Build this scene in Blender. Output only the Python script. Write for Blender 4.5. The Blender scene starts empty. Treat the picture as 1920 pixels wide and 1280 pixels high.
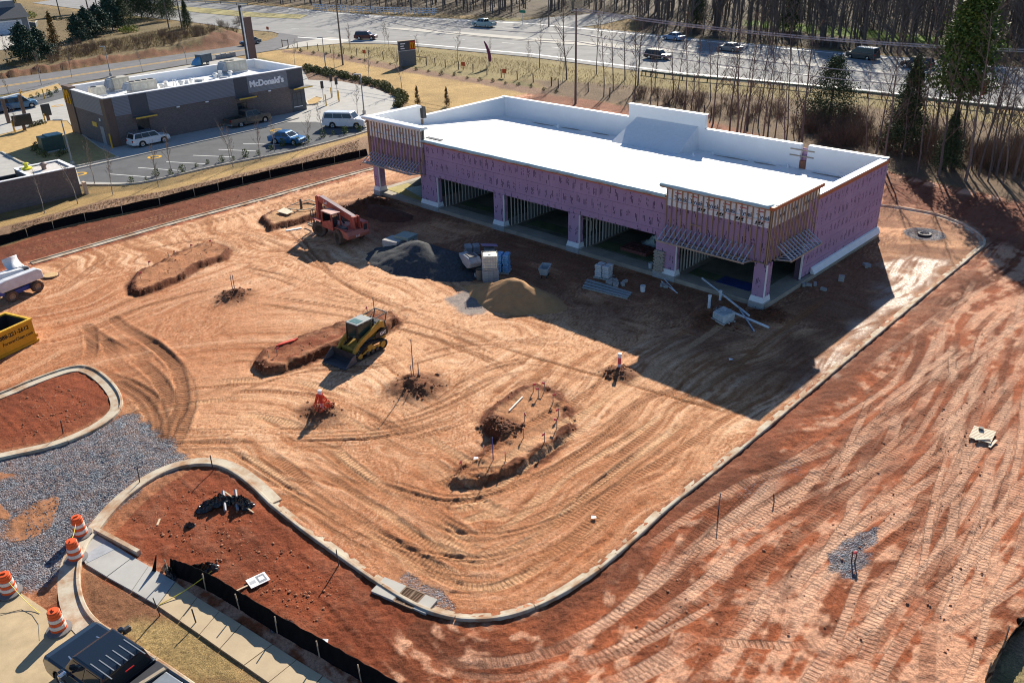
import bpy, bmesh, math, random
import numpy as np
from mathutils import Vector, Matrix

R = math.radians
rnd = random.Random(7)
scene = bpy.context.scene
COL = scene.collection

# ---------------------------------------------------------------- camera
CAM_H = 24.0
F_PX, PITCH, ROLL = 1598.25, 0.468326, -0.027592          # in 1920 px units
_d = Vector((0, math.cos(PITCH), -math.sin(PITCH)))
_r0 = Vector((1, 0, 0)); _u0 = _r0.cross(_d)
_r = _r0 * math.cos(ROLL) + _u0 * math.sin(ROLL)
_u = -_r0 * math.sin(ROLL) + _u0 * math.cos(ROLL)
cd = bpy.data.cameras.new("camera"); cam = bpy.data.objects.new("camera", cd); COL.objects.link(cam)
cd.sensor_width = 36.0; cd.lens = 36.0 * F_PX / 1920.0
cd.clip_start = 0.5; cd.clip_end = 6000
m3 = Matrix((_r, _u, -_d)).transposed()
cam.matrix_world = Matrix.Translation((0, 0, CAM_H)) @ m3.to_4x4()
scene.camera = cam

# ---------------------------------------------------------------- sky, sun, exposure
SUN_EL = R(27.0); SUN_AZ = R(74.0)                        # azimuth of the sun from +X, counter-clockwise
w = bpy.data.worlds.new("World"); scene.world = w; w.use_nodes = True
nt = w.node_tree; nt.nodes.clear()
sky = nt.nodes.new("ShaderNodeTexSky"); sky.sky_type = 'NISHITA'; sky.sun_disc = False
sky.sun_elevation = SUN_EL; sky.sun_rotation = R(90) - SUN_AZ
sky.air_density = 1.0; sky.dust_density = 0.1; sky.ozone_density = 5.0
bg = nt.nodes.new("ShaderNodeBackground"); bg.inputs[1].default_value = 0.065
wo = nt.nodes.new("ShaderNodeOutputWorld")
nt.links.new(sky.outputs[0], bg.inputs[0]); nt.links.new(bg.outputs[0], wo.inputs[0])
sd = bpy.data.lights.new("sun", 'SUN'); so = bpy.data.objects.new("sun", sd); COL.objects.link(so)
sd.energy = 5.0; sd.angle = R(0.5); sd.color = (1.0, 0.91, 0.76)
to_sun = Vector((math.cos(SUN_AZ) * math.cos(SUN_EL), math.sin(SUN_AZ) * math.cos(SUN_EL), math.sin(SUN_EL)))
so.rotation_euler = to_sun.to_track_quat('Z', 'Y').to_euler(); so.location = to_sun * 200
vs = scene.view_settings
vs.view_transform = 'Standard'; vs.look = 'None'; vs.gamma = 1.0; vs.use_curve_mapping = False
vs.exposure = 0.92
scene.cycles.filter_width = 1.1

# ---------------------------------------------------------------- survey: photograph position -> ground point
def G(x, y, z=0.0):
    v = _d * F_PX + _r * (x - 960) + _u * (640 - y)
    t = (z - CAM_H) / v.z
    return Vector((v.x * t, v.y * t, z))
def GP(pts, z=0.0):
    return [G(x, y, z) for x, y in pts]
def heading(p0, p1):
    a, b = G(*p0), G(*p1); return math.atan2(b.y - a.y, b.x - a.x)

# ---------------------------------------------------------------- materials
MATS = {}
def ramp(nt, fac, stops):
    n = nt.nodes.new("ShaderNodeValToRGB"); cr = n.color_ramp
    while len(cr.elements) < len(stops): cr.elements.new(0.5)
    for e, (p, c) in zip(cr.elements, stops):
        e.position = p; e.color = (c[0], c[1], c[2], 1)
    nt.links.new(fac, n.inputs[0]); return n.outputs[0]
def mat(name, rgb, rough=0.7, var=0.18, scale=3.0, metal=0.0, bump=0.0, bscale=30.0, spec=0.4, coat=0.0, stretch=None):
    if name in MATS: return MATS[name]
    m = bpy.data.materials.new(name); m.use_nodes = True; nt = m.node_tree
    b = nt.nodes["Principled BSDF"]
    b.inputs["Roughness"].default_value = rough; b.inputs["Metallic"].default_value = metal
    b.inputs["Specular IOR Level"].default_value = spec
    if coat: b.inputs["Coat Weight"].default_value = coat; b.inputs["Coat Roughness"].default_value = 0.05
    tc = nt.nodes.new("ShaderNodeTexCoord"); src = tc.outputs["Object"]
    if stretch:
        mp = nt.nodes.new("ShaderNodeMapping"); mp.inputs["Scale"].default_value = stretch
        nt.links.new(src, mp.inputs[0]); src = mp.outputs[0]
    n = nt.nodes.new("ShaderNodeTexNoise"); n.inputs["Scale"].default_value = scale
    n.inputs["Detail"].default_value = 6; n.inputs["Roughness"].default_value = 0.65
    nt.links.new(src, n.inputs["Vector"])
    lo = [c * (1 - var) for c in rgb]; hi = [min(1, c * (1 + var)) for c in rgb]
    nt.links.new(ramp(nt, n.outputs[0], [(0.3, lo), (0.7, hi)]), b.inputs["Base Color"])
    if bump:
        n2 = nt.nodes.new("ShaderNodeTexNoise"); n2.inputs["Scale"].default_value = bscale; n2.inputs["Detail"].default_value = 4
        nt.links.new(src, n2.inputs["Vector"])
        bp = nt.nodes.new("ShaderNodeBump"); bp.inputs["Strength"].default_value = bump; bp.inputs["Distance"].default_value = 0.03
        nt.links.new(n2.outputs[0], bp.inputs["Height"]); nt.links.new(bp.outputs[0], b.inputs["Normal"])
    MATS[name] = m; return m

def math_n(nt, op, a, b=None, c=None):
    n = nt.nodes.new("ShaderNodeMath"); n.operation = op
    for i, v in enumerate((a, b, c)):
        if v is None: continue
        if isinstance(v, (int, float)): n.inputs[i].default_value = v
        else: nt.links.new(v, n.inputs[i])
    return n.outputs[0]
def mixc(nt, fac, a, b):
    n = nt.nodes.new("ShaderNodeMix"); n.data_type = 'RGBA'
    for sock, v in ((n.inputs[0], fac), (n.inputs[6], a), (n.inputs[7], b)):
        if isinstance(v, (int, float)): sock.default_value = v
        elif isinstance(v, tuple): sock.default_value = (*v, 1)
        else: nt.links.new(v, sock)
    return n.outputs[2]

# common palette
concrete = lambda: mat("concrete", (.50, .46, .39), .85, .16, 1.2, bump=.15, bscale=40)
asphalt = lambda: mat("asphalt", (.13, .13, .135), .85, .18, .7, bump=.2, bscale=60)
paint_w = lambda: mat("white_paint", (.78, .78, .76), .6, .08)
paint_y = lambda: mat("yellow_paint", (.75, .42, .03), .5, .1)
steel_d = lambda: mat("dark_steel", (.045, .045, .05), .45, .2)
rubber = lambda: mat("rubber", (.028, .026, .025), .9, .3, 8)
dirt_rub = lambda: mat("dusty_rubber", (.12, .08, .06), .95, .35, 8)
galv = lambda: mat("galvanised_steel", (.50, .53, .56), .4, .12, 4, metal=.6)
wood_new = lambda: mat("framing_lumber", (.38, .25, .16), .8, .2, 5, stretch=(4, 4, .5))
wood_grey = lambda: mat("weathered_wood", (.34, .28, .21), .9, .2, 6)
white_mem = lambda: mat("roof_membrane", (.82, .83, .84), .6, .04, .6)
glass_d = lambda: mat("dark_glass", (.018, .024, .03), .06, .1, spec=.6)
chrome = lambda: mat("chrome", (.62, .63, .65), .18, .05, metal=.9)

# ---------------------------------------------------------------- mesh building
class MB:
    def __init__(s): s.v = []; s.f = []
    def box(s, x0, x1, y0, y1, z0, z1):
        n = len(s.v)
        s.v += [(x0, y0, z0), (x1, y0, z0), (x1, y1, z0), (x0, y1, z0), (x0, y0, z1), (x1, y0, z1), (x1, y1, z1), (x0, y1, z1)]
        s.f += [(n, n+3, n+2, n+1), (n+4, n+5, n+6, n+7), (n, n+1, n+5, n+4), (n+1, n+2, n+6, n+5), (n+2, n+3, n+7, n+6), (n+3, n, n+4, n+7)]
        return s
    def hexa(s, low, high):
        """eight corners: four below, four above"""
        n = len(s.v); s.v += [tuple(p) for p in low] + [tuple(p) for p in high]
        s.f += [(n, n+3, n+2, n+1), (n+4, n+5, n+6, n+7), (n, n+1, n+5, n+4), (n+1, n+2, n+6, n+5), (n+2, n+3, n+7, n+6), (n+3, n, n+4, n+7)]
        return s
    def bar(s, p0, p1, w, h=None, up=(0, 0, 1)):
        h = h or w; p0 = Vector(p0); p1 = Vector(p1); d = (p1 - p0).normalized()
        side = d.cross(Vector(up))
        if side.length < 1e-4: side = d.cross(Vector((1, 0, 0)))
        side.normalize(); u = side.cross(d)
        q = lambda p: [p - side*w/2 - u*h/2, p + side*w/2 - u*h/2, p + side*w/2 + u*h/2, p - side*w/2 + u*h/2]
        return s.hexa(q(p0), q(p1))
    def tube(s, p0, p1, r0, r1=None, n=8, cap=True):
        r1 = r0 if r1 is None else r1; p0 = Vector(p0); p1 = Vector(p1); d = (p1 - p0)
        if d.length < 1e-6: return s
        d.normalize(); a = d.cross(Vector((0, 0, 1)))
        if a.length < 1e-3: a = Vector((1, 0, 0))
        a.normalize(); b = d.cross(a); k = len(s.v)
        for p, r in ((p0, r0), (p1, r1)):
            for i in range(n):
                t = 2*math.pi*i/n; s.v.append(tuple(p + a*(r*math.cos(t)) + b*(r*math.sin(t))))
        for i in range(n): s.f.append((k+i, k+(i+1) % n, k+n+(i+1) % n, k+n+i))
        if cap: s.f.append(tuple(k+i for i in range(n))[::-1]); s.f.append(tuple(k+n+i for i in range(n)))
        return s
    def path(s, pts, r, n=6):
        for a, b in zip(pts[:-1], pts[1:]): s.tube(a, b, r, r, n)
        return s
    def lathe(s, prof, n=16, c=(0, 0, 0)):
        """profile of (radius, z)"""
        k = len(s.v)
        for r, z in prof:
            for i in range(n):
                t = 2*math.pi*i/n; s.v.append((c[0]+r*math.cos(t), c[1]+r*math.sin(t), c[2]+z))
        for j in range(len(prof)-1):
            for i in range(n):
                s.f.append((k+j*n+i, k+j*n+(i+1) % n, k+(j+1)*n+(i+1) % n, k+(j+1)*n+i))
        s.f.append(tuple(k+i for i in range(n))[::-1]); s.f.append(tuple(k+(len(prof)-1)*n+i for i in range(n)))
        return s
    def prism(s, poly, z0, z1):
        n = len(s.v); k = len(poly)
        s.v += [(p[0], p[1], z0) for p in poly] + [(p[0], p[1], z1) for p in poly]
        s.f.append(tuple(n+i for i in range(k))[::-1]); s.f.append(tuple(n+k+i for i in range(k)))
        for i in range(k): s.f.append((n+i, n+(i+1) % k, n+k+(i+1) % k, n+k+i))
        return s
    def prism_y(s, poly, y0, y1):
        """side profile (x, z) pushed along y"""
        n = len(s.v); k = len(poly)
        s.v += [(p[0], y0, p[1]) for p in poly] + [(p[0], y1, p[1]) for p in poly]
        s.f.append(tuple(n+i for i in range(k))); s.f.append(tuple(n+k+i for i in range(k))[::-1])
        for i in range(k): s.f.append((n+i, n+k+i, n+k+(i+1) % k, n+(i+1) % k))
        return s
    def quad(s, a, b, c, d):
        n = len(s.v); s.v += [tuple(a), tuple(b), tuple(c), tuple(d)]; s.f.append((n, n+1, n+2, n+3)); return s
    def slab4(s, a, b, c, d, t):
        """quad given thickness t along its normal"""
        a, b, c, d = map(Vector, (a, b, c, d)); nrm = (b-a).cross(d-a).normalized()*t
        return s.hexa([a, b, c, d], [a+nrm, b+nrm, c+nrm, d+nrm])
    def sweep(s, pts, prof, closed=False):
        """profile [(offset to the left, z)] swept along ground points"""
        k = len(s.v); m = len(prof); N = len(pts)
        for i, p in enumerate(pts):
            a = pts[max(i-1, 0)] if not closed else pts[i-1]
            b = pts[min(i+1, N-1)] if not closed else pts[(i+1) % N]
            t = Vector((b[0]-a[0], b[1]-a[1], 0)).normalized(); nl = Vector((-t.y, t.x, 0))
            for o, z in prof: s.v.append((p[0]+nl.x*o, p[1]+nl.y*o, (p[2] if len(p) > 2 else 0)+z))
        for i in range(N if closed else N-1):
            j = (i+1) % N
            for q in range(m):
                r_ = (q+1) % m; s.f.append((k+i*m+q, k+i*m+r_, k+j*m+r_, k+j*m+q))
        if not closed:
            s.f.append(tuple(k+q for q in range(m))); s.f.append(tuple(k+(N-1)*m+q for q in range(m))[::-1])
        return s
    def mesh(s, name, uv=False):
        me = bpy.data.meshes.new(name); me.from_pydata(s.v, [], s.f)
        bm = bmesh.new(); bm.from_mesh(me); bmesh.ops.recalc_face_normals(bm, faces=bm.faces)
        if uv:
            l = bm.loops.layers.uv.new("UVMap")
            for f in bm.faces:
                for lp in f.loops: c = lp.vert.co; lp[l].uv = (c.x + c.y, c.z)
        bm.to_mesh(me); bm.free(); return me
    def build(s, name, m, parent=None, uv=False, smooth=False, bevel=0.0, seg=2):
        me = s.mesh(name, uv); me.materials.append(m)
        o = bpy.data.objects.new(name, me); COL.objects.link(o)
        if parent: o.parent = parent
        if smooth:
            for p in me.polygons: p.use_smooth = True
        if bevel:
            b = o.modifiers.new("bevel", 'BEVEL'); b.width = bevel; b.segments = seg; b.limit_method = 'ANGLE'; b.angle_limit = R(35)
        return o

def thing(name, label, cat, loc=(0, 0, 0), rz=0.0, group=None):
    o = bpy.data.objects.new(name, None); COL.objects.link(o); o.empty_display_size = 0.2
    o.location = loc; o.rotation_euler = (0, 0, rz); return tag(o, label, cat, group)
def tag(o, label, cat, group=None):
    o['label'] = label; o['category'] = cat
    if group: o['group'] = group
    return o
def struct(o, label=None):
    o['kind'] = 'structure'
    if label: o['label'] = label
    return o
def copy_tree(o, parent=None):
    c = o.copy(); COL.objects.link(c); c.parent = parent
    for ch in list(o.children): copy_tree(ch, c)
    return c
def share(me, name, m, parent, loc, rot=(0, 0, 0), sc=(1, 1, 1)):
    o = bpy.data.objects.new(name, me); COL.objects.link(o); o.parent = parent; o.location = loc; o.rotation_euler = rot; o.scale = sc
    if m and not me.materials: me.materials.append(m)
    return o
_txt = {}
def text_mesh(s, size, depth=0.02, bold=0.0, shear=0.0):
    k = (s, size, depth, bold, shear)
    if k in _txt: return _txt[k]
    c = bpy.data.curves.new("t", 'FONT'); c.body = s; c.size = size; c.extrude = depth; c.offset = bold; c.shear = shear; c.resolution_u = 3
    o = bpy.data.objects.new("t", c); COL.objects.link(o)
    bpy.context.view_layer.update()
    me = bpy.data.meshes.new_from_object(o.evaluated_get(bpy.context.evaluated_depsgraph_get()))
    bpy.data.objects.remove(o); _txt[k] = me; return me
def lettering(s, size, m, parent, loc, rz=0.0, depth=0.015, bold=0.0, shear=0.0, tilt=R(90)):
    me = text_mesh(s, size, depth, bold, shear).copy(); me.materials.clear(); me.materials.append(m)
    o = bpy.data.objects.new("lettering", me); COL.objects.link(o); o.parent = parent; o.location = loc; o.rotation_euler = (tilt, 0, rz)
    return o
_ORD = 'first second third fourth fifth sixth seventh eighth ninth tenth eleventh twelfth thirteenth fourteenth fifteenth sixteenth seventeenth eighteenth nineteenth twentieth'.split()
def nth(i):
    return _ORD[i] if i < 20 else ('twenty-' if i < 29 else 'thirty-')+_ORD[(i-20) % 10] if i not in (29,) else 'thirtieth'
def spline(pts, n=6):
    """Catmull-Rom through 2D/3D points"""
    P = [Vector(p) for p in pts]; out = []
    for i in range(len(P)-1):
        a = P[max(i-1, 0)]; b = P[i]; c = P[i+1]; d = P[min(i+2, len(P)-1)]
        for k in range(n):
            t = k/n; out.append(0.5*((2*b)+(c-a)*t+(2*a-5*b+4*c-d)*t*t+(3*b-a-3*c+d)*t**3))
    out.append(P[-1]); return out
# ================================================================ the ground
def _hash(ix, iy, seed):
    h = (ix.astype(np.int64)*374761393 + iy.astype(np.int64)*668265263 + seed*1274126177) & 0x7fffffff
    h = ((h ^ (h >> 13))*1274126177) & 0x7fffffff
    return ((h ^ (h >> 16)) & 0xffff)/65535.0
def vnoise(x, y, seed=0):
    ix = np.floor(x); iy = np.floor(y); fx = x-ix; fy = y-iy
    fx = fx*fx*(3-2*fx); fy = fy*fy*(3-2*fy)
    a = _hash(ix, iy, seed); b = _hash(ix+1, iy, seed); c = _hash(ix, iy+1, seed); d = _hash(ix+1, iy+1, seed)
    return (a*(1-fx)+b*fx)*(1-fy) + (c*(1-fx)+d*fx)*fy
def fbm(x, y, seed=0, o=4):
    v = 0; a = 0.5; t = 0
    for i in range(o):
        v = v + a*vnoise(x*2**i, y*2**i, seed+i*17); t += a; a *= 0.5
    return v/t
def sstep(a, b, x):
    t = np.clip((x-a)/(b-a), 0, 1); return t*t*(3-2*t)
def sdist(poly, X, Y, margin=3.0):
    """signed distance to polygon, positive inside; far outside = -margin"""
    P = np.array([(p[0], p[1]) for p in poly]); out = np.full(X.shape, -margin)
    bb = (X > P[:, 0].min()-margin) & (X < P[:, 0].max()+margin) & (Y > P[:, 1].min()-margin) & (Y < P[:, 1].max()+margin)
    if not bb.any(): return out
    x = X[bb]; y = Y[bb]; best = np.full(x.shape, 1e9); ins = np.zeros(x.shape, bool)
    for i in range(len(P)):
        x0, y0 = P[i]; x1, y1 = P[(i+1) % len(P)]; dx, dy = x1-x0, y1-y0
        t = np.clip(((x-x0)*dx+(y-y0)*dy)/(dx*dx+dy*dy+1e-12), 0, 1)
        best = np.minimum(best, (x-x0-t*dx)**2+(y-y0-t*dy)**2)
        if y0 != y1:
            c = ((y0 > y) != (y1 > y)); ins ^= c & (x < dx*(y-y0)/dy+x0)
    d = np.sqrt(best); out[bb] = np.where(ins, d, -np.minimum(d, margin)); return out
def line_field(pts, X, Y):
    """distance to a polyline, side and arc length"""
    P = np.array([(p[0], p[1]) for p in pts]); best = np.full(X.shape, 1e9); S = np.zeros(X.shape); D = np.zeros(X.shape); acc = 0
    for i in range(len(P)-1):
        x0, y0 = P[i]; dx, dy = P[i+1]-P[i]; L = math.hypot(dx, dy)+1e-9
        t = np.clip(((X-x0)*dx+(Y-y0)*dy)/(L*L), 0, 1); ex = X-x0-t*dx; ey = Y-y0-t*dy; q = ex*ex+ey*ey
        m = q < best; best = np.where(m, q, best); S = np.where(m, acc+t*L, S); D = np.where(m, (dx*ey-dy*ex)/L, D); acc += L
    return np.sqrt(best), S, D

# --- outlines taken on site (photograph positions, unprojected to the ground)
PX_CURB_MAIN = [(1640,385),(1700,393),(1760,405),(1810,425),(1838,445),(1843,458),(1830,472),(1740,546),(1620,647),(1500,748),(1400,832),(1320,897),(1250,952),(1190,1008),(1120,1068),(1060,1108),(1000,1138),(940,1156),(880,1160),(830,1152),(780,1133),(720,1098),(640,1043),(560,985),(510,945),(470,907),(430,880),(390,870),(340,875),(290,895),(240,930),(205,965),(178,1000)]
PX_CURB_LEFT = [(58,494),(180,459),(300,425),(380,403),(500,371),(610,340),(700,316)]
PX_CURB_ISLE = [(-160,800),(0,741),(60,716),(130,692),(168,692),(200,713),(222,742),(222,770),(182,803),(105,836),(0,860),(-160,900)]
LOT = GP([(1640,385),(1700,393),(1760,405),(1810,425),(1838,445),(1843,458),(1830,472),(1400,832),(1250,952),(1190,1008),(1120,1068),(1060,1108),(1000,1138),(940,1156),(880,1160),(830,1152),(780,1133),(720,1098),(640,1043),(560,985),(510,945),(470,907),(430,880),(390,870),(340,875),(290,895),(200,850),(225,770),(225,740),(168,690),(100,698),(0,735),(-100,700),(-100,540),(58,500),(380,408),(700,322),(800,290),(1000,270),(1400,330),(1640,378)])
SITE = GP([(-500,560),(-200,515),(0,463),(120,428),(300,387),(480,342),(690,295),(800,240),(960,172),(1060,180),(1120,190),(1330,228),(1560,292),(1690,325),(1920,378),(2500,520),(2500,1900),(-1500,1900),(-900,700)])
LAWN = GP([(470,100),(540,91),(640,106),(760,131),(900,153),(1010,172),(960,182),(850,215),(770,200),(752,180),(705,153),(650,137),(585,130),(560,124),(480,106)])
STRIP = GP([(-40,430),(90,388),(200,362),(300,352),(500,302),(690,243),(720,232),(720,246),(690,256),(500,316),(300,362),(200,377),(60,412),(-40,440)])
MULCH = GP([(-40,436),(60,412),(200,375),(300,360),(500,314),(690,254),(730,240),(740,262),(690,292),(480,339),(300,384),(120,425),(-40,466)])
MULCH2 = GP([(528,93),(640,102),(760,125),(900,148),(1010,165),(1060,178),(1040,186),(900,158),(760,136),(640,112),(530,98)])
HEDGE = GP([(565,126),(600,126),(652,135),(706,151),(756,178),(762,196),(748,204),(742,186),(700,166),(640,154),(575,150)])
VERGE = GP([(545,86),(640,84),(735,84),(1000,110),(1280,146),(1600,176),(1920,214),(2300,262),(2300,330),(1920,240),(1600,196),(1290,172),(1150,160),(1000,150),(880,146),(760,124),(640,100),(540,90)])
LITTER = GP([(1000,150),(1150,158),(1290,170),(1600,196),(1920,240),(2300,330),(2500,520),(1920,380),(1690,327),(1560,294),(1330,230),(1120,190),(1040,180)])
RBANK = GP([(-100,178),(0,152),(120,134),(300,106),(450,84),(470,72),(430,58),(400,62),(350,80),(300,96),(200,112),(60,132),(-100,160)])
ISLES = [GP(p) for p in (
  [(244,532),(256,514),(305,491),(330,478),(372,461),(412,459),(431,470),(424,484),(398,492),(372,500),(352,516),(338,524),(290,543),(262,551),(248,547)],
  [(479,684),(492,664),(560,636),(650,606),(702,588),(738,590),(748,603),(735,616),(690,634),(640,650),(590,672),(530,695),(494,698)],
  [(845,905),(852,888),(905,852),(938,826),(918,808),(908,788),(922,766),(975,729),(1008,722),(1046,738),(1069,768),(1073,800),(1052,828),(988,872),(932,894),(880,908)],
  [(488,412),(508,400),(560,386),(604,380),(624,388),(604,404),(560,418),(508,430)])]
GRAVEL = GP([(-200,880),(0,862),(105,840),(182,806),(232,776),(275,792),(345,850),(318,880),(285,897),(240,932),(205,966),(172,1002),(140,1042),(90,1105),(40,1100),(-60,1060),(-300,1060)])
GRAV_BARE = GP([(-100,905),(30,912),(66,950),(56,985),(0,1000),(-100,1000)])
STONE = [GP([(1392,925),(1420,893),(1470,858),(1512,832),(1530,845),(1495,880),(1450,905),(1405,930)]), GP([(1546,1075),(1558,1048),(1592,1016),(1630,985),(1652,980),(1640,1008),(1600,1040),(1572,1070),(1556,1080)])]
WET_GLARE = GP([(1655,500),(1700,478),(1770,490),(1730,545),(1640,615),(1560,680),(1505,735),(1480,730),(1520,688),(1600,610),(1652,556)])
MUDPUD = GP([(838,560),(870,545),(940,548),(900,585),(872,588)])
CRETE_DIRT = GP([(150,1060),(200,1085),(296,1137),(413,1218),(504,1282),(360,1290),(250,1225),(200,1190),(160,1150),(150,1100)])
GRASS_BL = GP([(250,1165),(330,1150),(420,1215),(520,1285),(350,1290),(262,1228),(215,1190)])
GRASS_BR = GP([(1925,1180),(1890,1212),(1862,1268),(1840,1310),(2100,1500),(2300,1300)])
HILL = GP([(-100,155),(0,140),(200,112),(350,82),(430,58),(360,46),(200,30),(60,10),(-200,20)])
WOODS = GP([(960,34),(1030,30),(1200,34),(1200,62),(1280,66),(1600,96),(1920,122),(2500,185),(2500,-60),(1920,-80),(960,-100),(300,-130),(100,-120),(300,-10),(453,4),(590,12),(720,20)])
GREEN = GP([(1560,66),(1640,72),(1720,80),(1920,100),(1920,84),(1720,66),(1600,52),(1400,38),(1400,48)])
FARFIELD = GP([(300,-5),(560,34),(470,30),(330,16),(250,0)])

BED = GP([(190,985),(290,900),(390,876),(466,912),(556,990),(718,1106),(760,1140),(700,1284),(600,1232),(345,1084)])
B_C = Vector((16.41, 51.39, 0)); B_YAW = R(-44.15)
_e1 = np.array([math.cos(B_YAW), math.sin(B_YAW)]); _e2 = np.array([-math.sin(B_YAW), math.cos(B_YAW)])
def BW(a, b, z=0.0):
    return Vector((B_C.x+a*_e1[0]+b*_e2[0], B_C.y+a*_e1[1]+b*_e2[1], z))
SHEETS = []          # paved outlines: the ground stays flat under them
MOUNDS = [((925,800),.8,.28),((955,812),.7,.22),((440,556),1.3,.45),((778,726),1.6,.5),((606,772),1.1,.35),((1160,700),1.0,.25),((660,400),2.6,.55),((700,385),2.2,.5),((1340,600),1.6,.25),((1440,590),1.5,.2)]
def hfield(X, Y):
    h = np.zeros(X.shape)
    for k, P in enumerate(ISLES):
        d = sdist(P, X, Y, 2.0)
        n = fbm(X*1.6, Y*1.6, 40+k, 4)-.5
        hh = (.20, .28, .19, .26)[k]
        lip = np.exp(-((d-.35)/.30)**2)*.05
        h += sstep(-.08, .12, d+n*.6)*(hh+.14*n) + lip*(1+2*n) - .07*np.exp(-((d+.4)/.35)**2)
    for (px, r, hh) in MOUNDS:
        g = G(*px); q = np.hypot(X-g.x, Y-g.y)
        m = q < 3*r
        if m.any(): h[m] += hh*np.exp(-(q[m]/r)**2*1.6)*(.3+1.4*fbm(X[m]*2.4, Y[m]*2.4, 5, 4))
    d = sdist(RBANK, X, Y, 6.0); h += sstep(-1, 5, d)*1.5*(.3+1.4*fbm(X*.4, Y*.4, 9, 5))
    d = sdist(MULCH, X, Y, 3.0); h += sstep(-.5, 2.5, d)*.35
    # bank of loose soil along the outside of the long kerb
    m = (Y < 75) & (Y > 24) & (X > -4)
    if m.any():
        a = (X[m]-B_C.x)*_e1[0]+(Y[m]-B_C.y)*_e1[1]
        k0 = (G(1500,748).x-B_C.x)*_e1[0]+(G(1500,748).y-B_C.y)*_e1[1]
        h[m] += .16*np.exp(-((a-k0-1.3)/.8)**2)*(.5+fbm(X[m]*.9, Y[m]*.9, 3, 3))*sstep(25, 32, Y[m])*sstep(75, 66, Y[m])*sstep(-4, 2, X[m])
    return h
def gz(x, y):
    return float(hfield(np.array([float(x)]), np.array([float(y)]))[0])
def on(px, py):
    g = G(px, py); g.z = gz(g.x, g.y); return g

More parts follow.
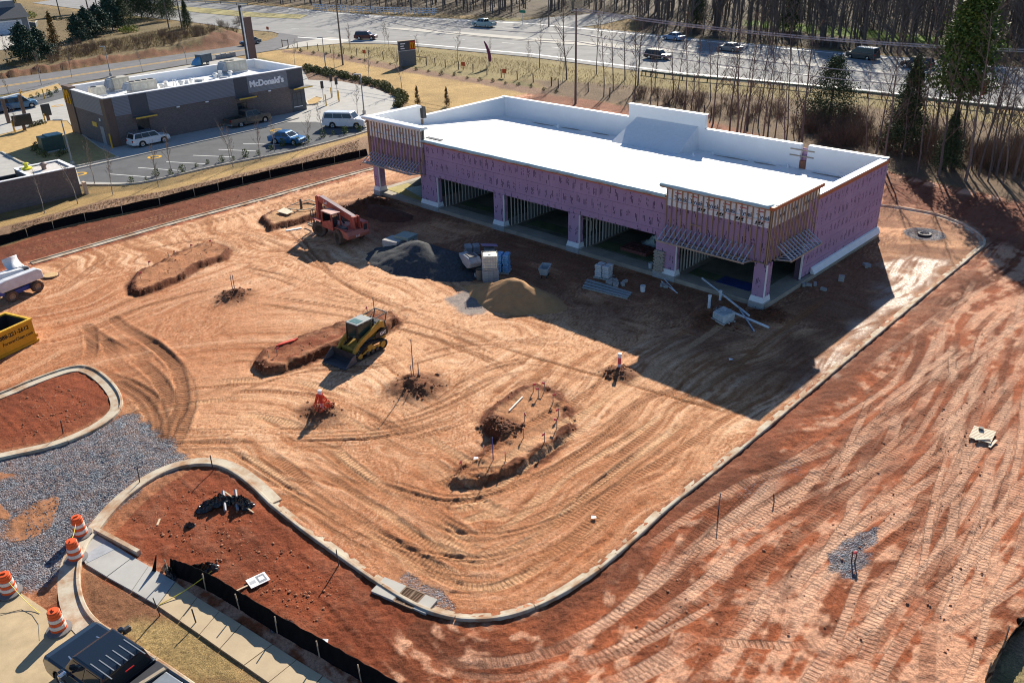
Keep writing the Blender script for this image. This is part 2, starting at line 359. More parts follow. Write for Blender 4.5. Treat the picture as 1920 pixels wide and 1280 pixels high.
def ground_material():
    m = bpy.data.materials.new("site_soil"); m.use_nodes = True; nt = m.node_tree; L = nt.links.new
    b = nt.nodes["Principled BSDF"]; b.inputs["Specular IOR Level"].default_value = .25
    at = lambda n: nt.nodes.new("ShaderNodeAttribute")
    c = at(0); c.attribute_name = "soil"; k = at(0); k.attribute_name = "cover"; t = at(0); t.attribute_name = "tread"
    sk = nt.nodes.new("ShaderNodeSeparateColor"); L(k.outputs["Color"], sk.inputs[0])
    st = nt.nodes.new("ShaderNodeSeparateXYZ"); L(t.outputs["Vector"], st.inputs[0])
    gravel, grass, wet = sk.outputs[0], sk.outputs[1], sk.outputs[2]
    tm, ts, td = st.outputs[0], st.outputs[1], st.outputs[2]
    tc = nt.nodes.new("ShaderNodeTexCoord"); P = tc.outputs["Object"]
    def noise(s, det=5, ro=.65):
        n = nt.nodes.new("ShaderNodeTexNoise"); n.inputs["Scale"].default_value = s; n.inputs["Detail"].default_value = det; n.inputs["Roughness"].default_value = ro
        L(P, n.inputs["Vector"]); return n.outputs[0]
    n1 = noise(1.3, 5, .75); n2 = noise(7, 4, .7); n3 = noise(22, 3, .7)
    def rng(v, a, b_, c_, d_):
        n = nt.nodes.new("ShaderNodeMapRange"); L(v, n.inputs[0])
        for i, q in enumerate((a, b_, c_, d_)): n.inputs[i+1].default_value = q
        return n.outputs[0]
    f = math_n(nt, 'MULTIPLY', rng(n1, .3, .7, .82, 1.18), math_n(nt, 'MULTIPLY', rng(n2, .3, .7, .62, 1.32), rng(n3, .3, .7, .72, 1.26)))
    vm = nt.nodes.new("ShaderNodeVectorMath"); vm.operation = 'SCALE'; L(c.outputs["Color"], vm.inputs[0]); L(f, vm.inputs["Scale"])
    col = vm.outputs[0]
    # tyre tread bars
    ph = math_n(nt, 'ADD', math_n(nt, 'MULTIPLY', ts, 2*math.pi/.21), math_n(nt, 'MULTIPLY', td, 1.1))
    ph = math_n(nt, 'ADD', ph, math_n(nt, 'MULTIPLY', n1, 1.5))
    lug = math_n(nt, 'SINE', ph)
    lugm = math_n(nt, 'MULTIPLY', rng(lug, .15, .6, 0, 1), math_n(nt, 'MULTIPLY', tm, rng(n2, .38, .54, .1, 1)))
    col = mixc(nt, math_n(nt, 'MULTIPLY', lugm, .72), col, (.13, .042, .018))
    fl = math_n(nt, 'MULTIPLY', math_n(nt, 'MULTIPLY', rng(n2, .57, .66, 0, 1), rng(n1, .42, .58, 0, 1)), math_n(nt, 'SUBTRACT', 1.0, grass))
    col = mixc(nt, math_n(nt, 'MULTIPLY', fl, .42), col, (.12, .038, .015))
    # crushed stone
    vo = nt.nodes.new("ShaderNodeTexVoronoi"); vo.inputs["Scale"].default_value = 17; L(P, vo.inputs["Vector"])
    sv = nt.nodes.new("ShaderNodeSeparateColor"); L(vo.outputs["Color"], sv.inputs[0])
    gc = ramp(nt, sv.outputs[0], [(0, (.035, .045, .058)), (.5, (.115, .145, .185)), (1, (.32, .37, .43))])
    gm = rng(math_n(nt, 'ADD', gravel, math_n(nt, 'MULTIPLY', math_n(nt, 'SUBTRACT', n2, .5), 1.1)), .35, .6, 0, 1)
    gm = math_n(nt, 'MULTIPLY', gm, rng(gravel, .02, .12, 0, 1))
    col = mixc(nt, math_n(nt, 'MULTIPLY', gm, rng(n1, .3, .65, .55, 1)), col, gc)
    # dry grass blades
    gn = noise(34, 2, .8)
    gf = math_n(nt, 'MULTIPLY', rng(gn, .28, .72, .45, 1.6), 1.0)
    vg = nt.nodes.new("ShaderNodeVectorMath"); vg.operation = 'SCALE'; L(col, vg.inputs[0]); L(gf, vg.inputs["Scale"])
    col = mixc(nt, grass, col, vg.outputs[0])
    L(col, b.inputs["Base Color"])
    L(math_n(nt, 'SUBTRACT', .95, math_n(nt, 'MULTIPLY', wet, rng(n2, .3, .62, .66, .1))), b.inputs["Roughness"])
    L(math_n(nt, 'ADD', .2, math_n(nt, 'MULTIPLY', wet, .5)), b.inputs["Specular IOR Level"])
    hgt = math_n(nt, 'ADD', math_n(nt, 'MULTIPLY', n2, .5), math_n(nt, 'MULTIPLY', n3, .22))
    hgt = math_n(nt, 'SUBTRACT', hgt, math_n(nt, 'MULTIPLY', lugm, .40))
    hgt = math_n(nt, 'ADD', hgt, math_n(nt, 'MULTIPLY', gm, math_n(nt, 'MULTIPLY', vo.outputs["Distance"], -1.2)))
    hgt = math_n(nt, 'ADD', hgt, math_n(nt, 'MULTIPLY', grass, gn))
    bp = nt.nodes.new("ShaderNodeBump"); bp.inputs["Strength"].default_value = .85; bp.inputs["Distance"].default_value = .10
    L(hgt, bp.inputs["Height"]); L(bp.outputs[0], b.inputs["Normal"])
    return m

def catmull_px(pts, n=5): return [(p.x, p.y) for p in spline([(g.x, g.y, 0) for g in GP(pts)], n)]

def build_ground():
    rows = np.concatenate([[-900., -100., -10., 4.], [G(960, py).y for py in np.arange(1520, -20, -2.15)], [330., 420., 600., 1000., 2000., 4500.]])
    depth = np.maximum(rows*math.cos(PITCH)+CAM_H*math.sin(PITCH), 20)
    u = np.concatenate([[-60., -12., -4., -1.8, -1.0], np.linspace(-.70, .70, 760), [1.0, 1.8, 4., 12., 60.]])
    X = (u[None, :]*depth[:, None]).ravel(); Y = np.repeat(rows, len(u)); nr, nc = len(rows), len(u)
    rg = np.random.RandomState(3)
    # ---- height and base colours
    h = hfield(X, Y)
    C = lambda r, g, b: np.array([r, g, b])
    def lerp(A, Bc, t): return A+(Bc-A)*np.clip(t, 0, 1)[:, None]
    big = fbm(X*.06, Y*.06, 1, 4); med = fbm(X*.35, Y*.35, 2, 4); fin = fbm(X*1.6, Y*1.6, 4, 4); warp = (fbm(X*.6, Y*.6, 11, 4)-.5)
    col = lerp(np.tile(C(.20, .145, .065), (len(X), 1)), C(.30, .20, .085), sstep(.35, .65, med))
    col = lerp(col, C(.13, .14, .045), sstep(.5, .72, big)*.6)
    grass = np.ones(len(X))*.8; gravel = np.zeros(len(X)); wet = np.zeros(len(X))
    tread = np.zeros((len(X), 3))
    a = (X-B_C.x)*_e1[0]+(Y-B_C.y)*_e1[1]; bb = (X-B_C.x)*_e2[0]+(Y-B_C.y)*_e2[1]
    dsite = sdist(SITE, X, Y, 4.0); ms = sstep(-.4, .4, dsite+warp*1.5)
    # red clay with paler dried patches, drawn out along the haul direction
    kc = catmull_px(PX_CURB_MAIN[6:27], 2); fsel = (dsite > -1) & (Y < 90); _, ks, kd = line_field(kc, X[fsel], Y[fsel]); aw = a.copy(); bw = bb.copy(); aw[fsel] = np.abs(kd); bw[fsel] = ks
    aw = aw+2.5*(fbm(X*.05, Y*.05, 21, 2)-.5)*4
    st1 = fbm(aw*1.3, bw*.09, 31, 4); st2 = fbm(aw*5.0, bw*.35, 32, 3); grit = fbm(X*3.2, Y*3.2, 33, 3)
    red = lerp(np.tile(C(.13, .036, .015), (len(X), 1)), C(.33, .092, .036), sstep(.28, .58, .5*med+.5*st1))
    red = lerp(red, C(.60, .32, .20), sstep(.475, .60, .30*st1+.24*st2+.30*big+.16*grit+.35*(fin-.5))*.92)
    col = lerp(col, red, ms); grass *= 1-ms
    # parking court: pale tan skin over the clay, with sweeping drag streaks
    dl = sdist(LOT, X, Y, 3.0); ml = sstep(-.1, .5, dl+warp*.6)
    sel = dl > -1
    lf = [catmull_px(PX_CURB_MAIN, 3), [(p.x, p.y) for p in GP(PX_CURB_LEFT)]]+[[(BW(-41, 0).x, BW(-41, 0).y), (BW(1, 0).x, BW(1, 0).y)]]
    bd = np.full(sel.sum(), 1e9); bs = np.zeros(sel.sum()); xs, ys = X[sel], Y[sel]
    for i, pl in enumerate(lf):
        d, s, _ = line_field(pl, xs, ys); d = d*(1.0 if i != 2 else 1.35)
        m_ = d < bd; bd = np.where(m_, d, bd); bs = np.where(m_, s+i*100, bs)
    wv = (fbm(xs*.10, ys*.10, 51, 3)-.5)*5.0
    pick = sstep(.46, .54, fbm(xs*.07+3, ys*.07, 52, 3))
    q = (bd+wv)*(1-pick)+(xs*.55+ys*.83+wv*1.6)*pick; bs = bs*(1-pick)+(xs*.83-ys*.55)*pick
    s1 = fbm(q*1.1, bs*.05, 61, 3); s2 = fbm(q*3.2, bs*.10, 62, 3); s3 = vnoise(q*8.0, bs*.3, 63)
    s4 = vnoise(q*14.0, bs*.9, 64); jit = fbm(xs*5, ys*5, 67, 2)
    fleck = sstep(.70, .80, vnoise(q*5.5, bs*1.1, 68)*.75+.25*jit+.12*(fin[sel]-.5))
    sk = .26*s1+.26*s2+.22*s3+.10*s4+.16*jit
    tan = lerp(np.tile(C(.38, .16, .07), (len(xs), 1)), C(.66, .362, .20), sstep(.28, .53, sk+.25*(big[sel]-.5)+.18*(fin[sel]-.5)))
    tan = lerp(tan, C(.80, .515, .33), sstep(.52, .68, sk+.2*(med[sel]-.5))*.8)
    tan = lerp(tan, C(.30, .115, .045), fleck*.75)
    # redder towards the entrance and the street side, paler in the middle of the court
    gx = G(200, 640); far = np.hypot(xs-gx.x, ys-gx.y); gx2 = G(880, 1120); far2 = np.hypot((xs-gx2.x)*.8, ys-gx2.y)
    rw = np.maximum(1-far/17, 1-far2/16)
    tan = lerp(tan, C(.36, .125, .05), np.clip(rw*1.25, 0, .72)*(.40+.9*(1-sk)))
    # darker soil tone, broken by noise, beside the building
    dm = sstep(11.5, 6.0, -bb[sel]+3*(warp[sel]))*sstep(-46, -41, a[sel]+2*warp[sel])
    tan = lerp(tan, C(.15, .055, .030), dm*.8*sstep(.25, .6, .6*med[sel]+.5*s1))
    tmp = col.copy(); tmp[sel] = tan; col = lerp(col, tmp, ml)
    relief = np.zeros(len(X)); relief[sel] = (s2-.5)*.012+(s3-.5)*.012-fleck*.03+(fbm(xs*2.2,ys*2.2,66,3)-.5)*.05
    h += relief*ml*(bb < -1)
    mr = ms*(1-ml)
    h += mr*((st2-.5)*.05+(fin-.5)*.08+(fbm(X*4, Y*4, 8, 2)-.5)*.06)
    # raised islands: fresh dark edge, pale crust on top
    for kx, P in enumerate(ISLES):
        d = sdist(P, X, Y, 2.0); e = np.exp(-((d-.1)/.42)**2)
        top = sstep(.3, .8, d+warp*.4)
        col = lerp(col, C(.115, .030, .011), np.clip(np.exp(-((d+warp*.5-.08)/.36)**2)*1.8*(.30+1.3*fin), 0, .96))
        tc = (C(.38, .165, .078), C(.20, .052, .021), C(.42, .20, .098), C(.46, .26, .13))[kx]
        col = lerp(col, tc, top*(.72+.28*sstep(.3, .6, fin)))
        h += top*(fin-.5)*.10+np.exp(-((d-.1)/.5)**2)*(fbm(X*5, Y*5, 14, 2)-.5)*.18
    for (px, r, hh) in MOUNDS:
        g = G(*px); qd = np.hypot(X-g.x, (Y-g.y))
        col = lerp(col, C(.13, .045, .02), sstep(r*1.5, r*.5, qd+warp*1.4)*.9)
    # soil beds outside the kerbs
    def zone(P, c, soft=.3, amt=1.0, gr=None, wamt=1.0):
        nonlocal col, grass
        d = sdist(P, X, Y, 3.0); t = sstep(-soft, soft, d+warp*wamt)*amt
        col = lerp(col, c*(0.7+.6*med)[:, None], t)
        if gr is not None: grass = grass+(gr-grass)*t
    ip = GP([(-160,800),(0,745),(60,720),(130,697),(166,697),(196,716),(215,742),(215,768),(178,798),(100,830),(0,854),(-160,890)])
    zone(ip, C(.21, .050, .019), .2)
    zone(GP([(-60,478),(0,463),(120,428),(300,387),(480,342),(690,296),(702,312),(610,336),(500,366),(380,398),(180,454),(58,488),(-60,520)]), C(.15, .038, .016), .3, .95, 0, .6)
    zone(GP([(1650,332),(1920,388),(2300,480),(2300,600),(1930,475),(1860,455),(1815,420),(1760,400),(1700,388),(1645,380)]), C(.17, .05, .024), .6, .9, 0, 3)
    zone(GP([(1835,475),(1740,549),(1620,650),(1400,836),(1250,956),(1120,1072),(1000,1144),(940,1162),(1010,1165),(1130,1105),(1280,980),(1440,860),(1660,680),(1760,600),(1850,510)]), C(.16, .048, .022), .5, .85, 0, 2)
    ip2 = GP([(190,985),(210,965),(245,934),(295,900),(342,881),(390,876),(428,886),(466,912),(506,950),(556,990),(640,1050),(718,1106),(780,1140),(700,1260),(600,1225),(520,1180),(450,1140),(345,1080),(285,1060)])
    zone(ip2, C(.20, .047, .018), .3, .9)
    zone(RBANK, C(.125, .085, .042), .8, .8, .7, 3); zone(HILL, C(.17, .125, .065), 2, .85, 1, 4); zone(WOODS, C(.085, .065, .048), 1.5, .95, .9, 3); zone(GREEN, C(.16, .26, .03), 1.5, .9, .8, 3); zone(GP([(400, 78), (452, 62), (468, 74), (440, 88), (370, 98)]), C(.13, .05, .028), .8, .9, .1, 2); zone(GP([(-100,172),(0,149),(201,121),(450,85),(450,82),(201,116),(0,143),(-100,165)]), C(.20, .09, .05), .4, .9, .1, .5); zone(LAWN, C(.44, .29, .115), .5, 1, .55, .6); zone(STRIP, C(.44, .29, .12), .3, 1, .55, .4)
    zone(MULCH, C(.30, .185, .115), .3, 1, .9, .4); zone(MULCH2, C(.25, .15, .10), .5, 1, .9); zone(HEDGE, C(.20, .12, .08), .3, 1, .8, .3)
    zone(VERGE, C(.27, .215, .095), 1, 1, .8, 2); zone(LITTER, C(.165, .11, .07), 1, .95, .9, 2)
    zone(CRETE_DIRT, C(.22, .10, .05), .2, 1, .3, .3); zone(GRASS_BL, C(.42, .30, .13), .5, .9, 1, 1.2); zone(GRASS_BR, C(.34, .27, .13), .3, 1, 1, .5)
    # behind the back wall: strips of bare clay
    zone(GP([(1010,175),(1120,190),(1330,226),(1560,292),(1690,330),(1680,345),(1560,300),(1330,238),(1120,205),(980,190)]), C(.20, .075, .042), .8, .9, .1)
    # stone
    def stone(P, amt=1.0, soft=.8):
        nonlocal gravel
        d = sdist(P, X, Y, 3.0); gravel = np.maximum(gravel, sstep(-soft, soft, d+warp*2.2)*amt*(.55+.7*med))
    stone(GRAVEL, 1.0); gb = sstep(-.8, .8, sdist(GRAV_BARE, X, Y, 3)+warp*3); gravel *= 1-gb*.8; col = lerp(col, C(.42, .20, .10), np.maximum(gb, sstep(-1.5, 1, sdist(GRAVEL, X, Y, 3)))*.7)
    stone(STONE[0], .42, .35); stone(STONE[1], .85, .25)
    stone(GP([(765,1090),(800,1108),(850,1140),(840,1152),(790,1135)]), .55, .3); stone(GP([(460,1140),(500,1140),(575,1185),(560,1200),(510,1175)]), .8, .2)
    dw = sdist(WET_GLARE, X, Y, 3.0); wet = sstep(-.6, .8, dw+warp*2.6)
    wet *= sstep(.36, .62, .5*st2+.3*fin+.3*st1); col = lerp(col, C(.50, .38, .30), wet*.5)  # white glare on the wet clay is also painted into its colour
    dp = sdist(MUDPUD, X, Y, 3.0); pw = sstep(-.3, .3, dp+warp*1.2); wet = np.maximum(wet, pw*.25); col = lerp(col, C(.16, .17, .18), pw*.8)  # puddle colour carries painted shade and sky reflection
    # ring of stone round the manhole by the far kerb
    g = G(1733, 441); rr = np.hypot(X-g.x, Y-g.y); gravel = np.maximum(gravel, sstep(1.9, 1.3, rr)*.8); h -= .18*sstep(.8, .3, rr); h += .15*np.exp(-((rr-1.3)/.4)**2)
    # ---- wheel and crawler tracks
    near = (Y < 110) & (Y > 14) & (np.abs(X) < 75); NI = np.where(near)[0]; xn, yn = X[near], Y[near]
    flatm = (1-sstep(-.3, .3, dl))  # 1 outside the court
    def track(pts, wdt=.42, depth=.05, lug=.9, dark=None, lift=None, fade=True):
        P = np.array(pts); lo = P.min(0)-1.2; hi = P.max(0)+1.2
        m = (xn > lo[0]) & (xn < hi[0]) & (yn > lo[1]) & (yn < hi[1]); idx = NI[m]
        if len(idx) == 0: return
        d, s, sd_ = line_field(pts, xn[m], yn[m]); k = d < wdt*1.8; idx, d, s, sd_ = idx[k], d[k], s[k], sd_[k]
        tot = sum(math.hypot(*(P[i+1]-P[i])) for i in range(len(P)-1))
        en = np.clip(np.minimum(s, tot-s)/2.0, 0, 1) if fade else 1.0
        en = en*np.clip(-.25+1.9*vnoise(s*.35+P[0][0], s*0+P[0][1], 77), 0, 1)
        ins = sstep(wdt, wdt*.8, d)*en
        h[idx] += (-depth*ins + depth*.8*np.exp(-((d-wdt*1.25)/(.25*wdt))**2)*en)
        if dark is not None: col[idx] = col[idx]+(np.array(dark)-col[idx])*(ins*.75)[:, None]
        if lift is not None: col[idx] = col[idx]+(np.array(lift)-col[idx])*(ins*.58)[:, None]
        up = ins*lug > tread[idx, 0]; j = idx[up]; tread[j, 0] = (ins*lug)[up]; tread[j, 1] = s[up]; tread[j, 2] = (sd_/wdt)[up]
    def pair(pts, gauge=1.9, **kw):
        P = [Vector((p[0], p[1])) for p in pts]; L_, R_ = [], []
        for i, p in enumerate(P):
            t = (P[min(i+1, len(P)-1)]-P[max(i-1, 0)]).normalized(); n = Vector((-t.y, t.x)); L_.append(tuple(p+n*gauge/2)); R_.append(tuple(p-n*gauge/2))
        track(L_, **kw); track(R_, **kw)
    def walk(a0, b0, hd, L, curl=.02, n=14):
        out = []; x, y = BW(a0, b0).x, BW(a0, b0).y; k = rg.normal()*curl
        for i in range(n):
            out.append((x, y)); x += math.cos(hd)*L/n; y += math.sin(hd)*L/n; hd += k*L/n*.5+rg.normal()*.02
        return out
    base_h = math.atan2(_e2[1], _e2[0])
    for i in range(70):      # haul lines on the open clay right of the long kerb
        b0 = rg.uniform(-38, 22); a00 = rg.uniform(15, 50); pair(walk(a00, b0, base_h+rg.normal()*.06+.016*(a00-18), rg.uniform(8, 30), .012), 1.8, wdt=rg.uniform(.15, .30), depth=rg.uniform(.004, .012), lug=rg.uniform(.35, .85), lift=(.66, .40, .27) if i % 5 else None)
    kP = np.array(kc); kseg = kP[1:]-kP[:-1]
    for i in range(330):      # machine tracks following the line of the kerb
        g = G(rg.uniform(640, 2000), rg.uniform(470, 1330)); x, y = g.x, g.y; P = []; sgn = -1; off = rg.normal()*.12; n = rg.randint(9, 24)
        for _ in range(n):
            j = int(np.argmin(((kP[:-1]+kseg*.5-np.array([x, y]))**2).sum(1))); dd = kseg[j]/np.hypot(*kseg[j]); dk = math.hypot(*(kP[j]-np.array([x, y])))
            hd = math.atan2(sgn*dd[1], sgn*dd[0])+off+.010*dk; P.append((x, y)); x += math.cos(hd)*.9; y += math.sin(hd)*.9; off += rg.normal()*.015
        A_ = np.array(P); d_ok = sdist(LOT, A_[:, 0], A_[:, 1], 3); d_bed = sdist(BED, A_[:, 0], A_[:, 1], 3)
        if (d_ok > -.9).any() or (d_bed > -.3).any(): continue
        track(P, wdt=rg.uniform(.15, .30), depth=rg.uniform(.004, .012), lug=rg.uniform(.3, .85), lift=(.66, .40, .27) if i % 4 else None, dark=(.20, .06, .026) if i % 4 == 0 else None)
    for i in range(12):      # turning marks in the foreground
        g = G(rg.uniform(900, 2000), rg.uniform(950, 1330)); P = [(g.x, g.y)]; hd = rg.uniform(-.5, 1.3); k = rg.normal()*.06
        for _ in range(12): P.append((P[-1][0]+math.cos(hd)*1.1, P[-1][1]+math.sin(hd)*1.1)); hd += k
        d_ok = sdist(LOT, np.array([p[0] for p in P]), np.array([p[1] for p in P]), 3)
        if (d_ok > -1).any(): continue
        pair(P, 1.5, wdt=.22, depth=.006, lug=.8, lift=(.60, .33, .21))
    mc = catmull_px(PX_CURB_MAIN[6:30], 4)
    for i in range(44):      # sweeps round the bend of the court
        o = rg.uniform(1.2, 9.5) if i % 3 else rg.uniform(1.2, 4); i0 = rg.randint(0, len(mc)-26); n = rg.randint(18, 44); seg = mc[i0:i0+n]; P = []
        dr = rg.normal()*.8
        for j, p in enumerate(seg):
            A = Vector(seg[max(j-1, 0)]); B_ = Vector(seg[min(j+1, len(seg)-1)]); t = (B_-A).normalized(); nl = Vector((t.y, -t.x)); oo = o+dr*j/len(seg); P.append((p[0]+nl.x*oo, p[1]+nl.y*oo))
        track(P[::2], wdt=rg.uniform(.18, .34), depth=rg.uniform(.010, .028), lug=rg.uniform(.2, .75), dark=(.36, .15, .065) if i % 2 else None, lift=(.66, .40, .22) if not i % 2 else None)
    hand = [[(300,828),(500,820),(700,812),(820,785),(960,715)],[(300,838),(520,834),(700,828),(830,800),(900,770)],[(90,560),(200,480),(330,430),(480,392),(650,348)],[(560,430),(640,520),(760,575),(900,630),(1100,690),(1380,770)],
            [(470,560),(620,580),(760,610),(900,660),(1000,720),(1090,790)],[(360,760),(450,720),(560,690),(700,690),(860,650),(1050,640)],[(420,500),(520,520),(620,560),(720,570)],[(240,460),(330,440),(430,430),(520,450),(580,480)],
            [(1110,830),(1180,770),(1250,740),(1330,760)],[(640,880),(760,920),(860,940),(980,910),(1100,850),(1220,760)],[(560,850),(680,930),(800,985),(930,990),(1080,930),(1230,820)],[(420,840),(560,930),(700,1010),(860,1050),(1000,1030),(1160,930)],
            [(1090,760),(1130,700),(1180,660),(1300,660)],[(820,760),(900,700),(1000,680),(1100,700)],[(700,760),(820,740),(900,700)],[(140,640),(230,590),(330,560),(420,540)],[(30,470),(160,440),(330,395),(560,340),(690,320)]]
    for P in hand:
        for r_ in range(5):
            jx, jy = rg.normal()*14, rg.normal()*9; track(catmull_px([(x+jx, y+jy) for x, y in P], 5), wdt=rg.uniform(.07, .15), depth=rg.uniform(.01, .03), lug=rg.uniform(.2, .7), dark=(.38, .17, .08))
    muddy = [[(214,598),(240,620),(285,645),(325,680),(350,715),(356,755),(345,790),(330,825),(300,850)],[(232,612),(280,640),(318,672),(338,712),(340,760),(320,800),(305,830)],[(162,612),(185,632),(225,655),(270,685),(300,715),(315,745),(310,790)],[(168,618),(172,650),(168,680),(190,700),(240,718),(285,748),(302,790),(298,830)],
             [(200,640),(215,675),(250,705),(300,740)],[(225,640),(262,664),(268,672)],[(220,720),(260,745),(285,780),(290,820)]]
    for P in muddy: track(catmull_px(P, 5), wdt=.40, depth=.045, lug=.9, dark=(.24, .10, .045), fade=False)
    ft = sdist(LOT, X, Y, 3.0)
    # keep it flat under paving and building
    for P in SHEETS:
        t = sstep(-.9, -.05, sdist(P, X, Y, 2.0)); h *= 1-t; h -= .03*t
    t = ((a > -42) & (a < 1.2) & (bb > -.6) & (bb < 19.2)); h[t] = -.02
    h += (rows.repeat(nc) > 150)*(-.03)
    # ---- mesh
    me = bpy.data.meshes.new("ground")
    me.vertices.add(nr*nc); me.vertices.foreach_set("co", np.stack([X, Y, h], 1).astype(np.float32).ravel())
    I = np.arange((nr-1)*(nc-1)); i0 = (I//(nc-1))*nc+I % (nc-1)
    F = np.stack([i0, i0+1, i0+nc+1, i0+nc], 1).ravel().astype(np.int32)
    me.loops.add(len(F)); me.loops.foreach_set("vertex_index", F)
    me.polygons.add(len(I)); me.polygons.foreach_set("loop_start", (I*4).astype(np.int32)); me.polygons.foreach_set("loop_total", np.full(len(I), 4, np.int32))
    me.update(calc_edges=True)
    me.polygons.foreach_set("use_smooth", np.ones(len(I), bool))
    def attr(n, A, t='FLOAT_COLOR'):
        at = me.attributes.new(n, t, 'POINT')
        if t == 'FLOAT_COLOR': at.data.foreach_set("color", np.concatenate([A, np.ones((len(A), 1))], 1).astype(np.float32).ravel())
        else: at.data.foreach_set("vector", A.astype(np.float32).ravel())
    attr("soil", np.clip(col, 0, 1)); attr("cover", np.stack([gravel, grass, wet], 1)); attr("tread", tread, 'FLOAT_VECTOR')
    me.materials.append(ground_material())
    o = bpy.data.objects.new("ground", me); COL.objects.link(o)
    return struct(o, "red clay and tan graded soil of the building site with tyre tracks")
# ================================================================ paving, roads, kerbs
def sheet(name, px, z, m, label, flat=True, world=False):
    P = px if world else GP(px)
    if flat: SHEETS.append(P)
    b = MB(); b.v = [(p.x, p.y, z) for p in P]; n = len(P)
    b.v += [(p.x, p.y, z-.06) for p in P]
    b.f = [tuple(range(n))]+[(i, n+i, n+(i+1) % n, (i+1) % n) for i in range(n)]
    return struct(b.build(name, m), label)
def strip(px_a, px_b, f0, f1):
    A, B_ = GP(px_a), GP(px_b)
    return [a.lerp(b, f0) for a, b in zip(A, B_)]+[a.lerp(b, f1) for a, b in zip(A, B_)][::-1]
road_asp = mat("road_asphalt", (.28, .28, .28), .95, .16, .25, spec=.12)
lane_asp = mat("lane_asphalt", (.17, .17, .18), .95, .15, .4, spec=.12)
lot_asp = mat("lot_asphalt", (.12, .125, .135), .95, .15, .5, spec=.12)
con_pale = mat("pale_concrete", (.46, .44, .40), .9, .12, .5, spec=.15)
con_tan = mat("tan_concrete", (.46, .35, .21), .85, .22, .8, bump=.15, bscale=30)
con_grey = mat("grey_concrete", (.42, .41, .39), .9, .12, .8, spec=.15)

HW_NEAR = [(560,76),(640,81),(735,83),(1000,108),(1280,144),(1600,173),(1920,209),(2400,270)]
HW_FAR = [(540,14),(620,22),(720,30),(1000,42),(1280,70),(1600,100),(1920,127),(2400,180)]
hw = [(60,6),(215,26),(367,43),(458,56),(510,60),(524,64)]+HW_NEAR+HW_FAR[::-1]+[(453,9),(320,1),(200,-14)]
sheet("highway", hw, .03, road_asp, "wide grey divided highway running along the woods")
sheet("side_street", [(960,42),(1010,46),(1080,52),(1130,46),(1200,30),(1120,26),(1020,34)], .034, road_asp, "side street leaving the far edge of the highway")
sheet("side_road", [(-140,181),(0,149),(120,133),(201,121),(330,103),(450,86),(500,77),(519,70),(524,62),(600,74),(640,80),(560,86),(517,94),(470,102),(330,125),(114,160),(0,179),(-140,210)], .036, lane_asp, "two lane side road behind the restaurant")
grass_v = mat("median_grass", (.30, .26, .10), .95, .3, .6, bump=.4, bscale=12)
sheet("grass_median", [(215,4),(333,12),(420,19),(487,25),(577,29),(562,36),(453,32),(367,24),(290,13)], .10, grass_v, "grass median between the two carriageways", False)
sheet("concrete_median", [(700,52),(790,55),(1000,72),(1280,93),(1600,127),(1920,162),(2300,206),(2300,212),(1920,169),(1600,134),(1280,101),(1000,79),(850,66),(760,58)], .09, con_pale, "pale concrete median of the highway", False)
sheet("turn_apron", [(517,94),(560,80),(620,70),(660,76),(640,82),(570,88)], .044, con_pale, "pale concrete apron at the road corner", False)
for f0, f1 in ((.06, .075), (.93, .945)):
    P = strip(HW_NEAR, HW_FAR, f0, f1); sheet("edge_line", P, .046, paint_w(), "white edge line painted along the highway", False, True)
dash_me = None
for f in (.28, .72):
    A, B_ = GP(HW_NEAR), GP(HW_FAR); C_ = [a.lerp(b, f) for a, b in zip(A, B_)]
    L = spline(C_, 30); acc = 0; last = -99
    for i in range(len(L)-1):
        acc += (L[i+1]-L[i]).length
        if acc-last > 12:
            last = acc; d = (L[i+1]-L[i]).normalized()
            if dash_me is None: dash_me = MB().box(-1.5, 1.5, -.09, .09, 0, .004).mesh("lane_dash"); dash_me.materials.append(paint_w())
            o = share(dash_me, "lane_dash", None, None, (L[i].x, L[i].y, .042), (0, 0, math.atan2(d.y, d.x))); struct(o, "white lane dash painted on the highway")
sr_u = GP([(0,149),(201,121),(330,103),(450,86)]); sr_l = GP([(0,179),(201,146),(330,125),(470,102)])
for f in (.47, .53): sheet("centre_line", [a.lerp(b, f) for a, b in zip(sr_u, sr_l)]+[a.lerp(b, f+.018) for a, b in zip(sr_u, sr_l)][::-1], .044, paint_y(), "yellow centre line painted on the side road", False, True)

# restaurant site
sheet("restaurant_pavement", [(-60,208),(0,191),(115,163),(440,108),(565,126),(578,150),(640,153),(700,165),(743,183),(750,196),(725,222),(690,246),(560,281),(400,313),(260,344),(148,347),(60,338),(-60,345)], .02, con_grey, "pale concrete pavement around the restaurant")
sheet("drive_lane", [(-60,212),(0,197),(118,168),(128,182),(60,200),(-60,232)], .032, lot_asp, "asphalt drive lane beside the restaurant", False)
sheet("parking_lot", [(151,341),(144,319),(300,284),(470,247),(536,230),(592,229),(640,240),(690,243),(690,247),(560,280),(400,312),(260,343)], .032, lot_asp, "dark asphalt parking lot in front of the restaurant", False)
for k, (a, b) in enumerate([((206,327),(283,333)),((259,315),(343,321)),((312,304),(385,308)),((362,292),(434,295)),((410,281),(480,284)),((456,270),(528,272)),((505,257),(560,262))]):
    A, B_ = G(*a), G(*b); d = (B_-A).normalized(); n = Vector((-d.y, d.x, 0))*.07
    sheet("bay_line", [A-n, B_-n, B_+n, A+n], .040, paint_w(), "white bay line painted on the restaurant parking lot", False, True)
bed_grass = mat("dormant_lawn", (.44, .29, .11), .95, .22, 1.5, bump=.4, bscale=18)
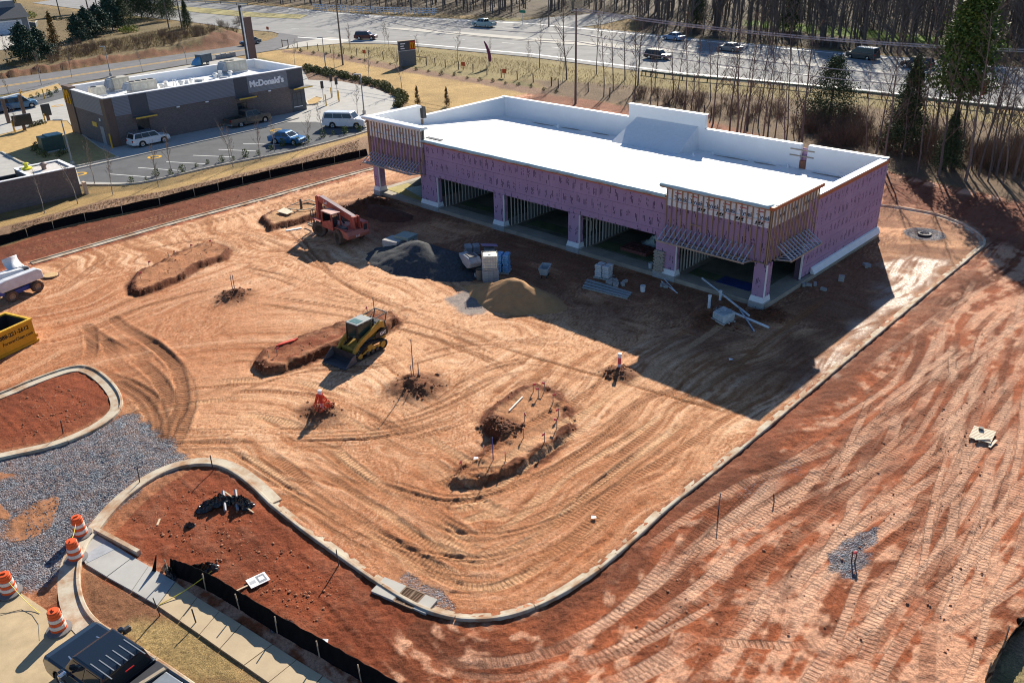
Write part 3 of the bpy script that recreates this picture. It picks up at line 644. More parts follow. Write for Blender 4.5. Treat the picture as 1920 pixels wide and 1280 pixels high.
def bed(px, name, label):
    P = GP(px); b = MB().prism([(p.x, p.y) for p in P], -.05, .13); struct(b.build(name, bed_grass), label)
    k = MB().sweep([(p.x, p.y, 0) for p in P], [(-.10, .0), (.10, .0), (.10, .17), (-.10, .17)], True); struct(k.build("kerb", concrete()), "concrete kerb around a lawn bed")
bed([(-30,262),(30,247),(94,228),(128,228),(142,245),(190,280),(222,296),(150,312),(85,318),(40,306),(5,287),(-30,285)], "lawn_bed", "dormant lawn bed with the utility box by the restaurant")
bed([(575,192),(592,183),(606,186),(596,196),(578,198)], "lawn_wedge", "small wedge of dormant lawn at the restaurant corner")
bed([(-40,204),(35,180),(110,158),(118,166),(60,184),(0,199)], "planting_bed", "planting bed between the drive lane and the side road")
sheet("house_driveway", [(-60,100),(-60,66),(24,59),(50,74),(25,92)], .05, con_pale, "pale concrete driveway of the house")
sheet("street_pavement", [(-250,1400),(-250,1170),(0,1128),(40,1112),(85,1142),(122,1172),(150,1185),(205,1206),(262,1245),(345,1300),(420,1420)], .02, con_tan, "tan concrete street pavement under the black pickup")

# kerb and gutter
def kerb(px, side, name, label, gut=.45, n=4, top=.15, mc=None, gz_=.035):
    P = [(p.x, p.y, 0) for p in spline(GP(px), n)]
    s = side
    prof = [(0, -.08), (s*.16, -.08), (s*.16, top-.02), (s*.13, top), (s*.02, top), (0, top-.02)]
    r = bpy.data.objects.new(name, None); COL.objects.link(r); struct(r, label)
    L3 = []; acc = 0
    for a, b in zip(P[:-1], P[1:]):
        a, b = Vector(a), Vector(b); m_ = max(1, int((b-a).length/.5)); L3 += [a.lerp(b, k/m_) for k in range(m_)]
    L3.append(Vector(P[-1])); run = []; acc = 0
    for i, q in enumerate(L3):
        run.append(q)
        if i: acc += (q-L3[i-1]).length
        if acc > 3.0 or i == len(L3)-1:
            if len(run) > 1:
                run2 = run[:-1]+[run[-1]-(run[-1]-run[-2]).normalized()*.03]
                MB().sweep([tuple(v) for v in run2], [(o_, z_+(rnd.uniform(-.006, .006) if z_ > 0 else 0)) for o_, z_ in prof]).build("kerb_stone", mc or concrete(), r)
            run = [q]; acc = 0
    MB().sweep(P, [(-s*.002, -.08), (-s*.002, gz_+.015), (-s*gut, gz_), (-s*gut, -.08)]).build("gutter", mc or con_pale, r)
    return r
kerb_c = mat("kerb_concrete", (.46, .37, .27), .9, .30, .9, bump=.2, bscale=20, spec=.15)
_nt = kerb_c.node_tree; _rp = [n for n in _nt.nodes if n.type == 'VALTORGB'][0].color_ramp
_rp.elements[0].position = .36; _rp.elements[0].color = (.36, .21, .12, 1); _rp.elements[1].position = .58; _rp.elements[1].color = (.54, .48, .38, 1)
i_ = 14
kerb(PX_CURB_MAIN[:i_+1], 1, "kerb", "long straight concrete kerb along the right side of the court", .30, mc=kerb_c, gz_=.0)
kerb(PX_CURB_MAIN[i_:25], 1, "kerb", "curved concrete kerb round the lower bend of the court", .30, mc=kerb_c, gz_=.0)
kerb(PX_CURB_MAIN[24:], 1, "kerb", "wide curved concrete kerb at the court entrance", .50, mc=kerb_c, gz_=.05)
kerb(PX_CURB_LEFT, 1, "kerb", "concrete kerb along the silt fence bank", .42, mc=kerb_c, gz_=.06)
kerb(PX_CURB_ISLE[::-1], -1, "kerb", "rounded concrete kerb of the red soil entrance island", .50, mc=kerb_c, gz_=.05)
kerb([(178,1000),(160,1022),(146,1060),(144,1100),(156,1142),(182,1174),(225,1200),(290,1242),(360,1290),(470,1370)], 1, "kerb", "concrete kerb between the street and the planting strip", .7, mc=kerb_c, gz_=.04)
kerb([(148,347),(260,344),(400,313),(560,281),(690,246),(725,222)], -1, "kerb", "concrete kerb of the restaurant parking lot", .3)
kerb([(143,318),(300,283),(470,246),(535,229),(560,222)], -1, "kerb", "low kerb between the restaurant walk and its parking lot", .1, top=.15)
# dried mud washed over the gutter
grate_r = bpy.data.objects.new("drain_inlet", None); COL.objects.link(grate_r); tag(grate_r, "storm drain inlet with steel grate in the curved kerb", "drain")
g0 = G(768, 1122); hd = heading((735, 1108), (800, 1135)); grate_r.location = (g0.x, g0.y, .03); grate_r.rotation_euler = (0, 0, hd)
MB().box(-1.55, -.48, -.45, .45, -.05, .07).build("apron", con_pale, grate_r); MB().box(.48, 1.05, -.42, .42, -.05, .06).build("apron", con_pale, grate_r)
fr = MB(); fr.box(-.47, .47, -.47, -.40, -.05, .06).box(-.47, .47, .40, .47, -.05, .06).box(-.47, -.41, -.40, .40, -.05, .06).box(.41, .47, -.40, .40, -.05, .06).box(-.03, .03, -.4, .4, -.05, .055); fr.build("frame", mat("rusty_steel", (.20, .12, .07), .7, .3, 6), grate_r)
bar_me = MB().box(-.38, .38, -.012, .012, -.02, .045).mesh("bar")
for k in range(12): share(bar_me, "bar", mat("rusty_steel", (0, 0, 0)), grate_r, (0, -.36+k*.065, 0))
MB().box(-.41, .41, -.4, .4, -.06, -.045).build("pit", mat("pit_black", (.01, .01, .01), .9), grate_r)

# sidewalk slabs
SWL = [(152,1040),(161,1058),(201,1082),(248,1108),(296,1136),(337,1164),(375,1190),(413,1217),(458,1248),(504,1280),(560,1320),(640,1375)]
SWR = [(176,1000),(222,1028),(250,1045),(279,1062),(329,1092),(370,1121),(412,1147),(453,1172),(511,1209),(556,1238),(605,1268),(700,1330)]
wroot = bpy.data.objects.new("sidewalk", None); COL.objects.link(wroot); struct(wroot, "concrete sidewalk of jointed slabs along the street")
L_, R_ = GP(SWL), GP(SWR)
SHEETS.append(L_+R_[::-1])
for i in range(len(L_)-1):
    q = [L_[i].lerp(L_[i+1], .012), R_[i].lerp(R_[i+1], .012), R_[i+1].lerp(R_[i], .012), L_[i+1].lerp(L_[i], .012)]
    z = .05+rnd.uniform(-.006, .006)
    MB().hexa([(p.x, p.y, -.1) for p in q], [(p.x, p.y, z) for p in q]).build("slab", con_grey if i < 4 else con_tan2 if False else (mat("sidewalk_tan", (.48, .375, .245), .85, .12, .9, bump=.1)), wroot)
P = [(q[0], q[1], 0) for q in GP([(176,998),(225,1024),(258,1042)])]
struct(MB().sweep(P, [(.0, -.05), (.18, -.05), (.18, .22), (.0, .22)]).build("kerb", kerb_c), "short flared kerb beside the sidewalk ramp")
rp = [L_[0].lerp(L_[1], .75), R_[0].lerp(R_[1], .75)]
g = [L_[0].lerp(R_[0], .12)]
dm = thing("tactile_pad", "grey tactile warning pad set in the sidewalk ramp", "paving", (0, 0, 0))
A, B_, C_, D_ = L_[1].lerp(R_[1], .08), L_[1].lerp(R_[1], .92), L_[0].lerp(R_[0], .92).lerp(R_[1], .55), L_[0].lerp(R_[0], .08).lerp(L_[1], .35)
MB().hexa([(p.x, p.y, .03) for p in (A, B_, C_, D_)], [(p.x, p.y, .062) for p in (A, B_, C_, D_)]).build("pad", mat("tactile_grey", (.33, .35, .38), .8), dm)
ground_obj = build_ground()
# ================================================================ the shop building under construction
def sheathing_mat():
    m = bpy.data.materials.new("purple_sheathing"); m.use_nodes = True; nt = m.node_tree; L = nt.links.new
    b = nt.nodes["Principled BSDF"]; b.inputs["Roughness"].default_value = .8
    uv = nt.nodes.new("ShaderNodeUVMap"); sp = nt.nodes.new("ShaderNodeSeparateXYZ"); L(uv.outputs[0], sp.inputs[0])
    U, V = sp.outputs[0], sp.outputs[1]
    fl = lambda v, s: math_n(nt, 'FLOOR', math_n(nt, 'MULTIPLY', v, s))
    fr = lambda v, s: math_n(nt, 'FRACT', math_n(nt, 'MULTIPLY', v, s))
    def wn(a, b_):
        c = nt.nodes.new("ShaderNodeCombineXYZ"); L(a, c.inputs[0]); L(b_, c.inputs[1])
        n = nt.nodes.new("ShaderNodeTexWhiteNoise"); n.noise_dimensions = '2D'; L(c.outputs[0], n.inputs["Vector"]); return n.outputs["Value"]
    row = fl(V, 1/1.2); vin = fr(V, 1/1.2)
    us = math_n(nt, 'ADD', U, math_n(nt, 'MULTIPLY', wn(row, row), .6))
    # vertical printed lines: thin columns, broken into dashes
    colc = fl(us, 9.0); cin = fr(us, 9.0)
    on_ = math_n(nt, 'LESS_THAN', wn(colc, row), .86)
    lo = math_n(nt, 'MULTIPLY', wn(colc, math_n(nt, 'ADD', row, 31)), .35)
    band = math_n(nt, 'MULTIPLY', math_n(nt, 'GREATER_THAN', vin, math_n(nt, 'ADD', lo, .12)), math_n(nt, 'LESS_THAN', vin, math_n(nt, 'ADD', lo, .55)))
    dash = math_n(nt, 'LESS_THAN', wn(colc, fl(V, 9)), .70)
    line = math_n(nt, 'LESS_THAN', cin, .55)
    gp = math_n(nt, 'LESS_THAN', fr(us, 1/.667), .52)
    k = on_
    for q in (band, dash, line, gp): k = math_n(nt, 'MULTIPLY', k, q)
    n = nt.nodes.new("ShaderNodeTexNoise"); n.inputs["Scale"].default_value = .7; L(uv.outputs[0], n.inputs["Vector"])
    basec = ramp(nt, n.outputs[0], [(.3, (.38, .235, .37)), (.7, (.44, .275, .42))])
    L(mixc(nt, math_n(nt, 'MULTIPLY', k, .92), basec, (.045, .022, .06)), b.inputs["Base Color"])
    return m
SHT = sheathing_mat()
orange_w = mat("fascia_lumber", (.50, .15, .06), .75, .15, 3, stretch=(.5, .5, 6))
tyvek = mat("house_wrap", (.86, .87, .90), .6, .05, 1)
flash_w = mat("white_flashing", (.78, .80, .82), .5, .06, 2)
blued = mat("blue_grey_steel", (.50, .57, .66), .45, .1, 5, metal=.4)
stone_m = mat("ledge_stone", (.36, .32, .27), .9, .4, 9, bump=.5, bscale=14)
block_m = mat("concrete_block", (.36, .36, .36), .9, .18, 5, bump=.3, bscale=40)
slab_m = mat("slab_concrete", (.36, .31, .25), .85, .2, .9, bump=.15)

shop = thing("retail_building", "long purple sheathed shop building under construction with flat white roof", "building", tuple(B_C), B_YAW)
Z1, ZM, ZT, ZTL, ZB = 3.12, 6.02, 6.86, 7.10, 6.28
MB().box(-40.9, .45, .10, 18.4, -.15, .30).build("floor_slab", slab_m, shop)
mfl = mat("interior_floor", (.16, .15, .11), .9, .5, .35)  # interior floor panels, darker and more mottled than the slab
for (x0, x1) in ((-31.4, -24.9), (-23.3, -16.8), (-15.2, -8.6), (-6.5, -.9), (-40.2, -34.1)):
    MB().box(x0, x1, 1.4, 17.2, .302, .312).build("floor_finish", mfl, shop)
mats_ = [mat("green_mat", (.12, .13, .06), .9, .3, 1), mat("blue_tarp", (.03, .06, .20), .5, .3, 2), mat("green_tarp", (.05, .12, .10), .5, .3, 2), mat("straw_mat", (.36, .30, .10), .9, .2, 2)]
MB().box(-31.3, -25.2, 2.2, 3.4, .314, .33).build("floor_mat", mats_[0], shop); MB().box(-22.8, -17.2, 2.0, 3.4, .314, .33).build("floor_mat", mats_[0], shop); MB().box(-15, -9, 1.6, 3.2, .314, .33).build("floor_mat", mats_[0], shop)
MB().box(-6.4, -4.2, 1.5, 2.6, .314, .335).build("floor_mat", mats_[0], shop); MB().box(-4.1, -1.5, 1.4, 2.7, .314, .335).build("floor_mat", mats_[1], shop)
MB().slab4((-38.9, 2.2, .33), (-35, 1.2, .33), (-34.3, 5.4, .33), (-37, 6.8, .33), .02).build("floor_mat", mats_[2], shop)
MB().slab4((-40.2, 1.0, .318), (-34.4, .6, .318), (-34.4, 2.0, .318), (-40.0, 3.6, .318), .01).build("floor_mat", mats_[3], shop)

# masonry piers with sheathing, white flashing and block footing
def pier(x0, x1, y0, y1, stone=False):
    MB().box(x0-.10, x1+.10, y0-.14, y1+.1, -.15, .44).build("pier_base", block_m, shop)
    MB().hexa([(x0-.09, y0-.13, .44), (x1+.09, y0-.13, .44), (x1+.09, y1+.05, .44), (x0-.09, y1+.05, .44)], [(x0-.02, y0-.02, .80), (x1+.02, y0-.02, .80), (x1+.02, y1+.03, .80), (x0-.02, y1+.03, .80)]).build("base_flashing", flash_w, shop)
    MB().box(x0, x1, y0, y1, .44, Z1-.004).build("pier", SHT, shop, uv=True)
    MB().box(x1+.002, x1+.07, y0-.015, y0+.10, .46, Z1-.01).build("jamb_trim", flash_w, shop)
PIERS = [(-40.55, -39.8, .0, .75), (-33.9, -31.75, .18, .70), (-24.72, -23.62, .18, .70), (-16.62, -15.55, .18, .70), (-8.42, -6.75, .18, .70), (-.58, .28, -.02, .80)]
for p in PIERS: pier(*p)
for i in range(14):      # ledge stone begun on one pier
    for j in range(3):
        x0 = -8.52+j*.28+rnd.uniform(0, .05)+(.1 if i % 2 else 0); x1 = min(x0+rnd.uniform(.24, .30), -7.58)
        MB().box(x0, x1, .02-rnd.uniform(0, .05), .175, .46+i*.115, .565+i*.115).build("ledge_stone", stone_m, shop)
# sheathing boards, row by row
def boards(axis, c, t0, t1, z0, z1, rowh=1.22, ln=2.44, thick=.06, skip=None):
    z = z1; r_ = 0
    while z > z0+.02:
        zl = max(z-rowh, z0); x = t0-(ln/2 if r_ % 2 else 0)
        while x < t1-.02:
            a0 = max(x, t0)+.008; a1 = min(x+ln, t1)-.008; d = rnd.uniform(0, .012)
            if a1-a0 > .05 and not (skip and skip(a0, a1, zl, z)):
                b = MB()
                if axis == 'x': b.box(a0, a1, c+d, c+thick, zl+.008, z-.008)
                else: b.box(c-thick, c-d, a0, a1, zl+.008, z-.008)
                b.build("sheathing_board", SHT, shop, uv=True)
            x += ln
        z = zl; r_ += 1
boards('x', .20, -33.2, -7.72, Z1, ZM)
MB().box(-33.2, -7.72, .27, .55, Z1+.02, ZM).build("wall_core", mat("joint_dark", (.10, .065, .10), .9), shop)
boards('y', .22, 5.35, 18.3, .46, ZM); MB().box(-.25, .155, 5.35, 18.3, .30, ZM).build("wall_core", mat("joint_dark", (.10, .065, .10), .9), shop)
MB().box(.16, .28, 5.28, 5.345, .4, 3.1).build("jamb_trim", flash_w, shop)
MB().hexa([(.23, 6.9, .34), (.55, 6.9, .34), (.55, 18.35, .34), (.23, 18.35, .34)], [(.23, 6.9, .80), (.34, 6.9, .74), (.34, 18.35, .74), (.23, 18.35, .80)]).build("base_flashing", flash_w, shop)
boards('x', 18.36, -40.9, .2, .3, 6.0); boards('y', -40.84, 6.6, 18.3, .3, 6.0)
MB().box(-40.8, .1, 18.0, 18.35, .3, 4.25).build("back_wall", wood_new(), shop)
MB().box(-40.82, -40.5, 6.2, 18.0, .3, 5.9).build("end_wall", wood_new(), shop)
# party walls: rows of studs
stud_me = MB().box(-.02, .02, -.045, .045, 0, 3.35).mesh("stud"); stud_me.materials.append(mat("interior_stud", (.55, .52, .46), .7, .1))
for xw in (-31.55, -23.45, -15.38, -7.0):
    for k in range(34): share(stud_me, "party_stud", None, shop, (xw, .95+k*.406, .34), (0, 0, R(90)))
    MB().box(xw-.05, xw+.05, .8, 15.2, .304, .34).build("sole_plate", wood_grey(), shop); MB().box(xw-.05, xw+.05, .8, 15.2, 3.70, 3.80).build("top_plate", wood_grey(), shop)
    MB().box(xw-.10, xw-.06, 3.2, 15.2, .34, 3.7).build("party_board", mat("party_board", (.16, .17, .18), .9), shop)
# roof: membrane falling from the front edge to the back gutter
def rz_(b): return 6.02-(b-.4)*(6.02-4.32)/(18.0-.4)
roof = MB(); nx, ny = 60, 26
for j in range(ny+1):
    for i in range(nx+1):
        b_ = .0+18.02*j/ny; roof.v.append((-40.5+40.6*i/nx, b_, rz_(max(b_, .4))+.05+.012*math.sin(i*1.3)*math.sin(j*.9)+(-.05 if j == 0 else 0)))
for j in range(ny):
    for i in range(nx): k = j*(nx+1)+i; roof.f.append((k, k+1, k+nx+2, k+nx+1))
roof.build("roof_membrane", white_mem(), shop, smooth=True)
MB().hexa([(-40.5, .3, rz_(.3)-.4), (.1, .3, rz_(.3)-.4), (.1, 18, rz_(18)-.4), (-40.5, 18, rz_(18)-.4)], [(-40.5, .3, rz_(.3)-.02), (.1, .3, rz_(.3)-.02), (.1, 18, rz_(18)-.02), (-40.5, 18, rz_(18)-.02)]).build("roof_deck", steel_d(), shop)
seam_me = MB().box(-.05, .05, 0, 17.4, 0, .012).mesh("seam"); seam_me.materials.append(mat("membrane_seam", (.74, .75, .77), .5, .05))
for k in range(16): share(seam_me, "roof_seam", None, shop, (-38.2+k*2.5, .5, rz_(.5)+.052), (-math.atan2(6.02-4.32, 17.6), 0, 0))
# front edge: lumber fascia with a wavy membrane lip
MB().box(-33.25, -7.75, .10, .19, ZM-.12, ZM+.16).build("fascia", orange_w, shop)
lip = MB()
for i in range(61):
    x = -33.3+25.55*i/60; dz = .03*math.sin(i*.7)+.025*math.sin(i*1.9+1); lip.v += [(x, .55, ZM+.20), (x, -.02, ZM+.22+dz*.3), (x, -.06, ZM+.05+dz)]
for i in range(60): k = i*3; lip.f += [(k, k+1, k+4, k+3), (k+1, k+2, k+5, k+4)]
o = lip.build("membrane_lip", mat("membrane_edge", (.45, .58, .60), .5, .08, 1), shop, smooth=True); o.modifiers.new("s", 'SOLIDIFY').thickness = .012
# parapets
gap0, gap1 = -6.8, -6.2
MB().box(-40.88, -24.2, 18.0, 18.35, 4.2, ZB).build("parapet", white_mem(), shop); MB().box(-24.2, -15.9, 18.0, 18.37, 4.2, 7.50).build("parapet", white_mem(), shop)
MB().box(-15.9, gap0, 18.0, 18.35, 4.2, ZB).build("parapet", white_mem(), shop); MB().box(gap1, .2, 18.0, 18.35, 4.2, ZB).build("parapet", white_mem(), shop)
MB().box(gap0, gap1, 18.05, 18.32, 4.2, 5.0).build("parapet", mat("bare_board", (.30, .13, .08), .9), shop)
for z in (5.35, 5.85): MB().box(gap0-.9, gap1+.6, 17.94, 17.99, z, z+.09).build("scaffold_board", wood_grey(), shop)
capm = mat("cap_membrane", (.84, .85, .86), .5, .04)
for (x0, x1, z) in ((-40.95, -24.25, ZB), (-15.85, gap0-.02, ZB), (gap1+.02, .26, ZB), (-24.26, -15.84, 7.50)):
    MB().box(x0, x1, 17.95, 18.42, z+.003, z+.07).build("parapet_cap", capm, shop, bevel=.02)
    MB().box(x0, x1, 18.375, 18.41, z-.16, z).build("back_fascia", mat("red_fascia", (.36, .05, .06), .7), shop)
MB().box(-40.86, -40.44, 6.55, 17.99, 4.2, ZB-.05).build("parapet", white_mem(), shop); MB().box(-40.95, -40.42, 6.6, 17.94, ZB-.047, ZB+.02).build("parapet_cap", capm, shop, bevel=.02)
MB().box(-.20, .20, 6.7, 17.99, 4.2, ZM+.16).build("parapet", white_mem(), shop); MB().box(-.28, .30, 6.62, 17.94, ZM+.163, ZM+.24).build("parapet_cap", capm, shop, bevel=.02)
MB().box(.21, .285, 6.6, 18.3, ZM-.12, ZM+.16).build("fascia", orange_w, shop)
# saddle leaning on the tall part of the back parapet
zt, yb = 6.45, 14.6
MB().hexa([(-23.6, yb, rz_(yb)), (-16.4, yb, rz_(yb)), (-16.4, 17.99, rz_(17.99)), (-23.6, 17.99, rz_(17.99))], [(-23.6, yb, rz_(yb)+.09), (-16.4, yb, rz_(yb)+.09), (-16.6, 17.98, zt), (-23.2, 17.98, zt)]).build("roof_saddle", mat("saddle_membrane", (.72, .75, .78), .6, .05), shop)
roof_mark_m = mat("roof_mark", (.30, .28, .25), .8, .3)  # long dark marks on the membrane near the back parapet
for (x, y, l) in ((-34, 16.9, 1.6), (-30.5, 17.1, 1.3), (-27, 17.3, 1.2), (-12.5, 17.1, 1.8), (-9.5, 17.2, 1.2), (-3.8, 17.2, 1.5)):
    pts = [(x+l*math.cos(t)*(.8+.3*rnd.random()), y+.28*math.sin(t)*(.7+.5*rnd.random())) for t in [i*math.pi/6 for i in range(12)]]
    b = MB(); b.v = [(p[0], p[1], rz_(p[1])+.072) for p in pts]; b.f = [tuple(range(12))]; b.build("dark_roof_mark", roof_mark_m, shop)
for (x, y) in ((-31.6, 16.4), (-14.6, 17.4), (-7.5, 17.4), (-15, 14.9)): MB().lathe([(.16, 0), (.16, .12), (.09, .14), (.08, .3)], 10, (x, y, rz_(y)+.05)).build("roof_drain", flash_w, shop)

# corner towers with open framing in front of the wrap
wrapblue = mat("wrap_print_blue", (.03, .05, .12), .7); wrapred = mat("wrap_print_red", (.55, .08, .10), .7); blackm = mat("print_black", (.012, .012, .014), .7)
st_me = MB().box(-.024, .024, -.05, .05, 0, 1).mesh("stud"); st_me.materials.append(wood_new())
st_me2 = MB().box(-.024, .024, -.05, .05, 0, 1).mesh("stud"); st_me2.materials.append(mat("side_lumber", (.40, .27, .17), .8, .2, 5))  # second stud lumber, slightly paler, for the left tower and the flanks
bar_m = MB().box(-.03, .03, -.03, .03, 0, 1).mesh("awning_bar"); bar_m.materials.append(blued)
def wall_xz(x0, x1, y, z0, z1, t, name, m): MB().box(x0, x1, y, y+t, z0, z1).build(name, m, shop, uv=True)
def place_bar(p0, p1, me, name):
    p0, p1 = Vector(p0), Vector(p1); d = p1-p0
    o = bpy.data.objects.new(name, me); COL.objects.link(o); o.parent = shop; o.location = p0
    o.rotation_euler = d.to_track_quat('Z', 'Y').to_euler(); o.scale = (1, 1, d.length)
def awning(p0, p1, out, n, z0, z1, zb):
    """bars from the wall down to an outer rail; p0-p1 on the wall, out = outward vector"""
    p0, p1, out = Vector(p0), Vector(p1), Vector(out)
    for k in range(n):
        q = p0.lerp(p1, k/(n-1)); place_bar((q.x, q.y, z0), (q.x+out.x, q.y+out.y, z1), bar_m, "awning_bar"); place_bar((q.x, q.y, zb), (q.x+out.x*.97, q.y+out.y*.97, z1-.02), bar_m, "awning_bar")
    a, b = p0+out, p1+out; d = (b-a).normalized()*.1
    MB().bar((a.x-d.x, a.y-d.y, z1-.05), (b.x+d.x, b.y+d.y, z1-.05), .07, .10).build("awning_rail", mat("tan_rail", (.42, .32, .24), .7), shop)
    MB().bar((p0.x-d.x, p0.y-d.y, zb-.06), (p1.x+d.x, p1.y+d.y, zb-.06), .07, .08).build("awning_ledger", wood_grey(), shop)
    for q in (p0, p1): MB().bar((q.x, q.y, zb-.05), (q.x+out.x, q.y+out.y, z1-.05), .06, .06).build("awning_strut", wood_grey(), shop)
def tower(x0, x1, yd, zt, z_ty, right):
    zb = Z1+.04
    # front
    MB().box(x0+.05, x1-.05, .20, .42, zb, zt).build("tower_core", wood_new(), shop)
    wall_xz(x0, x1, .14, zb, z_ty, .055, "sheathing", SHT); wall_xz(x0, x1, .12, z_ty-.02, zt-.1, .075, "house_wrap", tyvek)
    n = int((x1-x0)/.406)
    for k in range(n+1):
        x = x0+.05+k*(x1-x0-.1)/n; share(st_me if right else st_me2, "stud", None, shop, (x, .05, zb), (0, 0, 0), (1, 1, zt-.1-zb))
    MB().box(x0, x1, -.01, .11, zb-.06, zb-.005).build("bottom_plate", wood_new(), shop)
    xs = x1 if right else x0; sg = 1 if right else -1
    # flank
    a, b = (xs-.30, xs-.08) if right else (xs+.08, xs+.30)
    MB().box(a, b, .45, yd, zb, zt).build("tower_core", white_mem(), shop)
    c0, c1 = (xs-.075, xs-.02) if right else (xs+.02, xs+.075)
    MB().box(c0, c1, .22, yd, zb, z_ty).build("sheathing", SHT, shop, uv=True); MB().box(c0-.004, c1+.02, .22, yd, z_ty-.02, zt-.1).build("house_wrap", tyvek, shop)
    n = int(yd/.42)
    for k in range(n+1): share(st_me2, "stud", None, shop, (xs+sg*.085, .10+k*(yd-.15)/n, zb), (0, 0, R(90)), (1, 1, zt-.1-zb))
    if right: MB().box(x0+.45, x1-.45, yd-.2, yd, zt-.9, zt-.12).build("tower_back", white_mem(), shop)
    else: MB().box(x0+.32, x1-.1, .425, .50, 5.9, zt+.01).build("parapet_lining", white_mem(), shop)
    MB().box(x0+.02, x1-.02, .22, yd, zb-.02, zb+.02).build("soffit", steel_d(), shop)
    for k in range(2): share(st_me, "stud", None, shop, (xs+sg*.08, .0+k*.06, zb-.02), (0, 0, 0), (1.3, 1.1, zt-.1-zb))
    # fascia and cap
    f0, f1 = x0-.32, x1+.34
    MB().box(f0, f1, -.34, -.26, zt-.02, zt+.20).build("fascia", orange_w if right else flash_w, shop)
    if right: MB().box(xs+.27, xs+.35, -.25, yd+.1, zt-.02, zt+.20).build("fascia", orange_w, shop)
    else: MB().box(xs-.35, xs-.27, -.25, yd+.1, zt-.02, zt+.20).build("fascia", orange_w, shop)
    MB().box(f0+.02, f1-.02, -.25, .55, zt+.02, zt+.195).build("parapet", white_mem(), shop)
    if right: MB().box(xs-.5, xs+.26, .56, yd+.08, zt+.02, zt+.195).build("parapet", white_mem(), shop)
    else: MB().box(xs-.26, xs+.5, .56, yd+.08, zt+.02, zt+.195).build("parapet", white_mem(), shop)
    lip = MB(); m_ = 30
    for i in range(m_+1):
        x = f0-.03+(f1-f0)*(i/m_)*(.97 if right else 1.0); dz = .02*math.sin(i*.9)+.02*math.sin(i*2.3)
        lip.v += [(x, .5, zt+.235), (x, -.33, zt+.245), (x, -.40, zt+.16+dz), (x, -.39, zt+.05+dz)]
    for i in range(m_):
        k = i*4; lip.f += [(k+j, k+j+1, k+j+5, k+j+4) for j in range(3)]
    o = lip.build("membrane_lip", MATS["membrane_edge"] if right else capm, shop, smooth=True); o.modifiers.new("s", 'SOLIDIFY').thickness = .015
    if right: MB().box(xs-.42, xs+.30, .2, yd+.1, zt+.20, zt+.235).build("parapet_cap", capm, shop)
    else: MB().box(xs-.30, xs+.42, .2, yd+.1, zt+.20, zt+.235).build("parapet_cap", capm, shop)
tower(-7.70, .15, 6.55, ZT, 5.52, True)
tower(-40.75, -33.25, 6.2, ZTL, 5.55, False)
# raised roof field carried up behind the right tower, sloping white fillet behind the left one
MB().hexa([(-7.3, .55, 5.9), (-.35, .55, 5.9), (-.35, 6.35, 5.3), (-7.3, 6.35, 5.3)], [(-7.3, .55, ZT+.12), (-.35, .55, ZT+.12), (-.35, 6.35, ZT-.02), (-7.3, 6.35, ZT-.02)]).build("tower_roof", white_mem(), shop)
MB().hexa([(-40.7, 6.32, 6.1), (-40.2, 6.32, 6.1), (-40.2, 6.75, 6.1), (-40.7, 6.75, 6.1)], [(-40.7, 6.25, ZTL+.22), (-40.1, 6.25, ZTL+.22), (-40.1, 6.6, ZTL+.1), (-40.7, 6.6, ZTL+.1)]).build("black_flap", steel_d(), shop)
MB().box(-33.5, -31.6, .7, 1.1, ZM+.22, ZM+.30).build("roof_roll", steel_d(), shop)
MB().tube((-33.15, .12, ZM+.2), (-33.15, .12, ZTL), .06, .06, 8).build("corner_post", steel_d(), shop)
bits = MB()
for k in range(16):
    y = .6+k*.37; bits.bar((.05-.012*k, y, ZT+.245), (.02-.02*k+rnd.uniform(-.03, .03), y+.30, ZT+.26), .07, .03)
bits.build("loose_strip", steel_d(), shop)
for k in range(6): x = -7.1+k*1.24; lettering("Tyvek", .42, wrapblue, shop, (x, .112, 6.02), depth=.004, bold=.006); MB().box(x+.05, x+.55, .108, .1185, 6.46, 6.53).build("print_line", wrapred, shop); MB().box(x+.1, x+1.0, .108, .1185, 5.87, 5.90).build("print_line", wrapred, shop)
for k in range(4): x = -5.2+k*1.42; [MB().hexa([(x+j*.2, .108, 5.68), (x+j*.2+.15, .108, 5.68), (x+j*.2+.15, .1185, 5.68), (x+j*.2, .1185, 5.68)], [(x+j*.2+.07, .108, 5.84), (x+j*.2+.22, .108, 5.84), (x+j*.2+.22, .1185, 5.84), (x+j*.2+.07, .1185, 5.84)]).build("print_mark", blackm, shop) for j in range(3)]; MB().box(x-.02, x+.6, .108, .1185, 5.60, 5.64).build("print_line", blackm, shop)
for k in range(4): lettering("Tyvek", .30, wrapred, shop, (-40.2+k*1.8, .112, 6.35), depth=.004); MB().box(-39.6+k*1.8, -38.9+k*1.8, .108, .1185, 5.95, 6.02).build("print_line", wrapred, shop)
for k in range(3): lettering("Tyvek", .38, wrapblue, shop, (.168, 1.0+k*1.7, 6.0), rz=R(90), depth=.004)
awning((-7.45, .0), (-.85, .0), (0, -1.15), 18, 4.15, 3.36, Z1+.05)
awning((.24, 1.15), (.24, 5.4), (1.15, -.02), 11, 4.10, 3.36, Z1+.05)
awning((-40.5, .0), (-33.75, .0), (0, -1.15), 18, 4.10, 3.34, Z1+.05)
MB().box(-5.7, -5.68+.9, -.01, .02, 4.55, 4.62).build("blocking", wood_new(), shop)
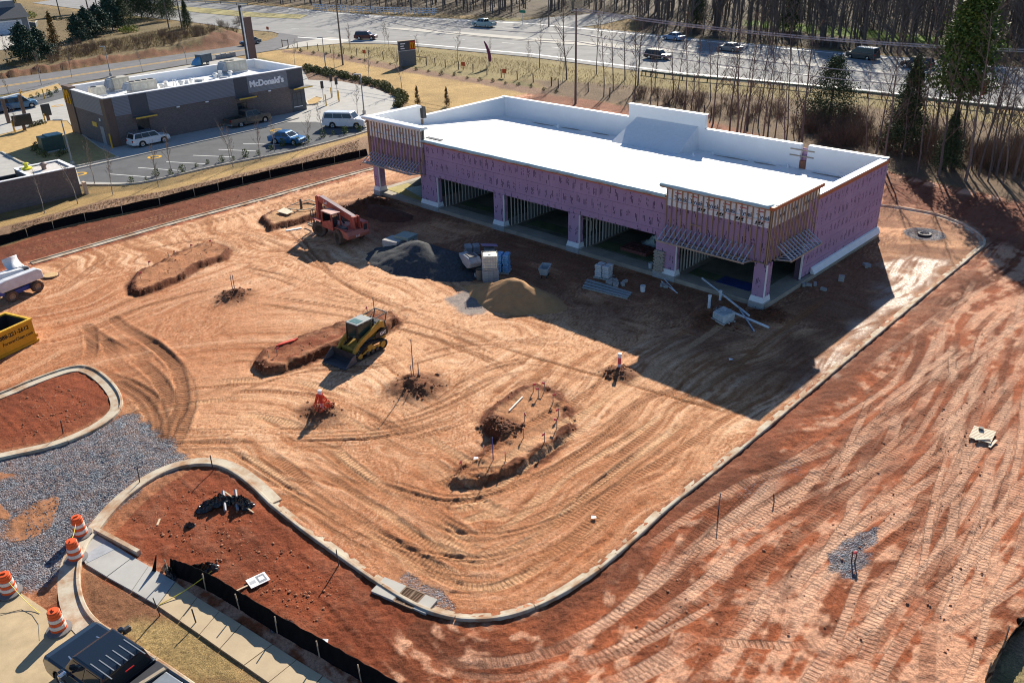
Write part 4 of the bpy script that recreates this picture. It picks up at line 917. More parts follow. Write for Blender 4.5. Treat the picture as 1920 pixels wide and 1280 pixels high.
# ================================================================ restaurant
M_O = G(214, 277); M_YAW = R(45.0)
_m1 = Vector((math.cos(M_YAW), math.sin(M_YAW), 0)); _m2 = Vector((-math.sin(M_YAW), math.cos(M_YAW), 0))
def ML(px, py, z):
    v = G(px, py, z)-M_O; return (v.dot(_m1), v.dot(_m2))
def MW(x, y, z=0.0): p = M_O+_m1*x+_m2*y; p.z = z; return p
def brick_mat(name, c1, c2, mortar, bw=.20, bh=.075):
    m = bpy.data.materials.new(name); m.use_nodes = True; nt = m.node_tree; L = nt.links.new; b = nt.nodes["Principled BSDF"]; b.inputs["Roughness"].default_value = .9
    uv = nt.nodes.new("ShaderNodeUVMap"); br = nt.nodes.new("ShaderNodeTexBrick")
    L(uv.outputs[0], br.inputs["Vector"]); br.inputs["Scale"].default_value = 1; br.inputs["Brick Width"].default_value = bw; br.inputs["Row Height"].default_value = bh; br.inputs["Mortar Size"].default_value = .008
    br.inputs["Color1"].default_value = (*c1, 1); br.inputs["Color2"].default_value = (*c2, 1); br.inputs["Mortar"].default_value = (*mortar, 1); br.inputs["Bias"].default_value = -.2
    n = nt.nodes.new("ShaderNodeTexNoise"); n.inputs["Scale"].default_value = 2.5; n.inputs["Detail"].default_value = 5; L(uv.outputs[0], n.inputs["Vector"])
    L(mixc(nt, math_n(nt, 'MULTIPLY', n.outputs[0], .5), br.outputs[0], c1), b.inputs["Base Color"])
    bp = nt.nodes.new("ShaderNodeBump"); bp.inputs["Strength"].default_value = .4; bp.inputs["Distance"].default_value = .02; L(br.outputs["Fac"], bp.inputs["Height"]); bp.invert = True; L(bp.outputs[0], b.inputs["Normal"])
    return m
brickm = brick_mat("dark_brick", (.135, .105, .10), (.235, .19, .175), (.20, .18, .17))
bronze = mat("bronze_panel", (.145, .095, .075), .6, .12, 2); charc = mat("charcoal_panel", (.085, .09, .105), .6, .1, 2)
def corr_mat():
    m = bpy.data.materials.new("ribbed_grey_panel"); m.use_nodes = True; nt = m.node_tree; L = nt.links.new; b = nt.nodes["Principled BSDF"]; b.inputs["Roughness"].default_value = .55
    uv = nt.nodes.new("ShaderNodeUVMap"); sp = nt.nodes.new("ShaderNodeSeparateXYZ"); L(uv.outputs[0], sp.inputs[0])
    s = math_n(nt, 'SINE', math_n(nt, 'MULTIPLY', sp.outputs[1], 2*math.pi/.16)); r_ = ramp(nt, math_n(nt, 'MULTIPLY_ADD', s, .5, .5), [(0, (.16, .175, .205)), (1, (.25, .265, .305))]); L(r_, b.inputs["Base Color"])
    return m
corr = corr_mat()
gold = mat("sign_gold", (.85, .42, .02), .4, .05); sign_w = mat("sign_white", (.92, .92, .93), .5, .02); awny = mat("awning_yellow", (.72, .46, .06), .5, .1)
rest = thing("restaurant", "flat roofed brick and grey panel restaurant with white lettering", "building", tuple(M_O), M_YAW)
LX, LY, ZP, ZH = 26.9, 12.0, 3.48, 5.62
def rb(x0, x1, y0, y1, z0, z1, n, m, uv=True, bev=0): return MB().box(x0, x1, y0, y1, z0, z1).build(n, m, rest, uv=uv, bevel=bev)
rb(.05, LX-.05, .05, .40, -.1, ZH, "wall_core", charc); rb(.05, .40, .4, LY-.05, -.1, ZH, "wall_core", charc); rb(.4, LX-.05, LY-.40, LY-.05, -.1, ZH, "wall_core", charc); rb(LX-.40, LX-.05, .4, LY-.4, -.1, ZH, "wall_core", charc)
rb(.95, LX, .0, .045, -.05, ZP, "brick_wall", brickm); rb(0, .045, .95, 9.5, -.05, ZP+.1, "brick_wall", brickm); rb(LX-.045, LX, .05, LY, -.05, ZP, "brick_wall", brickm)
rb(-.06, .92, -.06, .95, -.05, ZH+.02, "corner_pillar", bronze); rb(-.14, .6, 9.55, LY+.05, -.05, ZH+.35, "corner_pillar", bronze)
for (x0, x1) in ((.95, 2.93), (5.12, 16.6), (18.52, 24.48)): rb(x0, x1, -.05, .04, ZP+.01, ZH, "ribbed_panel", corr)
for (x0, x1) in ((2.96, 5.10), (16.63, 18.50), (24.5, LX+.03)): rb(x0, x1, -.02, .042, ZP-.25, ZH, "dark_panel", charc)
rb(-.05, .04, 1.0, 9.5, ZP+.12, ZH, "ribbed_panel", corr); rb(24.7, LX+.02, -.02, .042, -.05, ZP-.26, "dark_panel", charc)
for (a) in ((-.12, LX+.06, -.12, .42), (-.12, .42, .42, LY-.42), (-.12, LX+.06, LY-.42, LY+.06), (LX-.42, LX+.06, .42, LY-.42)): rb(*a, ZH+.022, ZH+.12, "parapet_cap", sign_w, False)
rb(.40, LX-.40, .40, LY-.40, 4.3, 4.62, "roof", white_mem(), False)
for a in ((.4, LX-.4, .402, .43), (.4, LX-.4, LY-.43, LY-.402), (.402, .43, .43, LY-.43), (LX-.43, LX-.402, .43, LY-.43)): rb(*a, 4.6, ZH+.02, "parapet_lining", white_mem(), False)
def window(x0, x1, z0, z1, cols=1, rows=1):
    rb(x0, x1, -.015, .048, z0, z1, "window", glass_d()); f = MB(); t = .05
    f.box(x0-t, x1+t, -.05, .05, z1, z1+t).box(x0-t, x1+t, -.06, .05, z0-t, z0).box(x0-t, x0, -.05, .05, z0, z1).box(x1, x1+t, -.05, .05, z0, z1)
    for k in range(1, cols): x = x0+(x1-x0)*k/cols; f.box(x-.02, x+.02, -.04, .04, z0, z1)
    for k in range(1, rows): z = z0+(z1-z0)*k/rows; f.box(x0, x1, -.039, .041, z-.02, z+.02)
    f.build("window_frame", steel_d(), rest)
window(3.35, 4.75, 1.1, 2.55, 2); window(16.7, 17.95, 1.0, 2.45, 2, 2); window(24.95, 26.25, .75, 2.5, 2, 2)
rb(24.9, 26.3, -.09, -.052, .62, .70, "window_sill", sign_w, False)
for (x0, x1, z) in ((2.9, 5.5, 3.02), (16.5, 19.0, 3.10), (24.6, 27.6, 3.15)):
    rb(x0, x1, -1.05, -.06, z, z+.10, "awning", charc, False); rb(x0-.01, x1+.01, -1.10, -1.052, z-.05, z+.11, "awning_edge", awny, False)
for x in (8.68, 12.52, 21.5): rb(x-.2, x+.2, -.22, -.055, 3.30, 3.44, "wall_lamp", sign_w, False)
rb(-.02, .046, 1.85, 2.85, 0, 2.15, "door", mat("grey_door", (.30, .31, .33), .5, .1), False); rb(-.05, -.021, 2.72, 2.78, .95, 1.1, "door_handle", chrome(), False)
rb(-.03, .044, 3.7, 5.0, 1.9, 2.45, "wall_sign", awny, False); rb(-.06, .043, 2.2, 2.5, 2.8, 3.1, "wall_lamp", sign_w, False)
lettering("McDonald's", 1.08, sign_w, rest, (18.75, -.07, 4.22), depth=.06, bold=.045)
def arches(parent, x, z, wd, h, y, rz, m, r):
    """two tall rounded arches side by side"""
    P = []; b = MB()
    for s in (-1, 1):
        pts = [(s*wd/4+wd/4*math.cos(t)*(1), h*math.sin(t)) for t in [math.pi*i/14 for i in range(15)]]
        b.path([(px_, 0, pz_) for px_, pz_ in pts], r, 6)
    o = b.build("arches_logo", m, parent, smooth=True); o.location = (x, y, z); o.rotation_euler = (0, 0, rz); return o
o = arches(rest, -.20, 3.9, 1.7, 1.6, 10.8, R(90), gold, .11)
# rooftop plant: each unit is a thing of its own standing on the roof
beige = mat("beige_sheet_metal", (.46, .43, .36), .5, .1, 2); beige_d = mat("louvre_dark", (.10, .10, .11), .6)
def rtu(px, py, l, w_, h, label, fans=2, hood=True):
    x, y = ML(px, py, 4.66); p = MW(x, y, 4.63); t = thing("rooftop_unit", label, "air conditioner", tuple(p), M_YAW)
    MB().box(-l/2-.05, l/2+.05, -w_/2-.05, w_/2+.05, 0, .22).build("base_rail", galv(), t)
    MB().box(-l/2, l/2, -w_/2, w_/2, .22, h).build("housing", beige, t, bevel=.02)
    for k in range(fans):
        MB().lathe([(.36, 0), (.36, .05), (.30, .06), (.29, .02)], 14, (-l/2+.5+k*.8, 0, h)).build("fan_guard", steel_d(), t)
    if hood: MB().hexa([(-l/2-.7, -w_/2+.1, .5), (-l/2-.003, -w_/2+.1, .35), (-l/2-.003, w_/2-.1, .35), (-l/2-.7, w_/2-.1, .5)], [(-l/2-.35, -w_/2+.1, h*.9), (-l/2-.003, -w_/2+.1, h*.97), (-l/2-.003, w_/2-.1, h*.97), (-l/2-.35, w_/2-.1, h*.9)]).build("intake_hood", mat("hood_grey", (.30, .32, .35), .5), t)
    for k in range(3): MB().box(-l/2+.25+k*(l-.4)/3, -l/2+.2+(k+.85)*(l-.4)/3, -w_/2-.012, -w_/2-.003, .45, h-.2).build("access_panel", mat("panel_beige", (.52, .49, .42), .5), t)
rtu(184, 180, 1.7, 1.3, 1.15, "small beige rooftop unit at the restaurant roof corner", 1, False); rtu(226, 168, 2.1, 1.6, 1.6, "tall beige rooftop unit with intake hood beside the small one", 1)
rtu(268, 171, 3.3, 1.6, 1.35, "long beige rooftop unit with a row of fans on the restaurant", 4); rtu(440, 135, 3.0, 1.9, 1.6, "large beige rooftop unit alone at the far end of the restaurant roof", 2)
for k, (px, py, kind) in enumerate([(304,166,0),(312,163,1),(318,166,2),(326,162,3),(331,161,3),(340,160,0),(352,160,1),(358,156,0),(366,158,3),(374,152,2),(404,146,0),(414,143,1),(420,147,2),(432,142,0)]):
    x, y = ML(px, py, 4.66); p = MW(x, y, 4.625); lab = ("white mushroom exhaust vent on the restaurant roof", "white box curb vent on the restaurant roof", "low grey roof hatch on the restaurant roof", "thin white vent pipe on the restaurant roof")[kind]
    b = MB()
    if kind == 0: b.lathe([(.22, 0), (.22, .35), (.36, .38), (.36, .55), (.2, .66)], 12)
    elif kind == 1: b.box(-.3, .3, -.3, .3, 0, .4).box(-.22, .22, -.22, .22, .4, .75)
    elif kind == 2: b.box(-.5, .5, -.4, .4, 0, .25)
    else: b.tube((0, 0, 0), (0, 0, .8), .05, .05, 8).lathe([(.1, .8), (.1, .85)], 8)
    o = b.build("roof_vent", mat("vent_white", (.72, .72, .70), .5) if kind != 2 else MATS["hood_grey"]); o.location = p; tag(o, lab, "vent", "vents on the restaurant roof")

# trash enclosure
K0 = G(154, 365); kx = -_m1; ky = _m2
enc = thing("trash_enclosure", "brick trash enclosure with flat pale roof beside the parking lot", "shed", tuple(K0), M_YAW+R(180))
def EL(px, py, z): v = G(px, py, z)-K0; return (v.dot(kx), v.dot(ky))
# local x runs away from the corner along the long wall; local y points back towards the camera, so depth is negative y
def eb(x0, x1, d0, d1, z0, z1, n, m, uv=True): return MB().box(x0, x1, -d1, -d0, z0, z1).build(n, m, enc, uv=uv)
EH = 2.75
eb(0, 16, 0, .25, -.1, EH, "brick_wall", brickm); eb(0, .25, .25, 4.2, -.1, EH, "brick_wall", brickm); eb(4.0, 4.2, .25, 4.2, -.1, EH, "partition", charc); eb(.25, 4.0, 3.95, 4.2, -.1, EH, "brick_wall", brickm)
eb(.25, 4.0, .25, 3.95, EH-.45, EH-.07, "roof", mat("enclosure_roof", (.58, .55, .52), .7), False)
for a in ((-.05, 16, -.05, .30), (-.05, .30, .30, 3.9), (3.95, 4.25, .30, 3.9), (-.05, 4.25, 3.9, 4.25)): eb(*a, EH+.002, EH+.07, "wall_cap", sign_w, False)
eb(4.25, 16, 3.95, 4.15, -.1, 2.3, "gate", steel_d(), False)
for k in range(8): eb(4.5+k*1.4, 5.6+k*1.4, 2.3, 3.6, 1.5, 1.58, "bin_lid", mat("bin_blue_grey", (.10, .13, .17), .6), False)
MB().lathe([(.22, 0), (.22, .35), (.34, .40), (.34, .55), (.12, .66)], 12, (2.2, -1.9, EH-.07)).build("roof_vent", mat("vent_brown", (.20, .14, .12), .6), enc)
o = MB().lathe([(.45, 0), (.5, .14), (.2, .2), (.16, .55), (.28, .6), (.1, .66)], 12).build("roof_fan", mat("lime_yellow", (.62, .60, .03), .5)); o.location = K0+kx*3.3+ky*3.3+Vector((0, 0, EH-.068)); tag(o, "yellow green roof fan on the trash enclosure roof", "fan")
eb(-.55, -.3, -.3, .3, 0, 1.2, "bollard", mat("bollard_buff", (.60, .45, .33), .7), False)

# signs
def post_sign(): pass
sg = on(765, 123); hd = heading((768, 122), (810, 117))
ms = thing("monument_sign", "grey monument sign with red panel and golden arches beside the lawn", "sign", tuple(sg), hd)
ms.scale = (.74, .74, .72); MB().box(-2.1, 2.1, -.35, .35, -.05, 3.5).build("base", mat("sign_grey", (.15, .155, .165), .7), ms); MB().box(-2.15, 2.15, -.38, .38, 3.5, 3.58).build("trim", sign_w, ms); MB().box(-2.12, 2.12, -.36, .36, 3.58, 5.7).build("cabinet", charc, ms); MB().box(-2.14, 2.14, -.40, .40, 5.7, 5.82).build("cap", wood_grey(), ms)
MB().box(.55, 2.05, -.385, -.362, 3.7, 5.6).build("red_panel", mat("sign_red", (.55, .05, .02), .5), ms); arches(ms, 1.3, 3.95, 1.15, 1.35, -.41, 0, gold, .09)
for k, (x0, x1) in enumerate(((-1.75, -.5), (-1.75, -.9), (-1.75, -.7))): MB().box(x0, x1, -.372, -.362, 5.05-k*.55, 5.27-k*.55).build("print_bar", sign_w, ms)
py_ = on(478, 108); pylon = thing("sign_pylon", "tall brown sign pylon slab behind the restaurant", "sign", tuple(MW(*ML(474, 113, 0), 0)), M_YAW)
MB().box(-.75, .75, -.35, .35, -.1, 7.6).build("slab", mat("pylon_brown", (.17, .11, .10), .7, .12), pylon); MB().box(-1.15, -.80, -.30, .30, -.1, 9.7).build("fin", steel_d(), pylon); MB().box(-1.10, -.86, -.36, -.302, -.1, 9.3).build("light_strip", sign_w, pylon)

# drive-through furniture and bollards
def bollard(px, py, h, lab, r_=.09):
    p = on(px, py); o = MB().lathe([(r_, 0), (r_, h-.05), (r_*.6, h)], 10).build("bollard", paint_y()); o.location = p; tag(o, lab, "bollard", "yellow bollards around the restaurant")
for px, py, h, lab in ((612, 199, 1.6, "yellow bollard beside the lawn wedge at the restaurant end wall"), (622, 184, 1.5, "yellow bollard on the pale drive nearest the massed shrubs"), (636, 191, 1.6, "yellow bollard at the kerb tip of the pale drive"), (669, 242, 1.3, "yellow bollard in front of the long white vehicle")): bollard(px, py, h, lab)
bollard(211, 278, 1.7, "yellow bollard at the restaurant corner pillar"); bollard(28, 249, 1.6, "yellow bollard beside the low wide menu board"); bollard(86, 232, 1.3, "yellow bollard beside the tall menu board"); bollard(84, 186, 1.5, "yellow bollard in the planting bed by the side road"); bollard(40, 180, 1.1, "short orange yellow bollard in the planting bed by the side road")
def menu(px, py, w_, h, z0, lab):
    p = on(px, py); t = thing("menu_board", lab, "sign", tuple(p), M_YAW+R(180)); MB().box(-.18, .18, -.12, .12, 0, z0+.2).build("post", bronze, t); MB().box(-w_/2, w_/2, -.14, .14, z0, z0+h).build("cabinet", steel_d(), t); MB().box(-w_/2+.08, w_/2-.08, .142, .15, z0+.1, z0+h-.1).build("screen", mat("dark_screen", (.035, .045, .055), .3), t)
menu(47, 246, 2.3, 1.35, .75, "wide dark drive-through menu board on the lawn bed"); menu(92, 228, 1.1, 1.5, .8, "tall dark drive-through menu board by the shrubs")
t = thing("clearance_canopy", "brown two post canopy frame over the drive-through lane", "canopy", tuple(on(30, 233)), M_YAW)
A = G(17, 231)-Vector(t.location); B_ = G(48, 222)-Vector(t.location); inv = Matrix.Rotation(-M_YAW, 3, 'Z'); A = inv @ A; B_ = inv @ B_
for q in (A, B_): MB().box(q.x-.2, q.x+.2, q.y-.2, q.y+.2, 0, 3.2).build("post", bronze, t)
MB().bar((A.x, A.y, 3.28), (B_.x, B_.y, 3.28), .5, .16).build("beam", mat("canopy_white", (.55, .60, .66), .5), t)
for px, py, h, lab in ((608, 196, 3.2, "slim dark sign on a post beside the left yellow bollard"), (634, 188, 3.2, "slim dark sign on a post beside the drive exit bollard"), (624, 182, 3.2, "slim dark sign on a post at the far drive bollard")):
    p = on(px, py); t = thing("drive_sign", lab, "sign", tuple(p), M_YAW); MB().tube((0, 0, 0), (0, 0, h), .045, .045, 8).build("post", galv(), t); MB().box(-.22, .22, -.05, .05, h-1.0, h).build("panel", steel_d(), t)
ub = on(100, 284); ub.z = .13; t = thing("utility_box", "dark green utility transformer box standing in shrubs", "utility box", tuple(ub), M_YAW)
grn = mat("utility_green", (.045, .085, .07), .5); MB().box(-1.3, 1.3, -.9, .9, 0, .15).build("pad", con_grey, t); MB().box(-1.2, 1.2, -.8, .8, .15, 1.75).build("cabinet", grn, t, bevel=.03); MB().box(-.5, 1.25, -.85, .85, 1.752, 1.85).build("lid", mat("utility_lid", (.06, .20, .22), .4), t); MB().box(-.02, .02, -.82, -.802, .2, 1.7).build("door_seam", steel_d(), t)
for (px, py, lab) in ((290, 295, "yellow painted ring marking on the lot beside the white crossover"), (519, 245, "yellow painted ring marking on the lot behind the blue car"), (149, 327, "yellow painted ring marking on the lot near the trash enclosure"), (108, 199, "yellow painted ring marking on the drive lane")):
    p = G(px, py); b = MB(); n = 20
    for k in range(n):
        for r_ in (.50, .78): b.v.append((r_*math.cos(2*math.pi*k/n), r_*math.sin(2*math.pi*k/n), 0))
    b.f = [(2*k, 2*k+1, (2*k+3) % (2*n), (2*k+2) % (2*n)) for k in range(n)]; o = b.build("lot_marking", paint_y()); o.location = (p.x, p.y, .042); struct(o, lab)
# ================================================================ vehicles
def paint(name, rgb, metal=.3, rough=.32): return mat(name, rgb, rough, .05, 2, metal=metal, coat=.6)
tyre_me = {}
def wheel(parent, x, y, r, wd, detail=True, rimm=None):
    k = (r, wd)
    if k not in tyre_me:
        a = MB().lathe([(r*.62, -wd/2), (r*.93, -wd/2), (r, -wd*.36), (r, wd*.36), (r*.93, wd/2), (r*.62, wd/2), (r*.62, -wd/2)], 22).mesh("tyre"); a.materials.append(rubber())
        b = MB().lathe([(r*.60, -wd*.40), (r*.62, -wd*.2), (r*.62, wd*.44), (r*.54, wd*.40), (r*.5, wd*.30), (r*.2, wd*.34), (r*.12, wd*.38)], 22).mesh("rim")
        for s in range(5):
            pass
        tyre_me[k] = (a, b)
    a, b = tyre_me[k]
    s = 1 if y > 0 else -1
    t = bpy.data.objects.new("wheel", None); COL.objects.link(t); t.parent = parent; t.location = (x, y, r); t.rotation_euler = (R(-90)*s, 0, 0); t.empty_display_size = .1
    share(a, "tyre", None, t, (0, 0, 0)); o = share(b, "rim", rimm or chrome(), t, (0, 0, 0))
    if detail:
        sp = MB()
        for i in range(5):
            an = 2*math.pi*i/5; sp.bar((r*.1*math.cos(an), r*.1*math.sin(an), wd*.40), (r*.55*math.cos(an), r*.55*math.sin(an), wd*.42), r*.16, wd*.06, up=(0, 0, 1))
        sp.build("spokes", mat("rim_spoke", (.38, .39, .41), .3, .05, metal=.7), t)
def arch(cx, r, z0, n=7, rev=True):
    P = [(cx+r*math.cos(math.pi*i/n), z0+max(0, r*math.sin(math.pi*i/n))) for i in range(n+1)]
    return P if rev else P[::-1]
def car(name, label, cat, pos, yaw, kind, L, W, H, body, group=None, detail=True, rimm=None, roofm=None, belt=None, wr=None):
    t = thing(name, label, cat, tuple(pos), yaw, group)
    P = {'suv': dict(wb=.58, hood=.245, wsh=.12, rear=.02, rrake=.07, belt=.60, hoodz=.56), 'sedan': dict(wb=.58, hood=.26, wsh=.17, rear=.13, rrake=.15, belt=.62, hoodz=.55), 'van': dict(wb=.60, hood=.17, wsh=.17, rear=.01, rrake=.05, belt=.56, hoodz=.54), 'truck': dict(wb=.60, hood=.23, wsh=.09, rear=.375, rrake=.025, belt=.64, hoodz=.60), 'big': dict(wb=.57, hood=.235, wsh=.085, rear=.01, rrake=.045, belt=.62, hoodz=.58)}[kind]
    bz = H*(belt or P['belt']); hz = H*P['hoodz']; r = wr or (.36 if kind in ('suv', 'truck', 'big') else .32); gr = .27 if kind in ('suv', 'truck', 'big') else .2
    xf, xr = L/2, -L/2; fx = L*P['wb']/2+.06*L*.5; rx = fx-L*P['wb']; hx = xf-L*P['hood']; tx = hx-L*P['wsh']; bx_ = xr+L*P['rear']; rtx = bx_+L*P['rrake']
    hw = W/2
    ar = r*1.22
    prof = [(xf-.03, gr+.12), (xf, gr+.28), (xf-.02, hz*.80), (xf-.16, hz*.97), (xf-.45, hz+.03), (hx+.05, bz-.02), (hx-.1, bz)]
    if kind == 'truck': bedz = bz*.94; prof += [(bx_+.02, bz), (bx_-.02, gr+.35), (xr+.08, gr+.35), (xr+.05, gr+.1)]
    elif kind == 'sedan': prof += [(bx_, bz+.02), (xr+.12, bz-.02), (xr+.02, bz*.86), (xr, gr+.35), (xr+.06, gr+.05)]
    else: prof += [(bx_+.02, bz), (xr+.03, bz*.9), (xr, gr+.35), (xr+.05, gr+.08)]
    prof += [(rx-ar-.06, gr)]+arch(rx, ar, r, 8)[::-1]+[(rx+ar+.06, gr-.02), (fx-ar-.06, gr-.02)]+arch(fx, ar, r, 8)[::-1]+[(fx+ar+.04, gr)]
    prof = [(x, max(z, gr-.02)) for x, z in prof]
    # body in four slices so the flanks bulge and the shoulder tucks in
    b = MB(); n = len(prof); ys = [(-hw, 1), (-hw*.93, 0), (hw*.93, 0), (hw, 1)]
    for yy, tuck in ((-hw+.0, 1), (-hw*.90, 0), (hw*.90, 0), (hw-.0, 1)):
        for x, z in prof: b.v.append((x*(1-.022*tuck) if abs(x) > L*.42 else x, yy*(1-.03*max(0, (z-bz*.7)/bz)*tuck), z-(.035 if tuck and z > hz*.75 else 0)))
    for k in range(3):
        for i in range(n): j = (i+1) % n; b.f.append((k*n+i, k*n+j, (k+1)*n+j, (k+1)*n+i))
    b.f.append(tuple(range(n))[::-1]); b.f.append(tuple(3*n+i for i in range(n)))
    b.build("body", body, t, bevel=.025)
    # greenhouse
    iw, tw = hw*.92, hw*.76 if kind != 'van' else hw*.80
    low = [(hx, -iw, bz-.03), (hx, iw, bz-.03), (bx_+.03, iw, bz-.03), (bx_+.03, -iw, bz-.03)]; top = [(tx, -tw, H-.05), (tx, tw, H-.05), (rtx, tw, H-.05), (rtx, -tw, H-.05)]
    MB().hexa(low, top).build("cabin", body, t, bevel=.03)
    MB().hexa([(tx+.06, -tw-.01, H-.07), (tx+.06, tw+.01, H-.07), (rtx-.05, tw+.01, H-.07), (rtx-.05, -tw-.01, H-.07)], [(tx-.1, -tw*.92, H), (tx-.1, tw*.92, H), (rtx+.08, tw*.92, H), (rtx+.08, -tw*.92, H)]).build("roof", roofm or body, t, bevel=.02)
    lp = lambda a, b_, f: tuple(a[i]+(b_[i]-a[i])*f for i in range(3))
    def pane(a, b_, c, d, nm):   # a-b lower edge, d-c upper edge
        q = [lp(a, d, .10), lp(b_, c, .10), lp(b_, c, .88), lp(a, d, .88)]
        MB().slab4(*q, .012).build(nm, glass_d(), t)
    l0, l1, l2, l3 = low; t0, t1, t2, t3 = top
    ins = lambda a, b_, f0, f1: (lp(a, b_, f0), lp(a, b_, f1))
    a, b_ = ins(l1, l0, .05, .95); c, d = ins(t1, t0, .95, .05); pane(b_, a, d, c, "windshield")
    a, b_ = ins(l3, l2, .06, .94); c, d = ins(t3, t2, .94, .06); pane(b_, a, d, c, "rear_window")
    cuts = [(.06, .46), (.50, .92)] if kind in ('sedan', 'truck') else [(.04, .345), (.357, .655), (.667, .95)]
    for f0, f1 in cuts:
        a, b_ = ins(l0, l3, f0, f1); c, d = ins(t0, t3, f1, f0); pane(b_, a, d, c, "side_window")
        a, b_ = ins(l1, l2, f0, f1); c, d = ins(t1, t2, f1, f0); pane(a, b_, c, d, "side_window")
    for s in (-1, 1):
        wheel(t, fx, s*(hw-.12), r, .24, detail, rimm); wheel(t, rx, s*(hw-.12), r, .24, detail, rimm)
        MB().box(xf-.22, xf-.005, s*hw*.62-.17, s*hw*.62+.17, hz*.72, hz*.86).build("headlight", mat("lamp_lens", (.70, .72, .74), .15, .05), t, bevel=.02)
        MB().box(xr-.012, xr+.14, s*hw*.82-.12, s*hw*.82+.12, bz*.68, bz*.90).build("taillight", mat("red_lens", (.40, .015, .012), .25), t, bevel=.02)
        if detail:
            MB().box(hx-.32, hx-.14, s*(hw+.02), s*(hw+.20), bz+.0, bz+.16).build("mirror", body, t, bevel=.03)
            for xx in ((tx-.35), (tx-1.35)): MB().box(xx-.1, xx+.1, s*(hw-.02), s*(hw+.02), bz-.17, bz-.13).build("door_handle", chrome() if kind in ('truck', 'big') else body, t)
    MB().box(xf-.05, xf+.015, -hw*.45, hw*.45, hz*.58, hz*.82).build("grille", steel_d(), t); MB().box(xf-.10, xf+.04, -hw*.88, hw*.88, gr+.05, gr+.25).build("front_bumper", chrome() if kind in ('truck', 'big') else body, t, bevel=.03); MB().box(xr-.05, xr+.12, -hw*.88, hw*.88, gr+.06, gr+.28).build("rear_bumper", chrome() if kind == 'truck' else body, t, bevel=.03)
    MB().box(xr+.3, xf-.3, -hw*.8, hw*.8, gr-.06, gr+.1).build("underbody", steel_d(), t)
    if kind == 'truck':
        by0, by1 = -hw+.01, hw-.01; x0, x1 = xr+.04, bx_-.03; z0 = gr+.32
        for s in (-1, 1):
            q = MB(); q.prism_y([(x0, z0), (x1, z0), (x1, bedz), (x0, bedz)] if False else [(x0, z0+.02), (rx-ar-.05, z0+.02)]+[(xx, max(zz, z0+.02)) for xx, zz in arch(rx, ar, r, 8)[::-1]]+[(rx+ar+.05, z0+.02), (x1, z0+.02), (x1, bedz), (x0, bedz)], s*(hw-.10), s*(hw-.015)); q.build("bed_side", body, t)
        MB().box(x0-.02, x0+.06, -hw+.10, hw-.10, z0, bedz).build("tailgate", body, t, bevel=.015); MB().box(x0+.06, x1, -hw+.11, hw-.11, z0+.10, z0+.16).build("bed_floor", steel_d(), t)
    return t
def wheels_at(p_rear, p_front, W, left_visible):
    """ground points of the two wheels nearest the camera -> centre and heading"""
    a, b = G(*p_rear), G(*p_front); d = (b-a).normalized(); n = Vector((-d.y, d.x, 0)); s = -1 if left_visible else 1
    c = (a+b)/2+n*s*(W/2-.1); c.z = .045; return c, math.atan2(d.y, d.x)
silver = paint("paint_white", (.72, .73, .74), .0); c, y = wheels_at((265, 277), (308, 268), 1.85, False); c.z = .03
car("crossover_car", "white crossover car at the restaurant window with dark glass roof", "car", c, y, 'suv', 4.65, 1.85, 1.68, silver, roofm=mat("panorama_roof", (.10, .11, .13), .1))
c, y = wheels_at((449, 240), (497, 230), 2.0, False); c.z = .03; pk = car("pickup_truck", "grey brown crew cab pickup truck beside the restaurant wall", "truck", c, y, 'truck', 5.9, 2.0, 1.85, paint("paint_taupe", (.11, .10, .09)))
c, y = wheels_at((514, 270), (551, 273), 1.75, False); car("coupe_car", "bright blue compact car parked in the restaurant lot", "car", c, y, 'sedan', 4.45, 1.75, 1.42, paint("paint_blue", (.015, .14, .36)))
c, y = wheels_at((621, 241), (668, 242), 2.0, False); car("large_suv", "long white sport utility vehicle parked in the restaurant lot", "car", c, y, 'big', 5.6, 2.0, 1.92, silver)
c, y = wheels_at((18, 208), (56, 203), 1.95, False); car("minivan", "blue minivan passing under the drive-through canopy", "van", c, y, 'van', 5.1, 1.95, 1.75, paint("paint_steel_blue", (.05, .15, .27)))
c, y = wheels_at((-26, 217), (10, 211), 1.8, False); car("sedan_car", "dark blue car queued behind the minivan on the drive lane", "car", c, y, 'sedan', 4.6, 1.8, 1.45, paint("paint_navy", (.02, .06, .14)))
c, y = wheels_at((489, 82), (462, 87), 1.8, True); car("sedan_car", "grey sedan turning on the side road behind the brown pylon", "car", c, y, 'sedan', 4.7, 1.8, 1.45, paint("paint_slate", (.10, .13, .16)), detail=False)
c, y = wheels_at((672, 76), (696, 76), 1.9, False); car("crossover_car", "dark maroon crossover driving on the near highway lane", "car", c, y, 'suv', 4.8, 1.9, 1.72, paint("paint_maroon", (.09, .025, .035)), detail=False)
c, y = wheels_at((917, 53), (890, 51), 2.0, True); car("pickup_truck", "silver blue pickup truck driving on the far highway lane", "truck", c, y, 'truck', 5.9, 2.0, 1.85, paint("paint_ice", (.22, .36, .42)), detail=False)
